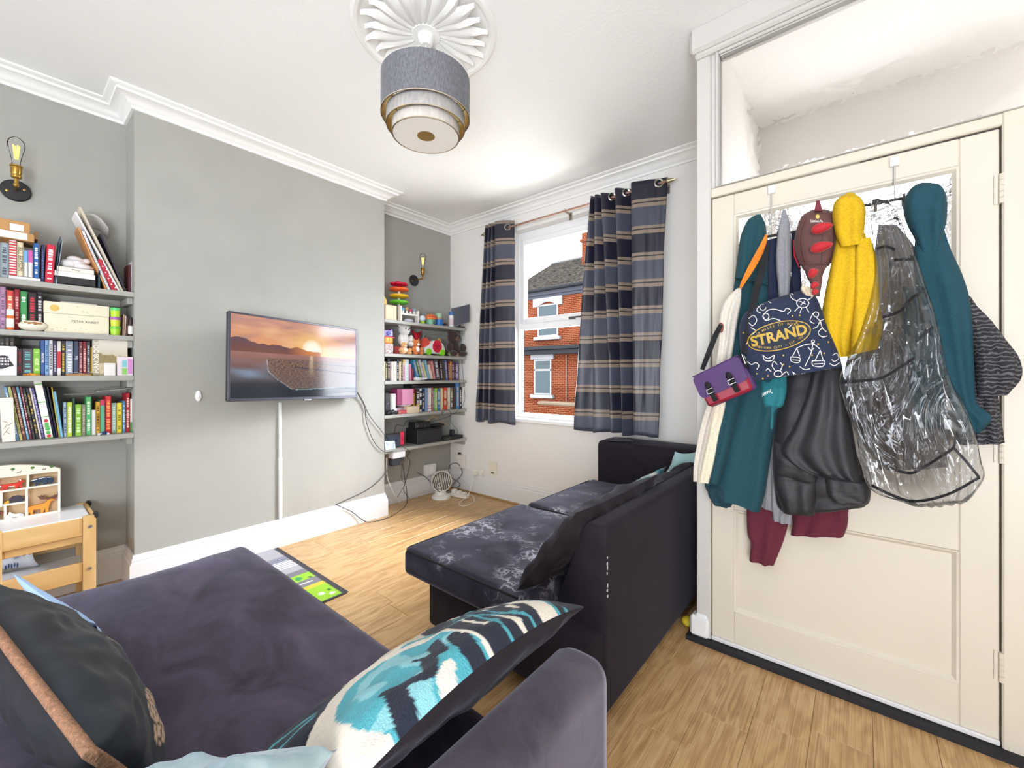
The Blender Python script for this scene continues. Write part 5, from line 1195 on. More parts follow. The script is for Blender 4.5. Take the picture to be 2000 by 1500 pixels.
# ================================================================== right alcove books
XB = -3.06; z = RZ[2]; S = RS[2]
r3 = [(750, 753, 706, 0, 'd9d2a8', 'slim straw yellow book touching the chimney breast'), (753.3, 757, 706, 0, '2b2a2c', 'black book with yellow marks'), (757.3, 762, 700, 0, '241f24', 'tall thick black book'), (762.3, 765.5, 706, 0, 'c3a4b4', 'mauve pink book'), (765.8, 769, 706, 0, 'e3dccb', 'ivory book'), (769.3, 775, 706, 0, 'efece6', 'broad white book'), (775.3, 779, 702, 0, '2a2526', 'espresso black book'), (779.3, 783.5, 706, 0, 'd9c3a2', 'beige book'), (783.8, 787, 703, 0, '55504d', 'smoky grey book'), (787.3, 790.5, 702, 0, 'e0a9b8', 'pink book with yellow top'), (790.8, 798.5, 702, 0, 'dfe4ee', 'broad pale blue white book'), (800, 804, 711, -1, 'd88aae', 'rose pink book'), (804.5, 808, 720, 0, '8e2c3c', 'short dark red book'), (815.5, 820.5, 705, -9, '3f8fc0', 'azure blue book leaning'), (821, 826, 703, -9.5, '3e7b4f', 'forest green book leaning'), (826.5, 831, 704, -9.5, 'cbb9d2', 'lilac white book leaning'), (831.5, 836, 708, -9, 'd9cf9f', 'pale straw book leaning'), (836.5, 841, 705, -8, '84b8cf', 'powder blue book leaning'), (841.5, 847, 714, -7, 'e5d3c2', 'peach cream book leaning'), (847.5, 851.5, 706, -6, 'd98f88', 'salmon book leaning'), (852.5, 860, 703, -5, '5f5163', 'broad plum grey book leaning'), (861.2, 865.3, 703, -3, '3a2f2c', 'dark chocolate book'), (865.8, 870.3, 704, -3, '54453c', 'walnut brown book'), (871, 875.5, 704, -3, '5b6fae', 'periwinkle blue book'), (876, 879.2, 706, -1, '7c1f24', 'oxblood red book'), (879.6, 882.2, 706, 0, 'e39a35', 'tangerine orange book'), (882.6, 886.8, 708, 0, '6d3a53', 'raspberry purple book'), (887.1, 890, 710, 0, '402a44', 'aubergine book'), (890.4, 895, 708, 0, '6a4f86', 'violet book at the window end')]
for (a, b2, y, l, c, nm) in r3: book(a, b2, y, l, c, nm, S, z, XB, printc=br.choice([None, 'd8d0c8', 'e8e4dc', 'c8b890']), dep=.14, page=c != '55504d', band=[(.72, 1)] if 'yellow top' in nm else None, cap2='e6c33c')
z = RZ[3]; S = RS[3]
r4 = [(813, 819.5, 760, 0, '3a2a33', 'dark box set with red and yellow foot'), (820, 823.5, 759, 0, 'f1f1f1', 'white and black patterned book'), (824, 829.5, 760, 0, '23345c', 'indigo book'), (830, 835.5, 758, 0, '7d9dc4', 'faded blue book'), (836, 842.5, 758, 0, 'ece6e2', 'white book with red bands'), (843, 846, 757, 0, 'c65a63', 'coral red book'), (846.3, 849, 759, 0, '4fa789', 'sea green book'), (849.3, 854, 758, 0, 'a6d23e', 'vivid lime book'), (854.4, 860, 759, 0, '3f78b0', 'mid blue book with white letters'), (860.4, 865.5, 758, 0, 'e2cfa8', 'buff book'), (866, 873.5, 757, 0, 'df4b2a', 'vermilion orange book'), (874, 879.5, 757, 0, 'cfd3b4', 'pale green cream book'), (880, 884.5, 757, 0, '73685f', 'drab grey book'), (885, 890.5, 757, 0, '42302c', 'umber brown book with pale marks'), (891.5, 897, 748, 0, '4f8fc9', 'tall bright blue book'), (897.4, 901.8, 756, 0, '1f2330', 'blue black book at the window end')]
for (a, b2, y, l, c, nm) in r4: book(a, b2, y, l, c, nm, S, z, XB, printc=br.choice([None, 'e8e4dc', 'd8c8a8']), dep=.14, band=[(0, .35)] if 'yellow foot' in nm else ([(.1, .14), (.22, .25)] if 'red bands' in nm else ([(.1, .3), (.5, .65), (.8, .9)] if 'black patterned' in nm else None)), cap2={'dark': 'd8a82c', 'whit': 'c83a4a'}.get(nm[:4], '222222') if 'black patterned' not in nm else '1f1f24')
zt_ = onX(850, 757, XB).z
slab(806, 889, zt_ + .002, .030, '1e1b1e', 'flat black case lying on the books of the fourth shelf', 'case', XB - .01, name='flat_case', dep=.14)
book(807.5, 812.4, 759, 0, 'd2b02c', 'yellow book with red top behind the pink box', S, z, XB - .02, dep=.12, band=[(.8, 1)], cap2='c8283a')
# ================================================================== toys and devices on the window-alcove shelves
def YB(x0, x1, X): return onX(x0, 740, X).y, onX(x1, 740, X).y
def ZT(x, y, X): return onX(x, y, X).z
z = RZ[0]; X = -3.06
ya, yb_ = YB(752.5, 775, X); zt_ = ZT(764, 596, X)
T = thing('wooden_box', 'pale plywood box at the chimney end of the toy shelf', 'box', (X - .05, (ya + yb_) / 2, z))
ply = M('pale_plywood', 'e6d0b0', .55, nscale=20, namt=.05, stretch=(1, 1, .2))
build(MB().box((X - .10, ya, z), (X, yb_, zt_), .003), 'carcass', ply, T, smooth=0)
build(MB().box((X - .085, ya + .012, zt_), (X - .012, yb_ - .012, zt_ + .004), .001), 'box_lid', C('c79a6a', .6), T, smooth=0)
o = build(MB().prism([(ya - .005, zt_ + .0045), (ya + .036, zt_ + .0045), (ya + .030, zt_ + .05), (ya + .008, zt_ + .075)], lambda a, b2, d: (X - .03 - d, a, b2), 0, .035), 'toy_block', C('ecc84a', .5), smooth=0); tag(o, 'yellow slanted toy block standing on the pale plywood box', 'toy')
# flower ring stacker
ya, yb_ = YB(763, 796, X - .07); c = (X - .075, (ya + yb_) / 2); R_ = (yb_ - ya) / 2 * .96
T = thing('ring_stacker', 'rainbow stacking toy of red, orange, yellow and green plastic rings', 'toy', (c[0], c[1], z))
build(MB().lathe([(.03, z), (.03, z + .02), (.012, z + .03), (.010, z + .30)], (c[0], c[1], 0), 14), 'post', C('d8cfc8', .4), T)
for yy, col, nm in ((592, '62bf2e', 'green_ring'), (580, 'edb51e', 'yellow_ring'), (567, 'e9622c', 'orange_ring')):
    zz = ZT(779, yy, X - .075)
    build(MB().lathe([(.012, zz - .012), (R_ * .55, zz - .010), (R_ * .92, zz - .003), (R_, zz + .006), (R_ * .95, zz + .016), (R_ * .6, zz + .014), (.012, zz + .012)], (c[0], c[1], 0), 28), nm, C(col, .25), T, smooth=60)
zz = ZT(779, 556, X - .075); mb = MB().ell((c[0], c[1], zz + .004), (.022, .022, .016), 14, 8)
for k in range(6): a = k * PI / 3 + .3; mb.ell((c[0] + R_ * .58 * math.cos(a), c[1] + R_ * .58 * math.sin(a), zz + .004), (R_ * .40, R_ * .40, .014), 12, 7)
build(mb, 'flower_top', C('d4163f', .25), T, smooth=60)
# peg bench
ya, yb_ = YB(783, 819, X + .02); zt_ = ZT(785, 597, X + .02)
T = thing('peg_bench', 'white wooden peg bench toy with little painted figures', 'toy', (X, (ya + yb_) / 2, z))
wt = C('ece6df', .5)
for yy in (ya, yb_ - .014): build(MB().box((X - .03, yy, z), (X + .02, yy + .014, z + (zt_ - z) * (1 if yy == ya else .82)), .003), 'upright', wt, T, smooth=0)
zb_ = z + (zt_ - z) * .45
build(MB().box((X - .03, ya + .014, zb_), (X + .02, yb_ - .014, zb_ + .016), .002), 'bench_board', wt, T, smooth=0)
for k, col in enumerate(('6ab0c8', 'd8a878', 'd43a62', '8aa8c0')):
    yy = ya + (yb_ - ya) * (.2 + .2 * k); p_ = build(MB().lathe([(.009, zb_ + .0), (.009, zb_ + .035 + .008 * (k % 2)), (.006, zb_ + .04)], (X - .004, yy, 0), 10), 'peg', wt, T)
    build(MB().ell((X - .004, yy, zb_ + .050 + .008 * (k % 2)), (.014, .014, .013), 12, 8), 'peg_head', C(col, .4), p_, smooth=60)
o = build(MB().ell((X, (ya + yb_) / 2, z + .018), (.02, .05, .018), 16, 8), 'toy_rattle', C('b8b4c4', .4), smooth=60); tag(o, 'grey lilac toy lying under the white peg bench', 'toy')
def ball(px, py, r, col, label, X, name='toy_ball', cat='toy', zc=None):
    p = onX(px, py, X); zc = zc or RZ[0] + r; o = build(MB().ell((X, p.y, zc), r, 16, 10), name, C(col, .35), smooth=60); return tag(o, label, cat)
T = thing('toy_rattle', 'round white and blue rattle with lime base on the toy shelf', 'toy', (X, onX(825, 620, X).y, z))
p = onX(825, 620, X); build(MB().ell((X, p.y, z + .052), (.028, .032, .030), 16, 10), 'dome', C('dfe4f0', .35), T, smooth=60); build(MB().lathe([(.020, z), (.024, z + .01), (.020, z + .026), (0, z + .028)], (X, p.y, 0), 16), 'foot', C('a9d42c', .35), T)
ya, yb_ = YB(832, 850, X); yc = (ya + yb_) / 2; r = (yb_ - ya) / 2
T = thing('toy_house', 'little toy house with orange mushroom roof and green base', 'toy', (X, yc, z))
build(MB().lathe([(r * .8, z), (r * .85, z + .05), (r * .8, z + .052)], (X, yc, 0), 16), 'walls', C('74b394', .4), T)
build(MB().lathe([(r, z + .052), (r * 1.08, z + .062), (r * .9, z + .085), (r * .5, z + .10), (0, z + .104)], (X, yc, 0), 18), 'house_roof', C('e07a3c', .4), T, smooth=60)
build(MB().box((X + r * .8, yc - .006, z), (X + r * .86, yc + .010, z + .032), .002), 'doorway', C('2f3a34', .5), T, smooth=0)
for k in range(5): a = -.8 + .4 * k; build(MB().ell((X + r * .93 * math.cos(a), yc + r * .93 * math.sin(a), z + .074), .008, 8, 5), 'roof_spot', C('c8243c', .4), T, smooth=60)
ya, yb_ = YB(850.5, 864, X); yc = (ya + yb_) / 2; r = (yb_ - ya) / 2
for k, (col, z0, h, s_, nm) in enumerate((('2a75c4', 0, .062, 1, 'lowest of the stack, bright blue'), ('c9a27a', .0625, .014, .95, 'middle of the stack, orange tan'), ('9fc3a4', .077, .038, .85, 'topmost of the stack, sage green'))):
    o = build(MB().lathe([(r * s_ * .88, z + z0), (r * s_, z + z0 + h), (r * s_ * .93, z + z0 + h), (r * s_ * .8, z + z0 + .004)], (X, yc, 0), 18), 'stacking_cup', C(col, .4)); tag(o, 'plastic stacking cup, ' + nm, 'cup', 'stacking cups on the toy shelf')
def cable(name, pts, r, col, label, n=6, group=None):
    P = catmull([Vector(p) for p in pts], n); o = build(MB().tube(P, r, 6), name, C(col, .5), smooth=60); return tag(o, label, 'cable', group)
r_ = random.Random(9); yc = onX(871, 625, X).y
cable('charger_cable', [(X - .02 + .02 * math.sin(k * 1.7), yc - .022 + .0045 * (k % 11), z + .012 + .022 * abs(math.sin(k * 1.3))) for k in range(22)], .0022, '3a3538', 'tangled dark charger cable on the toy shelf beside the white bottle')
bottle(878, 885, 609, z, X + .03, 'ecebee', '3f6ab0', 'white squeeze bottle with blue cap by the dark tablet', labc='d8c8cc', capf=.22)
TLt, TRt, BLt = onX(880.5, 603, X + .03), onX(917, 594, X + .15), onX(884, 638, X + .035)
pn = (TRt - TLt).cross(BLt - TLt).normalized(); rd_ = ray(917, 628.5); BRt = EYE + rd_ * ((TLt - EYE).dot(pn) / rd_.dot(pn))
T = thing('tablet_screen', 'dark tablet screen propped at the window end of the toy shelf', 'tablet', (X + .08, YW - .08, z))
nn = (BRt - BLt).cross(TLt - BLt).normalized(); mb = MB()
mb.add([BLt, BRt, TRt, TLt, BLt - nn * .008, BRt - nn * .008, TRt - nn * .008, TLt - nn * .008], [(0, 1, 2, 3), (7, 6, 5, 4), (0, 4, 5, 1), (1, 5, 6, 2), (2, 6, 7, 3), (3, 7, 4, 0)])
build(mb, 'casing', C('1f2230', .3), T, smooth=0)
cc = (BLt + BRt + TRt + TLt) / 4; build(MB().add([cc + (q - cc) * .94 + nn * .0006 for q in (BLt, BRt, TRt, TLt)], [(0, 1, 2, 3)]), 'screen', M('dark_screen', '20243a', .15), T, smooth=0, recalc=False)
build(MB().box((X + .01, YW - .12, z), (X + .09, YW - .05, z + .012), .003).tube([cc - nn * .01, (X + .05, YW - .085, z + .01)], .008, 6), 'stand', C('1d1d22', .4), T)
# ---- second shelf: plush toys
z = RZ[1]; X = -3.06
ya, yb_ = YB(751, 771, X); zt_ = ZT(760, 671, X)
T = thing('shape_sorter', 'patterned shape sorter cube with orange pumpkin face block', 'toy', (X, (ya + yb_) / 2, z))
build(MB().box((X - .07, ya, z), (X, yb_ - .01, zt_), .006), 'cube', M('speckled_print', 'd9cfc8', .5, nscale=90, col2='8a6a70', detail=0), T, smooth=0)
z2 = ZT(760, 657, X); build(MB().box((X - .06, ya + .002, zt_), (X - .002, yb_ - .012, z2), .008), 'orange_block', C('f0912e', .4), T, smooth=0)
for dy in (-.014, .014): build(MB().ell((X - .001, (ya + yb_) / 2 - .006 + dy, (zt_ + z2) / 2 + .006), (.004, .009, .014), 10, 6), 'eye_patch', C('f4cf5c', .4), T, smooth=60)
ya2, yb2 = YB(750.5, 769, X); z3 = ZT(760, 645, X)
T = thing('toy_camera', 'purple and lilac toy camera resting on the orange block', 'toy', (X - .03, (ya2 + yb2) / 2, z2))
build(MB().box((X - .055, ya2, z2 + .0005), (X - .005, yb2, z3), .008), 'body', C('b3a4e0', .35), T, smooth=0)
build(MB().lathe([(.018, 0), (.018, .012), (.013, .014), (0, .012)], (X - .006, (ya2 + yb2) / 2 - .004, (z2 + z3) / 2), 16, 'x'), 'lens', C('4a5aa8', .3), T)
build(MB().box((X - .05, yb2 - .022, z3), (X - .01, yb2 - .004, z3 + .012), .003), 'shutter_button', C('7a4ac0', .35), T, smooth=0)
build(MB().box((X - .056, ya2 - .0, z2 - .012), (X - .003, yb2 + .012, z2), .003), 'red_base', C('cf2740', .4), T, smooth=0)
def plush(name, label, px0, px1, pyt, X, fur, accent, ears='round', muzzle=None, earc=None, sit=True, zb_=None, face=.0, belly=None):
    ya, yb_ = YB(px0, px1, X); yc = (ya + yb_) / 2; w = (yb_ - ya); z0 = RZ[1] if zb_ is None else zb_; h = ZT((px0 + px1) / 2, pyt, X) - z0
    T = thing(name, label, 'plush toy', (X, yc, z0), None)
    f = M('plush_' + fur, fur, .95, sheen=.5, bscale=220, bstr=.6, bdist=.004); k = h
    mb = MB().ell((X, yc, z0 + k * .30), (w * .28, w * .34, k * .30), 16, 10)
    hc = Vector((X + w * .06, yc + face, z0 + k * .72)); hr = min(k * .25, w * .36)
    mb.ell(hc, (hr * .95, hr * 1.05, hr), 16, 10)
    for s in (-1, 1):
        mb.ell((X + w * .20, yc + s * w * .36, z0 + k * .34), (w * .16, w * .12, k * .17), 10, 7)
        mb.ell((X + w * .30, yc + s * w * .26, z0 + k * .11), (w * .22, w * .16, k * .11), 10, 7)
    build(mb, 'body', f, T, smooth=60)
    for s in (-1, 1):
        e = MB()
        if ears == 'round': e.ell(hc + Vector((0, s * hr * .85, hr * .75)), (hr * .22, hr * .40, hr * .40), 10, 7)
        else: e.tube([hc + Vector((0, s * hr * .55, hr * .55)), hc + Vector((0, s * hr * .85, hr * 1.35))], [hr * .38, hr * .05], 8)
        build(e, 'ear', M('plush_' + (earc or fur), earc or fur, .95, sheen=.5), T, smooth=60)
        build(MB().ell(hc + Vector((hr * .86, s * hr * .38, hr * .16)), hr * .11, 8, 6), 'eye', C('161214', .2), T, smooth=60)
    m_ = build(MB().ell(hc + Vector((hr * .8, 0, -hr * .22)), (hr * .42, hr * .42, hr * .34), 12, 8), 'muzzle', M('plush_' + (muzzle or fur), muzzle or fur, .95, sheen=.5), T, smooth=60)
    build(MB().ell(hc + Vector((hr * 1.18, 0, -hr * .1)), hr * .12, 8, 6), 'nose', C('2a1a18', .3), m_, smooth=60)
    if belly: build(MB().ell((X + w * .13, yc, z0 + k * .34), (w * .19, w * .20, k * .22), 12, 8), 'bib', M('plush_' + belly, belly, .95, sheen=.5), T, smooth=60)
    return T
rb = slab(772, 803, z, .072, 'c9574e', 'flat red storybook box behind the small plush animals', 'box', X - .04, dep=.08, name='toy_box')
plush('plush_bear', 'white teddy bear with its arms out, highest of the plush animals', 774, 803, 632, X - .05, 'e6e3e1', 'cccccc', muzzle='f0eeec', zb_=z + .0725)
plush('plush_deer', 'tan and cream plush puppy lying at the shelf front', 776, 800, 667, X + .015, 'd9a873', 'efe0cc', muzzle='efe3d3', earc='ead9c3', belly='e9d8c2')
plush('plush_fox', 'orange plush fox with white chest', 801, 823, 662, X + .015, 'd27b3e', 'f0e6dc', ears='pointed', muzzle='f2e9e0', belly='f3ece4')
pillow('toy_cushion', 'small bright red cushion behind the plush fox', [(X - .07, onX(803, 700, X - .07).y, z + .07), (X - .07, onX(824, 700, X - .07).y, z + .07), (X - .09, onX(824, 700, X - .09).y, ZT(812, 643, X - .08)), (X - .09, onX(803, 700, X - .09).y, ZT(812, 643, X - .08))], .05, (C('c3122f', .8), C('c3122f', .8)), n=16, wr=.003, cat='cushion')
yc = onX(831, 660, X - .04).y
T = thing('plush_apple', 'round coral red plush toy beside the watermelon car', 'plush toy', (X - .04, yc, z))
coral = M('coral_plush', 'd9503f', .95, sheen=.5, bscale=200, bstr=.4)
build(MB().ell((X - .045, yc, z + .085), (.06, .066, .085), 20, 12), 'body', coral, T, smooth=60); build(MB().tube([(X - .045, yc, z + .165), (X - .03, yc - .01, z + .19)], [.006, .004], 8), 'stem', C('6a4a2c', .8), T)
build(MB().ell((X + .002, yc + .01, z + .12), (.012, .012, .010), 10, 6), 'cheek', C('f0a08a', .9), T, smooth=60)
# watermelon car
ya, yb_ = YB(826, 868, X + .03); yc = (ya + yb_) / 2 + .015; w = yb_ - ya; zt_ = ZT(851, 664, X + .03); k = zt_ - z
T = thing('toy_car', 'white toddler toy car with red watermelon side and lime wheels', 'toy car', (X + .02, yc, z))
poly = [(-.5, .12), (.5, .12), (.5, .45), (.40, .78), (.22, .95), (.05, 1.0), (-.10, .93), (-.22, .70), (-.40, .52), (-.5, .42)]
poly = roundpoly([(a * w, b2 * k) for a, b2 in poly], .012, 3)
build(rprism(poly, lambda a, b2, d: (X - .02 + d, yc + a, z + b2), 0, .05, .010), 'body', C('eae8e4', .35), T, smooth=40)
c1 = (yc + w * .10, z + k * .58)
build(MB().lathe([(0, .0305), (w * .21, .0305), (w * .24, .0290)], (X, c1[0], c1[1]), 24, 'x'), 'melon_disc', C('d21f3c', .35), T)
mb = MB()
for q in range(5): a = q * 2 * PI / 5 + .3; mb.box((X + .0306, c1[0] - .001, c1[1] - .001), (X + .0312, c1[0] + .001, c1[1] + .001)); mb.tube([(X + .031, c1[0], c1[1]), (X + .031, c1[0] + w * .13 * math.cos(a), c1[1] + w * .13 * math.sin(a))], .0022, 4)
build(mb, 'melon_pips', C('2a1a1a', .5), T, smooth=0)
for s in (-.30, .34):
    for xx in (X - .026, X + .026): wh = build(MB().lathe([(w * .115, 0), (w * .125, .004), (w * .115, .012), (w * .05, .014), (0, .013)], (xx, yc + s * w, z + w * .125), 18, 'x'), 'wheel', C('86d322', .35), T)
# brown monkey and small things
plush('plush_monkey', 'dark brown plush monkey slumped at the window end', 866, 902, 645, X - .01, '3d2d2b', '2a1f1d', muzzle='6a5048', earc='4a3834')
T = thing('wooden_bird', 'wooden toy bird with a green leaf back lying at the shelf end', 'toy', (X + .05, onX(888, 690, X + .05).y, z))
p = onX(882, 690, X + .045); build(MB().ell((X + .045, p.y, z + .022), (.022, .042, .022), 16, 9), 'leaf_back', M('leafy_print', '5f8f4c', .6, nscale=60, col2='a8b87a', detail=1), T, smooth=60)
p = onX(893, 690, X + .05); build(MB().ell((X + .05, p.y, z + .018), (.015, .018, .018), 12, 8), 'bird_head', C('d8a878', .5), T, smooth=60); build(MB().ell((X + .064, p.y + .004, z + .022), .004, 8, 5), 'eye', C('1a1414', .3), T)
o = build(MB().tube(catmull([(X - .02, onX(858, 655, X - .02).y + .014 * math.cos(a), z + .150 + .014 * math.sin(a)) for a in [q * .63 for q in range(11)]], 3), .007, 8), 'toy_ring', C('e39a3c', .4)); tag(o, 'small orange toy ring hooked behind the watermelon car', 'toy')
o = slab(846, 860, z, .13, '8a1f2c', 'dark red toy tower behind the watermelon car', 'toy', X - .08, dep=.05, name='toy_tower')
# ---- third and fourth shelf odds and ends
z = RZ[2]; X = -3.03
p0, p1 = YB(809, 832, X); T = thing('game_controller', 'white game controller lying in front of the leaning books', 'controller', (X, (p0 + p1) / 2, z))
build(MB().box((X - .025, p0 + .004, z), (X + .02, p0 + (p1 - p0) * .5, z + .030), .008).tube([(X, p0 + .035, z + .016), (X + .005, p0 + .07, z + .014), (X + .012, p1, z + .022)], [.014, .012, .010], 8), 'body', C('e4e4e4', .35), T, smooth=50)
build(MB().lathe([(.006, z + .030), (.008, z + .036), (0, z + .037)], (X, p0 + .02, 0), 10), 'thumb_stick', C('cfcfd2', .4), T)
slab(835, 858, z, .014, '2b2730', 'flat black tablet case lying in front of the plum grey book', 'case', X + .01, dep=.05, name='tablet_case')
z = RZ[3]; X = -3.05
ya, yb_ = YB(752, 761.5, X); zt_ = ZT(756, 767, X)
T = thing('speaker', 'black upright speaker at the chimney end of the fourth window-alcove shelf', 'speaker', (X - .03, (ya + yb_) / 2, z))
build(MB().box((X - .08, ya, z), (X, yb_, zt_), .006), 'cabinet_shell', C('232126', .5), T, smooth=0)
build(MB().lathe([(.014, 0), (.014, .003), (.008, -.001), (0, .001)], (X, (ya + yb_) / 2, z + (zt_ - z) * .55), 16, 'x'), 'driver', C('8c8a90', .3, metal=.6), T)
ya, yb_ = YB(763, 773, X); lathe_thing('tube_pot', 'plain white upright tube beside the black speaker', 'tube', [((yb_ - ya) / 2, z), ((yb_ - ya) / 2, ZT(768, 769, X)), (0, ZT(768, 769, X))], (X - .01, (ya + yb_) / 2, 0), C('e6e4e4', .5))
slab(778, 798, z, .028, 'c3404e', 'red and cream sweet box on the fourth window-alcove shelf', 'box', X + .02, dep=.06, name='sweet_box')
o = slab(795, 819, z, ZT(806, 793.5, X + .02) - z, 'd8c3a4', 'cream and green card box in front of the fourth shelf books', 'box', X + .025, dep=.08, name='card_box')
zz = z + .0535
T = thing('oval_dish', 'white oval dish carrying the pink box', 'dish', (X, onX(794, 740, X).y, zz)); p = onX(794, 740, X)
slab(774, 794, z, .053, 'b9a8b8', 'lilac grey card box beneath the white oval dish', 'box', X - .02, dep=.10, name='card_box')
build(MB().lathe([(.02, zz), (.055, zz + .006), (.07, zz + .018), (.067, zz + .020), (.05, zz + .010), (0, zz + .008)], (X - .045, p.y, 0), 28), 'bowl', C('eceaec', .3), T, smooth=60)
ya, yb_ = YB(775, 806.5, X - .01); zt_ = ZT(790, 760, X - .01); z1 = zz + .021
T = thing('pink_box', 'square pink box with a plum side resting on the white oval dish', 'box', (X - .05, (ya + yb_) / 2, z1))
build(MB().box((X - .10, ya + .05, z1), (X + .0, yb_, zt_), .002), 'carton', C('dd8fb4', .5), T, smooth=0); build(MB().box((X - .10, ya, z1), (X - .002, ya + .0495, zt_ + .004), .002), 'plum_sleeve', C('9c3a6a', .5), T, smooth=0)
p = onX(765, 805, X + .03); T = thing('game_controller', 'black game controller at the chimney end of the fourth window-alcove shelf', 'controller', (X + .03, p.y, z))
build(MB().ell((X + .025, p.y, z + .022), (.028, .04, .018), 16, 9).tube([(X + .03, p.y - .03, z + .02), (X + .045, p.y - .05, z + .012)], [.016, .011], 10).tube([(X + .03, p.y + .03, z + .02), (X + .045, p.y + .05, z + .012)], [.016, .011], 10), 'body', C('1d1c21', .4), T, smooth=60)
for s in (-.015, .015): build(MB().lathe([(.005, z + .036), (.005, z + .043), (.008, z + .045), (0, z + .046)], (X + .03, p.y + s, 0), 10), 'thumb_stick', C('3a383e', .4), T)
o = slab(763.5, 775, z + .0, .05, 'e9e9ec', 'small white note card propped behind the black controller', 'card', X + .004, dep=.003, name='note_card')
o = build(MB().ell((X + .005, onX(778, 800, X).y, z + .012), (.018, .018, .012), 12, 7), 'clay_lump', C('6ab85a', .5), smooth=60); tag(o, 'small green lump of modelling clay beside the note card', 'clay')
# ---- lowest shelf: devices
z = RZ[4]; X = -3.06
TLd, BRd = onX(751, 849, X), onX(782, 873, X)
T = thing('console_dock', 'dark handheld console docked with a red side controller', 'game console', (X, (TLd.y + BRd.y) / 2, z))
build(MB().box((X - .03, TLd.y, z), (X, BRd.y, TLd.z), .004), 'dock', C('2a2c36', .35), T, smooth=0)
build(MB().box((X + .0002, TLd.y + .006, z + .01), (X + .001, BRd.y - .004, TLd.z - .02)), 'screen', M('console_screen', '3a4556', .12), T, smooth=0)
a0, a1 = YB(782.2, 790, X); cj = build(MB().box((X - .02, a0, z + .012), (X - .002, a1, TLd.z + .004), .005), 'side_controller', C('e0274c', .35), T, smooth=0, label='red side controller')
for k in range(4): build(MB().lathe([(.004, 0), (.004, .002), (0, .0025)], (X - .002, (a0 + a1) / 2 + (.006 * (k % 2) - .003), z + .05 + .014 * k), 8, 'x'), 'button', C('2a1a20', .4), cj)
q0, q1, q2, q3 = onX(753, 878, X + .035), onX(773, 877, X + .035), onX(771, 860, X + .02), onX(751.5, 861, X + .02)
T = thing('photo_print', 'small pale photo print leaning on the console dock', 'photo', (X + .03, q0.y, z))
dz = z + .001 - q0.z; mb = MB().add([q + Vector((0, 0, dz if i < 2 or True else 0)) for i, q in enumerate((q0, q1, q2, q3))] + [q + Vector((-.001, 0, dz)) for q in (q0, q1, q2, q3)], [(0, 1, 2, 3), (7, 6, 5, 4), (0, 4, 5, 1), (1, 5, 6, 2), (2, 6, 7, 3), (3, 7, 4, 0)])
build(mb, 'print', C('e4e8ee', .3), T, smooth=0)
cc = (q0 + q1 + q2 + q3) / 4 + Vector((.0008, 0, dz)); build(MB().add([cc + (q - (cc - Vector((.0008, 0, dz)))) * .8 for q in (q0, q1, q2, q3)], [(0, 1, 2, 3)]), 'picture', M('photo_picture', '8fa2b4', .4, nscale=30, col2='cfd8e2'), T, smooth=0, recalc=False)
ya, yb_ = YB(815.5, 864, X + .02); zt_ = ZT(840, 836, X + .02)
T = thing('black_box', 'large plain black storage box beneath the set-top box', 'box', (X - .06, (ya + yb_) / 2, z))
bm2 = C('222127', .45)
build(MB().box((X - .15, ya, z), (X + .02, yb_, zt_ - .012), .003), 'carton', bm2, T, smooth=0); build(MB().box((X - .151, ya - .001, zt_ - .0115), (X + .021, yb_ + .001, zt_), .003), 'box_lid', bm2, T, smooth=0)
ya2, yb2 = YB(812, 841, X - .01); zt2 = ZT(826, 824, X - .01)
T = thing('set_top_box', 'black set-top box lying on the large black storage box', 'set-top box', (X - .06, (ya2 + yb2) / 2, zt_))
build(MB().box((X - .12, ya2, zt_ + .0005), (X - .01, yb2, zt2), .004), 'casing', C('1b1a1e', .35), T, smooth=0)
for k, cl_ in enumerate(('c8b070', '8a8a90')): build(MB().box((X - .0101, ya2 + .02 + .08 * k, zt_ + .02), (X - .009, ya2 + .028 + .08 * k, zt_ + .027)), 'status_light', C(cl_, .4), T, smooth=0)
o = slab(842, 868, zt_ + .0005, .02, '201f24', 'second slim black receiver on the storage box by the straw cables', 'receiver', X - .02, dep=.09, name='receiver')
o = slab(868, 904, z, .034, '1e1e22', 'flat black router at the window end of the lowest shelf', 'router', X + .045, dep=.11, name='router')
mb = MB(); ya3, _ = YB(868, 904, X + .045)
for k in range(3): mb.box((X + .045, ya3 + .03 + .02 * k, z + .014), (X + .0456, ya3 + .036 + .02 * k, z + .018))
build(mb, 'status_lights', C('9ad04a', .4), o, smooth=0)['kind'] = 'stuff'
p = onX(884, 850, X); T = thing('plug_adapter', 'black plug-in adapter standing on the flat router', 'adapter', (X, p.y, z + .0345))
build(MB().box((X - .03, p.y - .018, z + .0345), (X + .015, p.y + .018, z + .0345 + .055), .005), 'body', C('26252b', .4), T, smooth=0)
# straw coloured cable bundle
for k in range(5): cable('thin_cable', [(X - .01, onX(832 + 2 * k, 826, X).y, zt2 + .002), (X + .005, onX(845, 820, X).y, zt2 + .03 + .006 * k), (X + .01 + .004 * k, onX(858, 826, X).y + .004 * k, zt_ + .055 - .004 * k), (X + .02 + .003 * k, onX(868, 830, X).y + .006 * k, zt_ + .03 - .005 * k)], .0013, ['b79a72', 'a68a64', 'c2a880', '9a8060', 'b09472'][k], ['honey', 'dull brown', 'pale straw', 'greyish tan', 'sandy'][k] + ' thin cable, one of five looping over the black receivers', group='straw coloured cables on the receivers')
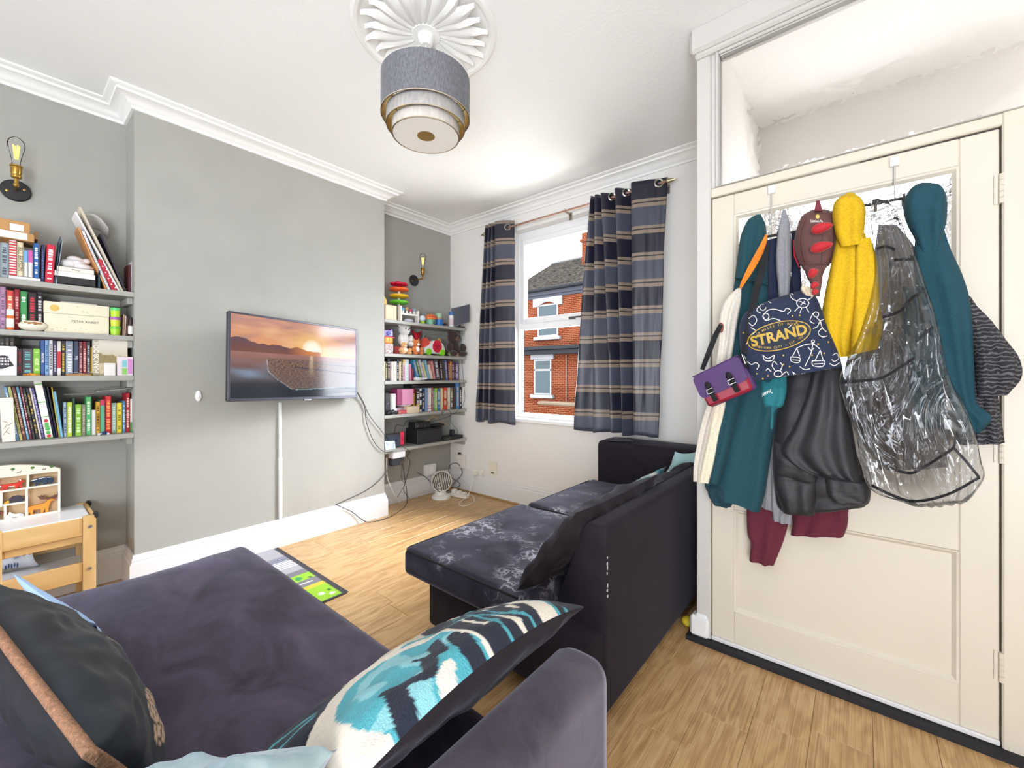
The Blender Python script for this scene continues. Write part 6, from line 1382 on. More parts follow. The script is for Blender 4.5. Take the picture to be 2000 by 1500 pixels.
# ================================================================== cables, sockets and the heater
def pl(*pts):       # frame pixels with a room plane: ('x', X) or ('z', Z) or ('y', Y)
    out = []
    for (x, y, k, v) in pts: out.append(onX(x, y, v) if k == 'x' else onZ(x, y, v) if k == 'z' else onY(x, y, v))
    return out
dk = '2c2b30'
cable('tv_cable', pl((697, 765, 'x', -2.97), (708, 782, 'x', -2.985), (722, 812, 'x', -2.985), (746, 843, 'x', -2.985), (752, 850, 'x', -2.99), (760, 860, 'x', -3.08)), .0028, dk, 'black cable sagging from the television to the lowest window-alcove shelf')
cable('tv_cable', pl((697, 766, 'x', -2.975), (712, 795, 'x', -2.985), (716, 825, 'x', -2.985), (730, 862, 'x', -2.985), (750, 882, 'x', -2.985), (768, 882, 'x', -2.99)), .0028, dk, 'black cable drooping lowest from the television to the white extension strip')
cable('floor_cable', pl((757, 905, 'x', -3.02), (752, 925, 'x', -2.985), (720, 955, 'x', -2.985), (662, 983, 'x', -2.972), (660, 987, 'x', -2.965), (688, 1000, 'x', -2.966), (703, 1012, 'x', -2.962), (722, 1020, 'z', .004), (760, 1010, 'z', .004), (790, 990, 'z', .004), (795, 970, 'x', -3.10), (790, 930, 'x', -3.12), (786, 905, 'x', -3.05)), .003, dk, 'black cable looping over the skirting and along the floor below the shelves')
cable('hanging_cable', pl((783, 888, 'x', -3.03), (785, 915, 'x', -3.10), (784, 935, 'x', -3.12), (790, 947, 'x', -3.12), (775, 972, 'x', -3.12)), .0022, dk, 'thin black cable hanging below the white extension strip')
cable('hanging_cable', pl((786, 872, 'x', -2.99), (800, 882, 'x', -3.0), (795, 892, 'x', -3.08), (801, 902, 'x', -3.1), (795, 930, 'x', -3.12), (788, 955, 'x', -3.12), (800, 975, 'x', -3.10)), .0022, dk, 'black cable hanging from the docked console to the floor')
cable('white_cable', pl((755, 895, 'x', -3.02), (756, 930, 'x', -3.05), (770, 965, 'x', -3.08), (783, 984, 'z', .006), (790, 978, 'z', .006), (800, 970, 'x', -3.17), (822, 960, 'x', -3.18), (845, 955, 'x', -3.12)), .0032, 'e8e4df', 'white cable hanging by the chimney breast and running to the heater')
cable('white_cable', pl((925, 925, 'y', 2.87), (922, 945, 'y', 2.86), (915, 965, 'z', .02), (900, 980, 'z', .005), (897, 986, 'z', .005), (910, 988, 'z', .005), (925, 980, 'z', .005), (924, 970, 'z', .005), (905, 962, 'z', .02)), .0038, 'ece8e2', 'thick white cable looping on the floor below the double socket')
cable('heater_cable', pl((872, 960, 'x', -2.98), (880, 950, 'x', -3.0), (895, 935, 'x', -3.05), (903, 922, 'x', -3.05), (893, 905, 'x', -3.08), (878, 910, 'x', -3.1), (880, 930, 'x', -3.1), (898, 945, 'x', -3.05), (888, 955, 'x', -3.0), (870, 966, 'z', .01), (855, 958, 'x', -3.0), (835, 935, 'x', -3.1), (815, 923, 'x', -3.19)), .0032, dk, 'black cable coiled behind the white fan heater')
cable('hanging_cable', pl((900, 660, 'x', -3.02), (902, 700, 'x', -3.0), (905, 745, 'x', -2.985), (908, 775, 'x', -2.985), (903, 793, 'x', -2.985), (880, 812, 'x', -3.0), (850, 822, 'x', -3.03), (835, 828, 'x', -3.05)), .002, dk, 'thin black cable trailing down the window end of the shelves')
cable('hanging_cable', pl((868, 778, 'x', -2.99), (875, 788, 'x', -2.985), (866, 795, 'x', -2.985), (862, 808, 'x', -2.99), (872, 800, 'x', -2.985), (880, 806, 'x', -2.985), (881, 825, 'x', -3.0), (893, 840, 'x', -3.0), (893, 850, 'x', -3.0)), .002, dk, 'thin black cable looping in front of the vermilion book')
cable('hanging_cable', pl((770, 848, 'x', -3.09), (775, 830, 'x', -3.1), (788, 832, 'x', -3.1), (795, 822, 'x', -3.12), (812, 820, 'x', -3.12), (822, 822, 'x', -3.12)), .0026, dk, 'black cable arching between the console dock and the set-top box')
# extension strip fixed under the shelf edge
z = RZ[4] - .068; ya, yb_ = YB(768, 792, -3.0)
T = thing('extension_strip', 'white extension strip with black plugs under the lowest window-alcove shelf', 'extension lead', (-3.03, (ya + yb_) / 2, z - .02))
build(MB().box((-3.07, ya, z - .012), (-3.0, yb_, z + .041), .004), 'housing', C('e8e4e6', .35), T, smooth=0)
for a, b2, h in ((764, 782, .062), (782.5, 789, .035)):
    a_, b__ = YB(a, b2, -3.02); build(MB().box((-3.06, a_, z - .012 - h), (-3.01, b__, z - .0125), .004), 'plug', C('33353c', .4), T, smooth=0)
def plate(name, label, cat, corners, Y, t, col, extras=()):
    (x0, y0), (x1, y1) = corners; p, q = onY(x0, y0, Y), onY(x1, y1, Y)
    T = thing(name, label, cat, ((p.x + q.x) / 2, Y, q.z)); build(MB().box((p.x, YW - .001, q.z), (q.x, YW - .001 - t, p.z), .003), 'plate', C(col, .35), T, smooth=0); return T, p, q
T, p, q = plate('double_socket', 'white double wall socket with two plugs beside the heater', 'socket', ((929, 911), (946, 931)), 2.915, .010, 'e9e4dc')
w = q.x - p.x; h = p.z - q.z
for k in range(2): build(MB().box((p.x + w * (.05 + .48 * k), 2.915, q.z + .008), (p.x + w * (.45 + .48 * k), 2.865 + .012 * k, q.z + h * .72), .006), 'plug', C('efece4', .35), T, smooth=0)
T, p, q = plate('phone_socket', 'tall cream phone socket plate to the window side of the double socket', 'socket', ((955, 900), (970, 929)), 2.915, .012, 'e9e3d2')
build(MB().box((p.x + .03, 2.9115, q.z + .012), (q.x - .03, 2.913, q.z + .026)), 'jack', C('4a4540', .5), T, smooth=0)
T, p, q = plate('wall_router', 'white wall-mounted router box low on the window wall', 'router', ((887, 886), (908, 915)), 2.90, .03, 'e9e2dc')
for k in range(3): build(MB().box((p.x + .02, 2.8935, q.z + .06 + .018 * k), (p.x + .028, 2.895, q.z + .066 + .018 * k)), 'status_light', C('b8d87a', .4), T, smooth=0)
for k in range(2): build(MB().box((p.x + .05 + .02 * k, 2.905, p.z), (p.x + .06 + .02 * k, 2.92, p.z + .018)), 'connector', C('2a2a2e', .5), T, smooth=0)
pa, pb_ = onX(830, 908, XAL + .03), onX(850, 926, XAL + .03)
T = thing('wall_adapter', 'white boxy plug adapter on the grey alcove wall', 'adapter', (XAL, (pa.y + pb_.y) / 2, pb_.z))
build(MB().box((XAL, pa.y, pb_.z), (XAL + .05, pb_.y, pa.z), .008), 'body', C('ebe8e4', .35), T, smooth=0)
build(MB().box((XAL + .0505, pa.y + .035, pb_.z + .025), (XAL + .053, pb_.y - .03, pa.z - .03), .002), 'button', C('f4f2ee', .3), T, smooth=0)
# fan heater
hx = onX(862, 966, -3.02); hy = hx.y
T = thing('fan_heater', 'white round-faced fan heater on the floor under the lowest window-alcove shelf', 'heater', (-3.02, hy, 0))
wm = M('heater_white', 'e4e0d8', .35)
ctr = Vector((-3.0, onX(863, 932, -3.0).y, .158)); Rh = Matrix.Translation(ctr) @ Matrix.Rotation(-.55, 4, 'Z') @ Matrix.Rotation(-.14, 4, 'Y')
r = .098
mb = MB(Rh).lathe([(r * .80, -.085), (r * .95, -.08), (r, -.05), (r, -.005), (r * .985, .004), (r * .93, .008), (r * .90, .004), (r * .90, -.006), (r * .2, -.010)], (0, 0, 0), 36, 'x', caps=True)
build(mb, 'housing', wm, T, smooth=40)
build(MB(Rh).lathe([(0, -.0045), (r * .88, -.0045)], (0, 0, 0), 30, 'x', caps=False), 'grille_back', C('6a655f', .6), T)
for k in range(9):
    yy = -r * .72 + r * 1.44 * k / 8; hh_ = math.sqrt(max(0, (r * .88) ** 2 - yy * yy)) * .96
    pts = [(.003, yy + .012 * math.sin(PI * (q / 8 - .5)), -hh_ + 2 * hh_ * q / 8) for q in range(9)]
    build(MB(Rh).tube(pts, .0034, 6), 'grille_bar', wm, T, smooth=60)
build(MB(Rh).lathe([(r * .24, .0), (r * .24, .004), (r * .18, .006)], (0, -.02, -.035), 16, 'x', caps=False), 'grille_ring', wm, T)
build(MB(Rh).box((-.04, -.012, r - .004), (-.018, .012, r + .004), .003), 'dial', C('2f2d2c', .4), T)
fb = build(MB().tube([(-3.03, hy, .075), (-3.03, hy, .035)], [.045, .06], 14), 'neck', wm, T)
build(MB().lathe([(.088, .0), (.09, .008), (.08, .026), (.06, .036)], (-3.02, hy, 0), 26), 'foot', wm, T, smooth=50)
# floor power strip
p0, p1 = onZ(880, 962, .03), onZ(914, 968, .03)
d = (p1 - p0).normalized(); ang = math.atan2(d.y, d.x); L = (p1 - p0).length
Tm = Matrix.Translation((p0.x, p0.y, 0)) @ Matrix.Rotation(ang, 4, 'Z')
T = thing('extension_strip', 'white multi-socket extension strip on the floor beside the heater', 'extension lead', (p0.x, p0.y, 0))
build(MB(Tm).box((0, -.028, .001), (L, .028, .034), .006), 'housing', C('e6e0d6', .4), T, smooth=0)
for k in range(3): build(MB(Tm).box((L * (.12 + .28 * k), -.024, .0345), (L * (.34 + .28 * k), .02, .07 - .008 * k), .006), 'plug', C('e9e5de', .4), T, smooth=0)
# ================================================================== pine table with shadow box
pine = M('knotty_pine', 'dcb983', .45, nscale=14, col2='c79a5e', stretch=(1, .16, 1), bscale=40, bstr=.05)
pine_v = M('knotty_pine_upright', 'dfbf8c', .45, nscale=14, col2='cda468', stretch=(1, 1, .16))
wtop = M('white_laminate_top', 'ececf0', .3)
TX0, TX1, TY0, TY1, TZ = -3.215, -2.885, -.62, .292, .462
T = thing('play_table', 'low pine play table with white top, shelf and black corner guards', 'table', ((TX0 + TX1) / 2, (TY0 + TY1) / 2, 0))
build(MB().box((TX0 + .02, TY0, TZ - .012), (TX1 - .012, TY1 - .02, TZ), .002), 'tabletop', wtop, T, smooth=0)
for yy in (TY1 - .045, TY0 + .0): 
    build(MB().box((TX1 - .022, yy, 0), (TX1, yy + .045, TZ + .004), .002), 'leg', pine_v, T, smooth=0); build(MB().box((TX0, yy, 0), (TX0 + .022, yy + .045, TZ + .004), .002), 'leg', pine_v, T, smooth=0)
yp = onX(4, 1100, TX1).y
build(MB().box((TX1 - .020, yp - .05, 0), (TX1 + .001, yp, TZ + .004), .002), 'leg', pine_v, T, smooth=0)
build(MB().box((TX1 - .060, TY1 - .018, 0), (TX1 - .0225, TY1 + .001, TZ - .004), .002), 'leg', pine_v, T, smooth=0); build(MB().box((TX0 + .0225, TY1 - .018, 0), (TX0 + .06, TY1 + .001, TZ - .004), .002), 'leg', pine_v, T, smooth=0)
for (z0, z1) in ((TZ - .088, TZ - .004), (.155, .245)):
    build(MB().box((TX1 - .018, TY0 + .045, z0), (TX1 - .004, TY1 - .045, z1), .002), 'rail', pine, T, smooth=0)
build(MB().box((TX1 - .035, TY0 + .045, TZ - .125), (TX1 - .020, TY1 - .045, TZ - .089), .002), 'rail', pine, T, smooth=0)
build(MB().box((TX0 + .005, TY0 + .045, .24), (TX0 + .018, TY1 - .045, .262), .002), 'rail', pine, T, smooth=0)
build(MB().box((TX0 + .022, TY1 - .016, TZ - .02), (TX1 - .0225, TY1 - .003, TZ + .004), .002), 'end_rail', pine, T, smooth=0)
build(MB().box((TX0 + .02, TY0 + .02, .185), (TX1 - .02, TY1 - .02, .193), .002), 'tray', wtop, T, smooth=0)
build(MB().box((TX0 + .10, TY1 - .034, .194), (TX1 - .03, TY1 - .02, .275), .002), 'end_rail', pine, T, smooth=0)
for xx in (TX1 - .038, TX0 + .004): build(MB().box((xx, TY1 - .008, TZ - .014), (xx + .042, TY1 + .012, TZ + .012), .006), 'corner_guard', C('1c1c20', .45), T, smooth=0)
for (yy, zz) in ((TY1 - .022, .21), (TY1 - .02, TZ - .05), (yp - .025, .21)):
    build(MB().lathe([(.008, 0), (.007, .003), (.003, .002)], (TX1 + .001, yy, zz), 12, 'x'), 'bolt', C('a8a8ac', .3, metal=.8), T)
build(MB().lathe([(.007, 0), (.006, .003), (.003, .002)], (TX1 - .04, TY1 + .001, TZ - .045), 12, 'y'), 'bolt', C('a8a8ac', .3, metal=.8), T)
# bag behind the table
pillow('fabric_bag', 'pale grey fabric bag with star and leaf print on the table shelf', [(TX0 + .06, -.25, .194), (TX0 + .06, .12, .194), (TX0 + .05, .13, .36), (TX0 + .05, -.25, .37)], .07, (M('bag_cloth', 'c9ced8', .9), C('8fb0c8', .9)), n=18, wr=.004, cat='bag')
p = onX(65, 1080, TX0 + .10)
o = None
st = [(.022 * (1 if k % 2 == 0 else .42) * math.sin(k * PI / 5), .022 * (1 if k % 2 == 0 else .42) * math.cos(k * PI / 5)) for k in range(10)][::-1]
bagobj = [o_ for o_ in COL.objects if o_.name == 'fabric_bag'][0]
build(MB().prism(st, lambda a, b2, d: (TX0 + .094 + d, .075 + a, .288 + b2), 0, .0015), 'star_print', C('a9803f', .7), bagobj, smooth=0)
mb = MB()
for k in range(5): mb.ell((TX0 + .092, .01 + .009 * k, .235 + .004 * (k % 2)), (.003, .0035, .012), 6, 5)
build(mb, 'leaf_print', C('2c3f66', .7), bagobj, smooth=60)['kind'] = 'stuff'
# shadow box with wooden animals
SX = -3.09; sy1 = onX(118, 950, SX).y; sz0 = TZ + .0005; szs = onX(118, 915, SX).z; szm = onX(68, 909, SX).z + .004
sy0 = sy1 - .40; D0, D1 = SX - .045, SX
T = thing('shadow_box', 'cream wooden display box with arched top and pigeonholes of wooden animals', 'display box', (SX - .02, (sy0 + sy1) / 2, sz0))
cw = M('cream_wood', 'efe7d6', .5); bw = M('back_wood', 'd3b48e', .6, nscale=20, namt=.05)
H0 = szs - sz0
arch = [(sy0, sz0), (sy1, sz0)] + [(sy1 - (sy1 - sy0) * k / 12, szs + (szm - szs + .012) * math.sin(PI * k / 12) ** .8) for k in range(13)]
build(MB().prism(arch, lambda a, b2, d: (D0 + d, a, b2), 0, .006), 'backboard', bw, T, smooth=0)
hd = [(sy0, szs - .012), (sy1, szs - .012)] + arch[2:]
build(MB().prism(hd, lambda a, b2, d: (D0 + .006 + d, a, b2), 0, D1 - D0 - .006), 'header', cw, T, smooth=0)
mb = MB()
for k in range(6):
    yy = sy1 - .03 - .062 * k; zz = szs + .006 + .02 * math.sin(PI * min(1, (sy1 - yy) / .4)) * .6
    mb.ell((SX + .0005, yy, zz + .006), (.0012, .007, .006), 8, 5); mb.box((SX, yy - .0008, zz - .004), (SX + .0008, yy + .0008, zz + .002))
build(mb, 'tree_print', C('4c7a3a', .6), T)['kind'] = 'stuff'
mb = MB()
for k in range(4): yy = sy1 - .055 - .08 * k; zz = szs + .005; mb.box((SX, yy - .006, zz), (SX + .0008, yy + .006, zz + .003)).box((SX, yy - .005, zz - .004), (SX + .0008, yy - .0035, zz)).box((SX, yy + .0035, zz - .004), (SX + .0008, yy + .005, zz)).box((SX, yy + .005, zz + .002), (SX + .0008, yy + .008, zz + .006))
build(mb, 'animal_print', C('6a4636', .6), T, smooth=0)['kind'] = 'stuff'
tk = .008
def shelf_(y0, y1, z0, name='divider'): return build(MB().box((D0 + .006, y0, z0), (D1, y1, z0 + tk), .001), name, cw, T, smooth=0)
def post_(y0, z0, z1): return build(MB().box((D0 + .006, y0, z0), (D1, y0 + tk, z1), .001), 'divider', cw, T, smooth=0)
build(MB().box((D0 + .006, sy1 - tk, sz0), (D1, sy1, szs - .012), .001), 'side_panel', cw, T, smooth=0); build(MB().box((D0 + .006, sy0, sz0), (D1, sy0 + tk, szs - .012), .001), 'side_panel', cw, T, smooth=0)
shelf_(sy0 + tk, sy1 - tk, sz0, 'bottom_board')
zA = sz0 + H0 * .63
zB = sz0 + H0 * .33
yv = sy1 - .115                                # left side of the tall right hand cell
shelf_(sy0 + tk, sy1 - tk, zA); post_(yv, sz0 + tk, zA); post_(yv + .004, zA + tk, szs - .012); post_(yv - .098, zA + tk, szs - .012)
shelf_(sy0 + tk, yv, zB); post_(yv - .078, zB + tk, zA); post_(yv - .066, sz0 + tk, zB)
def cutout(name, label, poly, y, z0, s, col, parts=(), th=.016, col2=None):
    x0 = SX - .018; ar = sum(poly[i][0] * poly[(i + 1) % len(poly)][1] - poly[(i + 1) % len(poly)][0] * poly[i][1] for i in range(len(poly)))
    if ar < 0: poly = poly[::-1]
    T_ = thing(name, label, 'wooden animal', (x0, y, z0), None)
    f = lambda a, b2, d: (x0 - th / 2 + d, y + a * s, z0 + b2 * s)
    build(MB().prism(poly, f, 0, th), 'body', C(col, .5), T_, smooth=0)
    for nm, pp, cc in parts: 
        a2 = sum(pp[i][0] * pp[(i + 1) % len(pp)][1] - pp[(i + 1) % len(pp)][0] * pp[i][1] for i in range(len(pp)))
        build(MB().prism(pp if a2 > 0 else pp[::-1], lambda a, b2, d: (x0 - th / 2 - .0006 + d, y + a * s, z0 + b2 * s), 0, th + .0012), nm, C(cc, .5), T_, smooth=0)
four = [(-.9, .62), (-.55, .66), (.35, .62), (.55, .85), (.62, 1.0), (.72, .88), (1.0, .72), (.98, .62), (.72, .55), (.62, .35), (.62, 0), (.48, 0), (.42, .28), (.30, .28), (.26, 0), (.12, 0), (.10, .30), (-.28, .30), (-.34, 0), (-.48, 0), (-.46, .28), (-.58, 0), (-.72, 0), (-.62, .42)]
fox = [(-1.0, .50), (-.72, .62), (-.4, .60), (.40, .62), (.50, .85), (.58, 1.05), (.70, .9), (.95, .72), (.72, .58), (.70, .32), (.74, 0), (.60, 0), (.52, .26), (.36, 0), (.24, 0), (.22, .28), (-.30, .28), (-.42, 0), (-.56, 0), (-.52, .25), (-.72, 0), (-.84, 0), (-.64, .40), (-.9, .40)]
c1, c2_ = yv + .004 - .045, yv + .055
cutout('wooden_fox', 'red wooden fox in the upper pigeonhole of the display box', fox, c1, zA + tk, .042, 'cf3420', [('tail_tip', [(-1.0, .50), (-.80, .56), (-.80, .42), (-.95, .40)], 'f0ece4'), ('head_patch', [(.52, .95), (.58, 1.05), (.70, .9), (.6, .8)], 'f0ece4'), ('belly', [(-.28, .30), (.2, .30), (.2, .36), (-.28, .36)], 'f0ece4')])
bad = [(-.95, .55), (-.7, .68), (-.4, .75), (.2, .85), (.6, .75), (.85, .5), (.8, .3), (.72, 0), (.55, 0), (.5, .22), (.3, .2), (.25, 0), (.1, 0), (.05, .22), (-.3, .25), (-.36, 0), (-.5, 0), (-.5, .3), (-.7, .42)]
cutout('wooden_badger', 'navy and white wooden badger in the top corner pigeonhole of the display box', bad, c2_, zA + tk, .046, '23384e', [('snout_stripe', [(-.95, .55), (-.7, .68), (-.35, .74), (-.35, .68), (-.7, .58)], 'f0efec'), ('back_line', [(-.3, .74), (.2, .84), (.6, .75), (.6, .70), (.2, .78), (-.3, .69)], 'f0efec')])
moose = [(-.75, .55), (-.6, .68), (-.1, .72), (.25, .80), (.45, 1.05), (.62, 1.1), (.78, .98), (.76, .88), (.58, .86), (.46, .50), (.42, 0), (.28, 0), (.24, .38), (.14, 0), (.02, 0), (.0, .36), (-.40, .36), (-.42, 0), (-.55, 0), (-.56, .3), (-.66, 0), (-.78, 0), (-.72, .38)]
ant = [(.30, 1.08), (.0, 1.12), (-.15, 1.38), (-.02, 1.30), (.02, 1.46), (.14, 1.30), (.24, 1.40), (.32, 1.22), (.46, 1.12), (.62, 1.18), (.78, 1.30), (.92, 1.28), (.95, 1.50), (1.08, 1.42), (1.12, 1.18), (.9, 1.08), (.62, 1.06), (.45, 1.02)]
cutout('wooden_moose', 'orange wooden moose with brown antlers in the tall pigeonhole', moose, c2_ - .006, sz0 + tk, .060, 'd98a2c', [('antlers', ant, '6a3f30')])
hh_ = [(-1, .1), (-.8, .35), (-.5, .5), (-.2, .85), (.3, .95), (.75, .7), (.95, .3), (.9, 0), (-.9, 0)]
cutout('wooden_hedgehog', 'dark wooden hedgehog with yellow face in the middle row of the display box', hh_, yv - .035, zB + tk, .032, '3a3440', [('face', [(-1, .1), (-.8, .35), (-.5, .46), (-.45, .05), (-.9, 0)], 'dca52e')])
cutout('wooden_squirrel', 'amber wooden squirrel in the middle row by the hedgehog', hh_, yv - .113, zB + tk, .028, 'd98f2e', [('belly', [(-.2, .05), (.4, .05), (.4, .3), (-.2, .3)], 'efd9a8')])
rab = [(-1, .1), (-.95, .5), (-.75, .75), (-.7, 1.0), (-.6, 1.15), (-.5, .95), (-.35, .75), (0, .55), (.5, .6), (.9, .35), (.95, 0), (.4, 0), (.3, .12), (-.3, .12), (-.4, 0), (-.8, 0)]
cutout('wooden_rabbit', 'white wooden rabbit in the bottom row beside the moose', rab, yv - .031, sz0 + tk, .028, 'e9e8ea', [('haunch', [(.3, .1), (.8, .1), (.75, .42), (.4, .42)], 'd3d2d8')])
cutout('wooden_bear', 'maroon brown wooden bear in the bottom row at the frame edge', four, yv - .112, sz0 + tk, .046, '6f3530', [('muzzle', [(.8, .82), (1.0, .72), (.98, .62), (.8, .62)], '8a4a40')])
# ================================================================== things hanging on the panelled door
def sack_mb(rows, Yp, d, nu=56, nv=48, folds=(7, .10), seed=1, back=.35, ex=.75, fall=1.0, quilt=None, hem=True, crease=.35, tilt=0):
    Ls = catmull([onY(x, y, Yp) for (x, y, _, _) in rows], 8); Rs = catmull([onY(x, y, Yp) for (_, _, x, y) in rows], 8)
    N = len(Ls) - 1; mb = MB(); k, amp = folds
    def row(t):
        f = t * N; i = min(int(f), N - 1); f -= i; return Ls[i].lerp(Ls[i + 1], f), Rs[i].lerp(Rs[i + 1], f)
    for j in range(nv + 1):
        v = j / nv; L, R = row(v); c = (L + R) / 2; hw = (R - L) / 2; w = hw.length
        dd = min(d, w * .9) * (min(1, .35 + 3 * v))
        for i in range(nu):
            a = 2 * PI * i / nu; cs, sn = math.cos(a), math.sin(a); x = math.copysign(abs(cs) ** ex, cs)
            if sn >= 0:
                u = (x + 1) / 2
                fo = math.sin(u * k * PI + 2.2 * nz(u * 2, v * 1.5, seed) + 1.5 * v * nz(seed, 1)) * amp * (abs(sn) ** .5) * min(1, .3 + v * 1.3 * fall)
                fo += crease * .12 * nz(u * 5, v * 7, seed + 5) * sn + crease * .05 * nz(u * 14, v * 16, seed + 9) * sn
                if quilt: fo += quilt[1] * (abs(math.sin(v * PI * quilt[0])) ** .5 - .8) * sn
                y = -dd * (sn ** .8 * (1 - .12 * abs(nz(u * 1.5, v * 2, seed))) + fo * 1.6)
            else: y = back * dd * (-sn) ** .8
            mb.v.append(Vector((c.x + hw.x * x, Yp + y + tilt * v, c.z + hw.z * x + .002 * nz(x * 4, v * 20, seed))))
    for j in range(nv):
        for i in range(nu): mb.f.append((j * nu + i, j * nu + (i + 1) % nu, (j + 1) * nu + (i + 1) % nu, (j + 1) * nu + i))
    mb.f.append(tuple(range(nu)))
    if hem:                                  # turned-in hem
        b0 = nv * nu; c = sum((mb.v[b0 + i] for i in range(nu)), Vector()) / nu; o_ = len(mb.v)
        for i in range(nu): p = mb.v[b0 + i]; q = c + (p - c) * .80; mb.v.append(Vector((q.x, q.y, p.z + .03)))
        for i in range(nu): mb.f.append((b0 + i, b0 + (i + 1) % nu, o_ + (i + 1) % nu, o_ + i))
        mb.f.append(tuple(reversed(range(o_, o_ + nu))))
    else: mb.f.append(tuple(reversed(range(nv * nu, nv * nu + nu))))
    return mb
def sack(name, mat, parent, rows, Yp, d, smooth=75, **k): return build(sack_mb(rows, Yp, d, **k), name, mat, parent, smooth=smooth)
def bvh_of(*objs):
    vs = []; fs = []
    for o in objs:
        b = len(vs); vs += [v.co + ORG[o.name] for v in o.data.vertices]; fs += [tuple(i + b for i in p.vertices) for p in o.data.polygons]
    return BVHTree.FromPolygons(vs, fs)
def put(tree, x, y, lift=.0015):
    """the point of a garment's surface seen at a frame pixel, lifted off the cloth"""
    d = ray(x, y).normalized(); h = tree.ray_cast(EYE, d)
    if h[0] is None:
        n = tree.find_nearest(EYE + d * 1.9); return n[0] - d * lift
    return h[0] - d * lift
def decal(name, mat, parent, tree, pts, faces, lift=.0015, kind=None):
    mb = MB().add([put(tree, x, y, lift) for x, y in pts], faces); return build(mb, name, mat, parent, smooth=0, recalc=False, kind=kind)
def strip(lines, w):
    """polylines in frame pixels -> ribbons"""
    vs = []; fs = []
    for ln in lines:
        P = catmull([(a, b2, 0) for a, b2 in ln], 5) if len(ln) > 2 else [Vector((a, b2, 0)) for a, b2 in ln]
        for i, p in enumerate(P):
            d = (P[min(i + 1, len(P) - 1)] - P[max(i - 1, 0)]); d = d.normalized() if d.length else Vector((1, 0, 0)); n = Vector((-d.y, d.x, 0)) * w / 2
            vs += [((p + n).x, (p + n).y), ((p - n).x, (p - n).y)]
            if i: k = len(vs); fs.append((k - 4, k - 2, k - 1, k - 3))
    return vs, fs
def cloth(name, col, **k):
    k.setdefault('rough', .9); k.setdefault('sheen', .12); return M(name, col, nscale=180, namt=.12, bscale=420, bstr=.25, bdist=.002, **k)
teal_c = cloth('teal_jersey', '113f49', sheen=.04); teal2 = cloth('teal_wool_blend', '10404d', sheen=.04); rib = cloth('teal_ribbing', '0e323d')
maroon_c = cloth('maroon_fleece', '5a1a2c'); grey_c = cloth('grey_marl', '85858a'); navy_c = cloth('navy_cotton', '1d2440')
cream_c = cloth('unbleached_canvas', 'd9cdb8'); cream_w = cloth('white_canvas', 'cbc3b8')
# over-door hooks
for k, (x, yt, yb2, nm) in enumerate(((1507, 362, 462, 'with white clip and thin wire above the teal hoodie'), (1747, 306, 392, 'with white clip and thin wire above the clear raincoat'))):
    p = onY(x, yt, YD - .004); q = onY(x, yb2, 1.925)
    T = thing('over_door_hook', 'over-door hanger ' + nm, 'hook', (p.x, YD, q.z), 'over-door hangers')
    build(MB().box((p.x - .013, YD - .010, p.z - .034), (p.x + .013, YD + .0, p.z), .003), 'clip', C('e2dfdc', .4), T, smooth=0)
    build(MB().tube([(p.x, YD - .008, p.z - .03), (p.x, 1.925, q.z)], .0022, 6), 'wire', C('b9b6b6', .4, metal=.4), T)
    xo = (0, -.15)[k]
    build(MB().tube([(p.x - .05 + xo, 1.915, q.z), (p.x + .20 + xo, 1.915, q.z)], .005, 6), 'rail', C('26252a', .4), T)
    for h in range(4): build(MB().tube(catmull([(xo + p.x - .04 + .07 * h, 1.915, q.z), (xo + p.x - .04 + .07 * h, 1.90, q.z - .03), (xo + p.x - .04 + .07 * h, 1.875, q.z - .025), (xo + p.x - .04 + .07 * h, 1.868, q.z)], 4), .004, 6), 'hook_prong', C('26252a', .4), T)
# --- maroon joggers
T = thing('joggers', 'maroon tracksuit trousers whose cuffs hang lowest of everything on the door', 'trousers', onY(1550, 1090, 1.9))
sack('trouser_leg', maroon_c, T, [(1470, 900, 1545, 900), (1460, 975, 1542, 985), (1459, 1010, 1540, 1020), (1461, 1045, 1532, 1052), (1466, 1058, 1527, 1066), (1464, 1092, 1512, 1103)], 1.905, .03, folds=(4, .14), seed=3)
sack('trouser_leg', maroon_c, T, [(1545, 900, 1650, 900), (1541, 965, 1656, 972), (1545, 1000, 1657, 1004), (1548, 1022, 1655, 1028), (1544, 1043, 1648, 1047)], 1.905, .03, folds=(5, .14), seed=6)
# --- grey hoodie
T = thing('grey_hoodie', 'grey marl hooded sweatshirt, pointed hood between the navy jacket and the dinosaur backpack', 'hoodie', onY(1520, 1010, 1.89))
sack('hood', grey_c, T, [(1529, 410, 1535, 410), (1522, 440, 1543, 440), (1517, 480, 1546, 480), (1516, 520, 1546, 520), (1520, 565, 1542, 565), (1524, 640, 1540, 640)], 1.835, .035, folds=(3, .10), seed=11)
sack('body', grey_c, T, [(1515, 560, 1555, 560), (1500, 700, 1560, 700), (1484, 850, 1550, 850), (1478, 930, 1530, 935), (1480, 985, 1516, 998)], 1.893, .03, folds=(5, .12), seed=12)
sack('sleeve', grey_c, T, [(1506, 880, 1548, 880), (1507, 940, 1546, 940), (1508, 985, 1548, 992), (1510, 1014, 1546, 1023)], 1.875, .03, folds=(4, .16), seed=13)
# --- navy jacket
T = thing('navy_jacket', 'dark navy jacket behind the printed tote bag', 'jacket', onY(1520, 700, 1.88))
sack('body', navy_c, T, [(1498, 470, 1520, 464), (1490, 500, 1532, 500), (1482, 540, 1545, 540), (1478, 600, 1556, 600), (1478, 680, 1560, 680), (1490, 780, 1556, 780)], 1.885, .045, folds=(6, .16), seed=14)
sack('sleeve', navy_c, T, [(1546, 455, 1556, 455), (1545, 500, 1562, 500), (1546, 560, 1566, 560), (1550, 620, 1570, 620)], 1.87, .03, folds=(3, .1), seed=15)
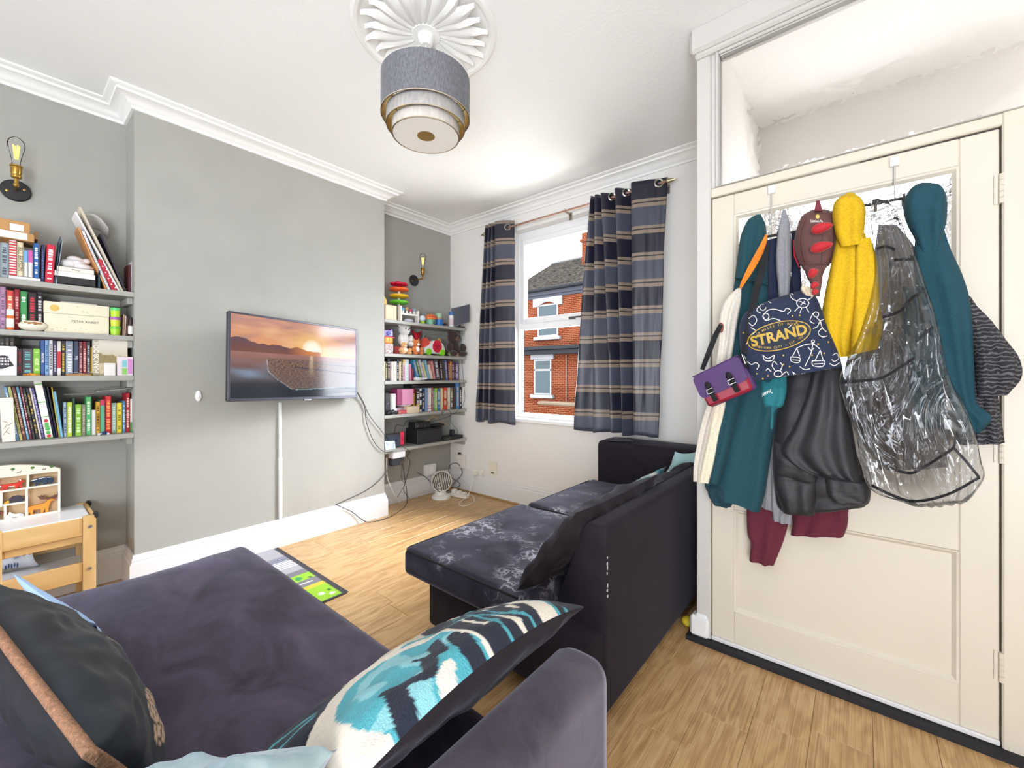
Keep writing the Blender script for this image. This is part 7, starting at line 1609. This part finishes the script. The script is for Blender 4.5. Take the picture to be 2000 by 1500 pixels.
# --- left teal hoodie
T = thing('teal_hoodie', 'teal hooded sweatshirt hanging at the handle side of the door behind the satchel', 'hoodie', onY(1440, 1000, 1.86))
sack('hood', teal_c, T, [(1476, 420, 1486, 419), (1461, 432, 1495, 438), (1448, 462, 1498, 470), (1442, 500, 1500, 510), (1436, 545, 1503, 560)], 1.855, .055, folds=(3, .10), seed=21)
sack('body', teal_c, T, [(1444, 500, 1500, 505), (1434, 560, 1504, 575), (1426, 620, 1510, 640), (1420, 700, 1518, 705), (1405, 780, 1526, 772), (1388, 860, 1512, 850), (1378, 930, 1500, 930), (1380, 952, 1494, 966), (1386, 958, 1485, 998)], 1.865, .055, folds=(5, .12), seed=22)
sack('sleeve', teal_c, T, [(1410, 740, 1452, 750), (1398, 800, 1440, 810), (1388, 860, 1426, 872), (1374, 925, 1404, 946)], 1.815, .035, folds=(3, .12), seed=23)
sack('hem_rib', rib, T, [(1381, 938, 1440, 955), (1384, 965, 1436, 972), (1396, 985, 1428, 990)], 1.835, .03, folds=(4, .12), seed=24)
# --- teal fleece
T = thing('teal_fleece', 'small bright teal fleece with white blanket stitching under the tote bag', 'fleece', onY(1510, 830, 1.83))
fl = sack('body', cloth('bright_teal_fleece', '1f6f78'), T, [(1484, 735, 1536, 732), (1486, 760, 1537, 762), (1490, 785, 1531, 792), (1494, 800, 1514, 802), (1500, 836, 1510, 838)], 1.835, .03, folds=(3, .14), seed=31)
tr_ = bvh_of(fl); vs, fs = strip([[(1488, 776), (1494, 768), (1502, 765), (1509, 768)]] + [[(1490 + 3 * k, 774 - 1.6 * k), (1489 + 3.2 * k, 768 - 1.6 * k)] for k in range(6)], 1.3)
decal('blanket_stitch', C('e9e9e6', .8), T, tr_, vs, fs)['kind'] = 'stuff'
# --- black puffer
puff = M('black_quilted_nylon', '1b1a1f', .6, nscale=20, namt=.06, bscale=60, bstr=.25, bdist=.004, sheen=.1)
T = thing('puffer_jacket', 'black quilted puffer jacket under the tote bag, between teal hoodie and clear raincoat', 'jacket', onY(1600, 1000, 1.85))
sack('body', puff, T, [(1540, 690, 1618, 690), (1534, 740, 1640, 730), (1520, 800, 1655, 780), (1512, 850, 1664, 850), (1510, 910, 1680, 905), (1513, 950, 1695, 945), (1518, 985, 1700, 975), (1534, 1002, 1690, 988)], 1.86, .055, folds=(4, .06), seed=41, quilt=(5, .16))
sack('sleeve', puff, T, [(1588, 700, 1642, 700), (1578, 760, 1652, 760), (1552, 830, 1664, 830), (1524, 880, 1674, 890), (1560, 915, 1682, 930), (1630, 935, 1684, 940)], 1.82, .045, folds=(5, .12), seed=42)
sack('front_panel', puff, T, [(1512, 860, 1600, 900), (1511, 900, 1600, 930), (1514, 950, 1598, 960), (1530, 1000, 1592, 1005)], 1.825, .04, folds=(3, .06), seed=43, quilt=(2, .18))
sack('sleeve', puff, T, [(1612, 905, 1690, 930), (1610, 945, 1700, 950), (1618, 972, 1700, 972), (1640, 984, 1690, 984)], 1.82, .04, folds=(3, .06), seed=44, quilt=(1, .12))
# --- striped charcoal coat
def striped():
    m = bpy.data.materials.new('charcoal_wave_stripe'); m.use_nodes = True; nt = m.node_tree; nd = nt.nodes; lk = nt.links; b = nd['Principled BSDF']
    tc = nd.new('ShaderNodeTexCoord'); w = nd.new('ShaderNodeTexWave'); w.bands_direction = 'Z'; w.inputs['Scale'].default_value = 26; w.inputs['Distortion'].default_value = 5; w.inputs['Detail'].default_value = 1; w.inputs['Detail Scale'].default_value = 2.2; lk.new(tc.outputs['Object'], w.inputs['Vector'])
    r = nd.new('ShaderNodeValToRGB'); r.color_ramp.elements[0].position = .55; r.color_ramp.elements[0].color = lin('222127'); r.color_ramp.elements[1].position = .95; r.color_ramp.elements[1].color = lin('5e5b60'); lk.new(w.outputs['Fac'], r.inputs['Fac']); lk.new(r.outputs['Color'], b.inputs['Base Color']); b.inputs['Roughness'].default_value = .85
    bp = nd.new('ShaderNodeBump'); bp.inputs['Strength'].default_value = .4; bp.inputs['Distance'].default_value = .004; lk.new(w.outputs['Fac'], bp.inputs['Height']); lk.new(bp.outputs['Normal'], b.inputs['Normal']); return m
stripe_m = striped()
T = thing('striped_coat', 'charcoal coat with wavy grey stripes on the hinge side of the door', 'coat', onY(1930, 860, 1.89))
sack('body', stripe_m, T, [(1860, 560, 1896, 580), (1862, 620, 1912, 610), (1866, 690, 1925, 690), (1868, 760, 1945, 760), (1868, 820, 1954, 810), (1866, 866, 1962, 864)], 1.885, .05, folds=(6, .13), seed=51)
sack('sleeve', stripe_m, T, [(1888, 590, 1902, 592), (1894, 630, 1932, 622), (1900, 680, 1968, 668), (1904, 715, 1990, 700), (1906, 745, 1994, 737), (1908, 775, 1966, 772)], 1.85, .05, folds=(4, .13), seed=52)
# --- right teal coat
T = thing('teal_coat', 'long teal hooded coat hung nearest the hinges, rounded hood', 'coat', onY(1880, 850, 1.87))
sack('hood', teal2, T, [(1800, 357, 1820, 357), (1782, 366, 1838, 365), (1768, 385, 1848, 385), (1764, 410, 1850, 410), (1772, 440, 1847, 440), (1788, 470, 1838, 470), (1800, 500, 1832, 500)], 1.845, .075, folds=(3, .08), seed=61)
sack('body', teal2, T, [(1790, 450, 1845, 450), (1785, 490, 1858, 490), (1786, 540, 1880, 540), (1796, 590, 1893, 585), (1810, 650, 1899, 640), (1830, 720, 1902, 710), (1855, 790, 1908, 785), (1878, 830, 1938, 812), (1890, 852, 1925, 835)], 1.855, .06, folds=(4, .10), seed=62)
# --- yellow raincoat
T = thing('yellow_jacket', 'bright yellow hooded child jacket in the middle of the door', 'jacket', onY(1665, 690, 1.8))
yel = cloth('yellow_cotton', 'c7a008', sheen=.0)
sack('hood', yel, T, [(1656, 377, 1666, 377), (1636, 389, 1682, 388), (1627, 404, 1690, 406), (1626, 430, 1690, 430), (1632, 460, 1688, 458), (1642, 485, 1692, 480)], 1.775, .075, folds=(3, .08), seed=71)
sack('body', yel, T, [(1634, 462, 1690, 456), (1626, 500, 1698, 492), (1618, 540, 1700, 535), (1610, 580, 1698, 580), (1605, 620, 1690, 630), (1612, 660, 1675, 665), (1634, 697, 1662, 697)], 1.795, .06, folds=(4, .10), seed=72)
sack('sleeve', yel, T, [(1676, 468, 1700, 464), (1670, 500, 1711, 500), (1668, 550, 1716, 550), (1666, 600, 1719, 600), (1663, 650, 1724, 640), (1661, 694, 1714, 682)], 1.755, .05, folds=(3, .08), seed=73)
# --- dinosaur backpack
T = thing('dinosaur_backpack', 'brown maroon child backpack with red spikes and a tapering tail', 'backpack', onY(1595, 580, 1.8))
dino = M('quilted_brown', '583733', .75, nscale=25, namt=.12, bscale=30, bstr=.4, bdist=.006, sheen=.2)
db = sack('body', dino, T, [(1582, 411, 1614, 409), (1566, 424, 1628, 418), (1557, 445, 1633, 440), (1552, 470, 1634, 468), (1554, 495, 1630, 495), (1562, 515, 1622, 515), (1569, 528, 1612, 525)], 1.80, .10, folds=(2, .02), seed=81, hem=False, crease=.2)
sack('tail', dino, T, [(1568, 520, 1616, 518), (1574, 538, 1608, 536), (1583, 556, 1605, 556), (1591, 578, 1601, 580)], 1.765, .06, folds=(2, .02), seed=82, hem=False, crease=.2)
tr_ = bvh_of(db); red = M('red_felt_spike', 'b01f2a', .8, sheen=.3)
for (x, y, w, h, l) in ((1605, 445, 12.5, 9, .02), (1604, 482, 13, 9, .02), (1588, 533, 6, 8, .004), (1591, 557, 5, 6, .004), (1592, 570, 4, 5, .004)):
    p = put(tr_, x, y, l) if y < 520 else onY(x, y, 1.70); s = 1.72 / FPX * 1.15
    mb = MB().ell((0, 0, 0), 1, 14, 9)
    for v in mb.v: v.x, v.y, v.z = p.x + v.x * w * s * (1 - .0), p.y + v.y * h * s * .9, p.z + (v.z * (1 - .45 * (v.x + 1) / 2) + .15 * v.x) * h * s
    build(mb, 'spike', red, T, smooth=60)
sack('top_handle', M('dark_red_web', '6d2430', .8), T, [(1594, 392, 1602, 392), (1592, 402, 1604, 402), (1590, 414, 1607, 413)], 1.76, .02, seed=83, folds=(1, 0), hem=False)
build(MB().tube([onY(1550, 470, 1.79), onY(1552, 500, 1.785), onY(1561, 522, 1.78)], .008, 8, flat=.3), 'strap', M('red_web', 'b5202c', .7), T)
vs, fs = text2d('LittleLife', 1.0, .01, width=23)
decal('logo_lettering', C('ece6e4', .6), T, tr_, [(1595 + a, 432 - b2 - a * .0) for a, b2 in vs], fs)
decal('logo_emblem', C('cdb55a', .6), T, tr_, [(1597 + 4 * math.cos(k * PI / 5), 423 + 4.5 * math.sin(k * PI / 5)) for k in range(10)], [tuple(range(10))])
vs, fs = strip([[(1575, 425), (1566, 450), (1564, 480), (1570, 512)], [(1624, 424), (1628, 450), (1627, 485), (1618, 515)], [(1603, 432), (1606, 470), (1604, 520)]], 1.1)
decal('seam', C('38211f', .8), T, tr_, vs, fs, lift=.002)['kind'] = 'stuff'
# --- cream tote with orange strap
T = thing('canvas_tote', 'cream canvas tote bag with orange shoulder strap at the door edge', 'bag', onY(1375, 940, 1.8))
sack('body', cream_w, T, [(1440, 563, 1448, 562), (1418, 585, 1447, 590), (1406, 615, 1440, 630), (1402, 680, 1432, 680), (1390, 760, 1420, 760), (1370, 830, 1398, 830), (1357, 900, 1382, 905), (1355, 938, 1378, 944)], 1.80, .03, folds=(4, .2), seed=91)
sack('lining', cream_c, T, [(1412, 700, 1428, 700), (1396, 790, 1418, 790), (1384, 850, 1404, 850), (1372, 905, 1394, 905), (1366, 938, 1384, 944)], 1.79, .02, folds=(2, .2), seed=92)
def band(pts, w0, Yp, n=8):
    """flat webbing through frame pixels on a plane: (x, y, half width px)"""
    mb = MB(); P = catmull([(x, y, w) for x, y, w in pts], n)
    for i, p in enumerate(P):
        d = (P[min(i + 1, len(P) - 1)] - P[max(i - 1, 0)]); d = Vector((d.x, d.y, 0)).normalized(); nn = Vector((-d.y, d.x, 0)) * p.z
        Y = Yp + .004 * math.sin(i * .5)
        a, b2 = onY(p.x + nn.x, p.y + nn.y, Y), onY(p.x - nn.x, p.y - nn.y, Y); mb.v += [a, b2, a + Vector((0, .004, 0)), b2 + Vector((0, .004, 0))]
        if i: k = 4 * i; mb.f += [(k - 4, k, k + 1, k - 3), (k - 2, k - 1, k + 3, k + 2), (k - 4, k - 2, k + 2, k), (k - 3, k + 1, k + 3, k - 1)]
    return mb
build(band([(1497, 458, 2), (1488, 484, 6), (1470, 518, 6.5), (1452, 550, 4), (1446, 563, 2)], 6, 1.755), 'strap', cloth('orange_webbing', 'd8761c'), T, label='orange strap')
build(MB().ell(onY(1408, 640, 1.765), (.010, .005, .020), 12, 8), 'leather_tab', C('7a3f28', .5), T, smooth=60)
# --- printed tote
T = thing('printed_tote', 'navy tote bag printed with zodiac drawings and a gold STRAND oval', 'bag', onY(1545, 745, 1.77))
tb_ = sack('body', cloth('navy_canvas', '1d2740'), T, [(1502, 588, 1584, 562), (1480, 598, 1592, 574), (1456, 612, 1602, 596), (1445, 635, 1612, 625), (1445, 665, 1624, 655), (1450, 705, 1637, 688), (1456, 748, 1646, 717)], 1.765, .05, folds=(3, .06), seed=95, crease=.25)
sack('drawstring_top', cream_c, T, [(1566, 558, 1580, 560), (1564, 566, 1586, 568), (1572, 578, 1588, 580)], 1.735, .025, folds=(4, .2), seed=96)
tr_ = bvh_of(tb_); goldp = M('gold_print', 'b8962f', .5); whp = C('dcd8d0', .7)
ec, ea, eb, ang = (1521.5, 656), 63.5, 27.5, -math.radians(13.2)
def EP(a, b2): return (ec[0] + a * math.cos(ang) - b2 * math.sin(ang), ec[1] + a * math.sin(ang) + b2 * math.cos(ang))
for s_, nm in ((1.0, 'oval_ring'),):
    vs = []; fs = []
    for k in range(60):
        t = 2 * PI * k / 60
        vs += [EP(ea * math.cos(t), eb * math.sin(t)), EP((ea - 1.7) * math.cos(t), (eb - 1.7) * math.sin(t))]
        a, b2 = 2 * k, 2 * ((k + 1) % 60); fs.append((a, a + 1, b2 + 1, b2))
    decal(nm, goldp, T, tr_, vs, fs, .0022)
vs = [EP(0, 0)] + [EP((ea - 1.5) * math.cos(2 * PI * k / 60), (eb - 1.5) * math.sin(2 * PI * k / 60)) for k in range(60)]
vs2 = []; fs2 = []
for ring_ in range(7):
    for k in range(60): f_ = (ring_ + .02) / 6; vs2.append(EP((ea - 1.4) * f_ * math.cos(2 * PI * k / 60), (eb - 1.4) * f_ * math.sin(2 * PI * k / 60)))
    if ring_:
        for k in range(60): a = (ring_ - 1) * 60; b2 = ring_ * 60; fs2.append((a + k, b2 + k, b2 + (k + 1) % 60, a + (k + 1) % 60))
decal('oval_ground', C('1e2636', .8), T, tr_, vs2, fs2, .0016)
vs, fs = text2d('STRAND', 1.0, .035, width=112, spacing=1.02, res=4)
hh_ = max(b2 for _, b2 in vs) - min(b2 for _, b2 in vs)
decal('title_lettering', goldp, T, tr_, [EP(a, -b2 * 21 / hh_) for a, b2 in vs], fs, .0028)
def arc_text(txt, ra, rb, t0, t1, size, up):
    V = []; F = []; n = len(txt)
    for i, ch in enumerate(txt):
        if ch == ' ': continue
        t = t0 + (t1 - t0) * i / (n - 1); cx_, cy_ = ra * math.cos(t), rb * math.sin(t); tx, ty = -ra * math.sin(t), rb * math.cos(t)
        if not up: tx, ty = -tx, -ty
        if up and tx < 0: tx, ty = -tx, -ty
        if not up and tx < 0: tx, ty = -tx, -ty
        L = math.hypot(tx, ty); tx, ty = tx / L, ty / L
        vs, fs = text2d(ch, size, .012); o_ = len(V)
        V += [EP(cx_ + a * tx + b2 * ty, cy_ + a * ty - b2 * tx) for a, b2 in vs]; F += [tuple(k + o_ for k in f) for f in fs]
    return V, F
vs, fs = arc_text('18 MILES OF BOOKS', ea - 14, eb - 6.5, PI + .62, 2 * PI - .62, 7.2, True); decal('upper_lettering', goldp, T, tr_, vs, fs, .0028)
vs, fs = arc_text('NEW YORK CITY • EST. 1927', ea - 11, eb - 6.5, PI - .55, .55, 6.2, False); decal('lower_lettering', goldp, T, tr_, vs, fs, .0028)
def circ(x, y, r, a0=0, a1=2 * PI, ry=None): return [(x + r * math.cos(a0 + (a1 - a0) * k / 8), y + (ry or r) * math.sin(a0 + (a1 - a0) * k / 8)) for k in range(9)]
dood = [  # balance with books
    [(1588, 668), (1584, 690), (1572, 716)], [(1556, 680), (1570, 674), (1588, 672), (1602, 682)], [(1556, 680), (1548, 696)], [(1556, 680), (1562, 696)], [(1602, 684), (1592, 704)], [(1602, 684), (1608, 704)], [(1544, 697), (1562, 699), (1560, 708), (1546, 706), (1544, 697)], [(1586, 705), (1610, 705), (1606, 716), (1588, 714), (1586, 705)], [(1548, 703), (1562, 704)], [(1590, 711), (1608, 710)], circ(1588, 667, 3), [(1562, 716), (1572, 722), (1582, 720)], [(1578, 678), (1584, 684), (1590, 680)],
    # crab and claws on top
    circ(1568, 592, 12, ry=9), [(1556, 588), (1546, 582), (1542, 572), (1550, 576)], [(1578, 586), (1588, 578), (1586, 568), (1580, 574)], [(1560, 600), (1552, 608)], [(1566, 602), (1562, 612)], [(1574, 600), (1580, 610)], [(1562, 588), (1574, 594)], [(1564, 596), (1572, 588)],
    # lion and twins
    [(1490, 616), (1500, 606), (1514, 604), (1530, 608), (1536, 602), (1544, 606), (1538, 614)], [(1490, 616), (1496, 626), (1510, 622), (1524, 626)], circ(1496, 618, 6), circ(1490, 600, 6, 0, 5), [(1484, 596), (1478, 606), (1486, 612)], [(1506, 592), (1498, 588), (1490, 590)], [(1462, 622), (1472, 616), (1478, 626), (1470, 636), (1462, 630)], [(1466, 640), (1476, 646), (1468, 654)],
    circ(1594, 614, 5), [(1594, 619), (1602, 626), (1612, 622)], [(1602, 626), (1606, 640), (1614, 648)], [(1602, 626), (1596, 638), (1588, 642)], [(1588, 612), (1582, 626), (1590, 632)], [(1606, 640), (1598, 650), (1606, 658), (1616, 656)], [(1610, 612), (1618, 630), (1622, 640)],
    # goat head and tails below
    circ(1520, 730, 8, ry=6), [(1514, 724), (1508, 714), (1512, 706), (1518, 712)], [(1524, 724), (1528, 714), (1524, 708)], [(1528, 732), (1536, 726), (1540, 734), (1532, 742)], [(1506, 726), (1500, 720), (1496, 724)], [(1460, 706), (1468, 712), (1476, 708), (1482, 714), (1478, 722)], [(1490, 694), (1500, 700), (1512, 694), (1508, 704), (1494, 704), (1490, 694)], [(1464, 730), (1470, 738), (1462, 742)], [(1626, 694), (1634, 690), (1638, 700), (1630, 706), (1624, 702)], [(1620, 710), (1630, 714), (1640, 708)], [(1548, 726), (1556, 732), (1566, 734), (1578, 728), (1574, 736), (1556, 738), (1548, 726)], [(1540, 640), (1546, 634)], circ(1456, 668, 4, 0, 4)]
vs, fs = strip(dood, 1.5); decal('zodiac_drawing', whp, T, tr_, vs, fs, .002)['kind'] = 'stuff'
V = []; F = []
r_ = random.Random(4)
for (x, y) in ((1548, 617), (1556, 630), (1562, 616), (1604, 602), (1598, 672), (1610, 690), (1586, 694), (1530, 694), (1542, 716), (1530, 712), (1478, 730), (1490, 740), (1618, 668), (1572, 650), (1464, 612), (1452, 650), (1624, 722), (1560, 745 - 14), (1500, 734)):
    o_ = len(V); V += [(x + 1.8 * math.cos(k * PI / 3), y + 1.8 * math.sin(k * PI / 3)) for k in range(6)]; F.append(tuple(range(o_, o_ + 6)))
decal('gold_dot', goldp, T, tr_, V, F, .002)['kind'] = 'stuff'
# --- brown bag strap loop
o = build(band([(1642, 765, 5), (1644, 790, 6), (1654, 804, 6), (1668, 806, 5), (1676, 800, 4)], 6, 1.80), 'bag_strap', C('5a3526', .55)); tag(o, 'brown leather strap loop sticking out beside the black puffer jacket', 'strap')
# --- satchel
cS = onY(1413, 747, 1.70); tilt_ = math.radians(26)
TS = Matrix.Translation(cS) @ Matrix.Rotation(-tilt_, 4, 'Y') @ Matrix.Rotation(math.radians(-6), 4, 'Z')
purple = M('purple_leather', '4b3263', .38, nscale=30, namt=.06, bscale=120, bstr=.1, coat=.2); redl = M('red_leather', '8c1630', .35, coat=.2); blk = M('black_leather', '161519', .65, spec=.25)
T = thing('satchel', 'small purple leather satchel with red front pocket and two black buckled straps', 'bag', (cS.x, cS.y, cS.z - .07))
w, h, dp = .090, .066, .034
build(MB(TS).box((-w, 0, -h), (w, dp, h), .010), 'body', purple, T, smooth=40)
build(MB(TS).box((-w * .95, -.020, -h * .98), (w * .95, -.0005, h * .15), .010), 'front_pocket', redl, T, smooth=40)
fp = roundpoly([(-w * 1.0, -h * .42), (w * 1.0, -h * .42), (w * 1.02, h * 1.0), (-w * 1.02, h * 1.0)], .022, 5)
build(MB(TS).prism(fp, lambda a, b2, d: (a, -.026 + d + .018 * max(0, b2 / h) ** 2, b2), 0, .0045), 'flap', purple, T, smooth=30)
build(MB(TS).box((-w * 1.01, -.012, h * .97), (w * 1.01, dp + .002, h * 1.03), .003), 'flap_top', purple, T, smooth=0)
for s in (-.5, .42):
    st_ = build(MB(TS).box((w * s - .009, -.0325, -h * .80), (w * s + .009, -.0275, h * .12), .002).ell((w * s, -.030, h * .12), (.011, .003, .018), 10, 6), 'buckle_strap', blk, T, smooth=30)
    bz_ = -h * .18
    build(MB(TS).tube([(w * s - .012, -.035, bz_ - .008), (w * s + .012, -.035, bz_ - .008), (w * s + .012, -.035, bz_ + .008), (w * s - .012, -.035, bz_ + .008), (w * s - .012, -.035, bz_ - .008)], .0017, 6), 'buckle', C('c9c4bc', .2, metal=1), st_)
pr_ = TS @ Vector((w, .015, h * .7))
build(MB(TS).box((w - .001, .004, h * .2), (w + .006, .028, h * .8), .002), 'strap_tab', blk, T, smooth=0)
build(MB(TS).tube([(w + .006, .004, h * .45), (w + .006, .028, h * .45), (w + .010, .028, h * .95), (w + .010, .004, h * .95), (w + .006, .004, h * .45)], .0016, 6), 'ring', C('c9c4bc', .2, metal=1), T)
build(band([(1455, 690, 7), (1459, 660, 7), (1472, 590, 7), (1487, 530, 7), (1500, 478, 4)], 7, 1.725), 'shoulder_strap', blk, T)
build(band([(1371, 722, 4), (1382, 694, 5), (1396, 658, 5), (1408, 634, 4)], 5, 1.76), 'shoulder_strap', blk, T)
# --- dark coats seen through the clear plastic
T = thing('grey_fleece', 'charcoal grey fleece jacket seen through the clear raincoat', 'jacket', onY(1760, 900, 1.87))
gf = cloth('charcoal_fleece', '6b6563')
sack('body', gf, T, [(1716, 440, 1752, 440), (1708, 490, 1790, 490), (1702, 560, 1806, 560), (1680, 640, 1822, 640), (1650, 720, 1838, 720), (1655, 800, 1850, 800), (1690, 860, 1856, 860), (1712, 915, 1850, 910)], 1.882, .045, folds=(6, .14), seed=111)
sack('sleeve', cloth('mid_grey_fleece', '8d8480'), T, [(1712, 500, 1744, 500), (1704, 560, 1748, 560), (1692, 640, 1744, 640), (1682, 720, 1738, 720), (1694, 790, 1736, 790), (1720, 860, 1756, 860)], 1.85, .035, folds=(4, .14), seed=112)
T = thing('dark_teal_cardigan', 'dark teal cardigan edge seen down the middle of the clear raincoat', 'cardigan', onY(1780, 840, 1.85))
sack('panel', teal_c, T, [(1762, 560, 1790, 560), (1766, 640, 1806, 640), (1772, 720, 1838, 720), (1780, 790, 1842, 790), (1790, 836, 1836, 836)], 1.838, .02, folds=(3, .14), seed=116)
T = thing('brown_scarf', 'brown scarf end hanging behind the clear raincoat hem', 'scarf', onY(1740, 920, 1.85))
sack('cloth', cloth('brown_wool', '4b3a30'), T, [(1706, 760, 1742, 760), (1702, 820, 1750, 820), (1708, 880, 1768, 880), (1722, 915, 1766, 915)], 1.835, .025, folds=(4, .14), seed=113)
# --- clear plastic raincoat
def plastic():
    m = bpy.data.materials.new('clear_plastic'); m.use_nodes = True; nt = m.node_tree; nd = nt.nodes; lk = nt.links; nd.remove(nd['Principled BSDF'])
    tc = nd.new('ShaderNodeTexCoord'); mp = nd.new('ShaderNodeMapping'); mp.inputs['Scale'].default_value = (1.6, 1.6, .8); lk.new(tc.outputs['Object'], mp.inputs['Vector'])
    n = nd.new('ShaderNodeTexNoise'); n.inputs['Scale'].default_value = 4.5; n.inputs['Detail'].default_value = 3; n.inputs['Distortion'].default_value = 1.6; n.inputs['Roughness'].default_value = .5; lk.new(mp.outputs[0], n.inputs['Vector'])
    bp = nd.new('ShaderNodeBump'); bp.inputs['Strength'].default_value = 1; bp.inputs['Distance'].default_value = .035; lk.new(n.outputs['Fac'], bp.inputs['Height'])
    t = nd.new('ShaderNodeBsdfTransparent'); t.inputs['Color'].default_value = (.90, .91, .93, 1); g = nd.new('ShaderNodeBsdfGlossy'); g.inputs['Roughness'].default_value = .06; lk.new(bp.outputs['Normal'], g.inputs['Normal'])
    df = nd.new('ShaderNodeBsdfTranslucent'); df.inputs['Color'].default_value = (.85, .86, .88, 1); lk.new(bp.outputs['Normal'], df.inputs['Normal'])
    f = nd.new('ShaderNodeFresnel'); f.inputs['IOR'].default_value = 1.6; lk.new(bp.outputs['Normal'], f.inputs['Normal'])
    ml = nd.new('ShaderNodeMath'); ml.operation = 'MULTIPLY_ADD'; ml.inputs[1].default_value = .9; ml.inputs[2].default_value = .02; ml.use_clamp = True; lk.new(f.outputs[0], ml.inputs[0])
    x1 = nd.new('ShaderNodeMixShader'); x1.inputs[0].default_value = .17; lk.new(t.outputs[0], x1.inputs[1]); lk.new(df.outputs[0], x1.inputs[2])
    x = nd.new('ShaderNodeMixShader'); lk.new(ml.outputs[0], x.inputs[0]); lk.new(x1.outputs[0], x.inputs[1]); lk.new(g.outputs[0], x.inputs[2]); lk.new(x.outputs[0], nd['Material Output'].inputs['Surface']); return m
clearp = plastic()
T = thing('clear_raincoat', 'crumpled clear plastic rain cover with black edging, hanging lowest on the hinge side', 'raincoat', onY(1790, 985, 1.78))
rows_ = [(1712, 380, 1722, 378), (1702, 395, 1740, 397), (1700, 430, 1758, 430), (1704, 480, 1778, 480), (1706, 540, 1800, 535), (1694, 600, 1822, 600), (1668, 670, 1838, 660), (1640, 735, 1852, 730), (1650, 790, 1882, 790), (1672, 850, 1905, 850), (1682, 910, 1916, 900), (1700, 955, 1922, 930), (1760, 978, 1900, 962), (1790, 986, 1880, 978)]
rc = sack('body', clearp, T, rows_, 1.755, .06, nu=110, nv=120, folds=(9, .16), seed=101, hem=False, crease=1.6, back=.2, smooth=50)
tr_ = bvh_of(rc); trim_ = C('1f1d22', .6)
for ln in ([(1700, 398), (1712, 391), (1722, 393), (1741, 397)], [(1745, 425), (1758, 430), (1764, 441), (1782, 445)], [(1711, 486), (1730, 481), (1748, 488)], [(1746, 508), (1780, 506), (1808, 505)], [(1724, 620), (1760, 606), (1786, 578), (1824, 563), (1842, 568)], [(1790, 666), (1806, 652), (1822, 638)], [(1638, 748), (1680, 744), (1722, 738), (1760, 716), (1788, 698)], [(1748, 918), (1778, 924), (1800, 915), (1840, 890), (1862, 874), (1866, 852)], [(1862, 874), (1886, 900), (1912, 932)], [(1702, 948), (1740, 966), (1785, 979), (1850, 966), (1914, 932)], [(1830, 570), (1850, 620), (1856, 660), (1848, 690)]):
    vs, fs = strip([ln], 5.6); decal('edging', trim_, T, tr_, vs, fs, .003)
o = build(MB().ell((-.605, 2.0, .022), (.03, .03, .022), 12, 8), 'toy_brick', C('c9b22a', .5), smooth=40); tag(o, 'little yellow toy lying on the floor at the porch post', 'toy')
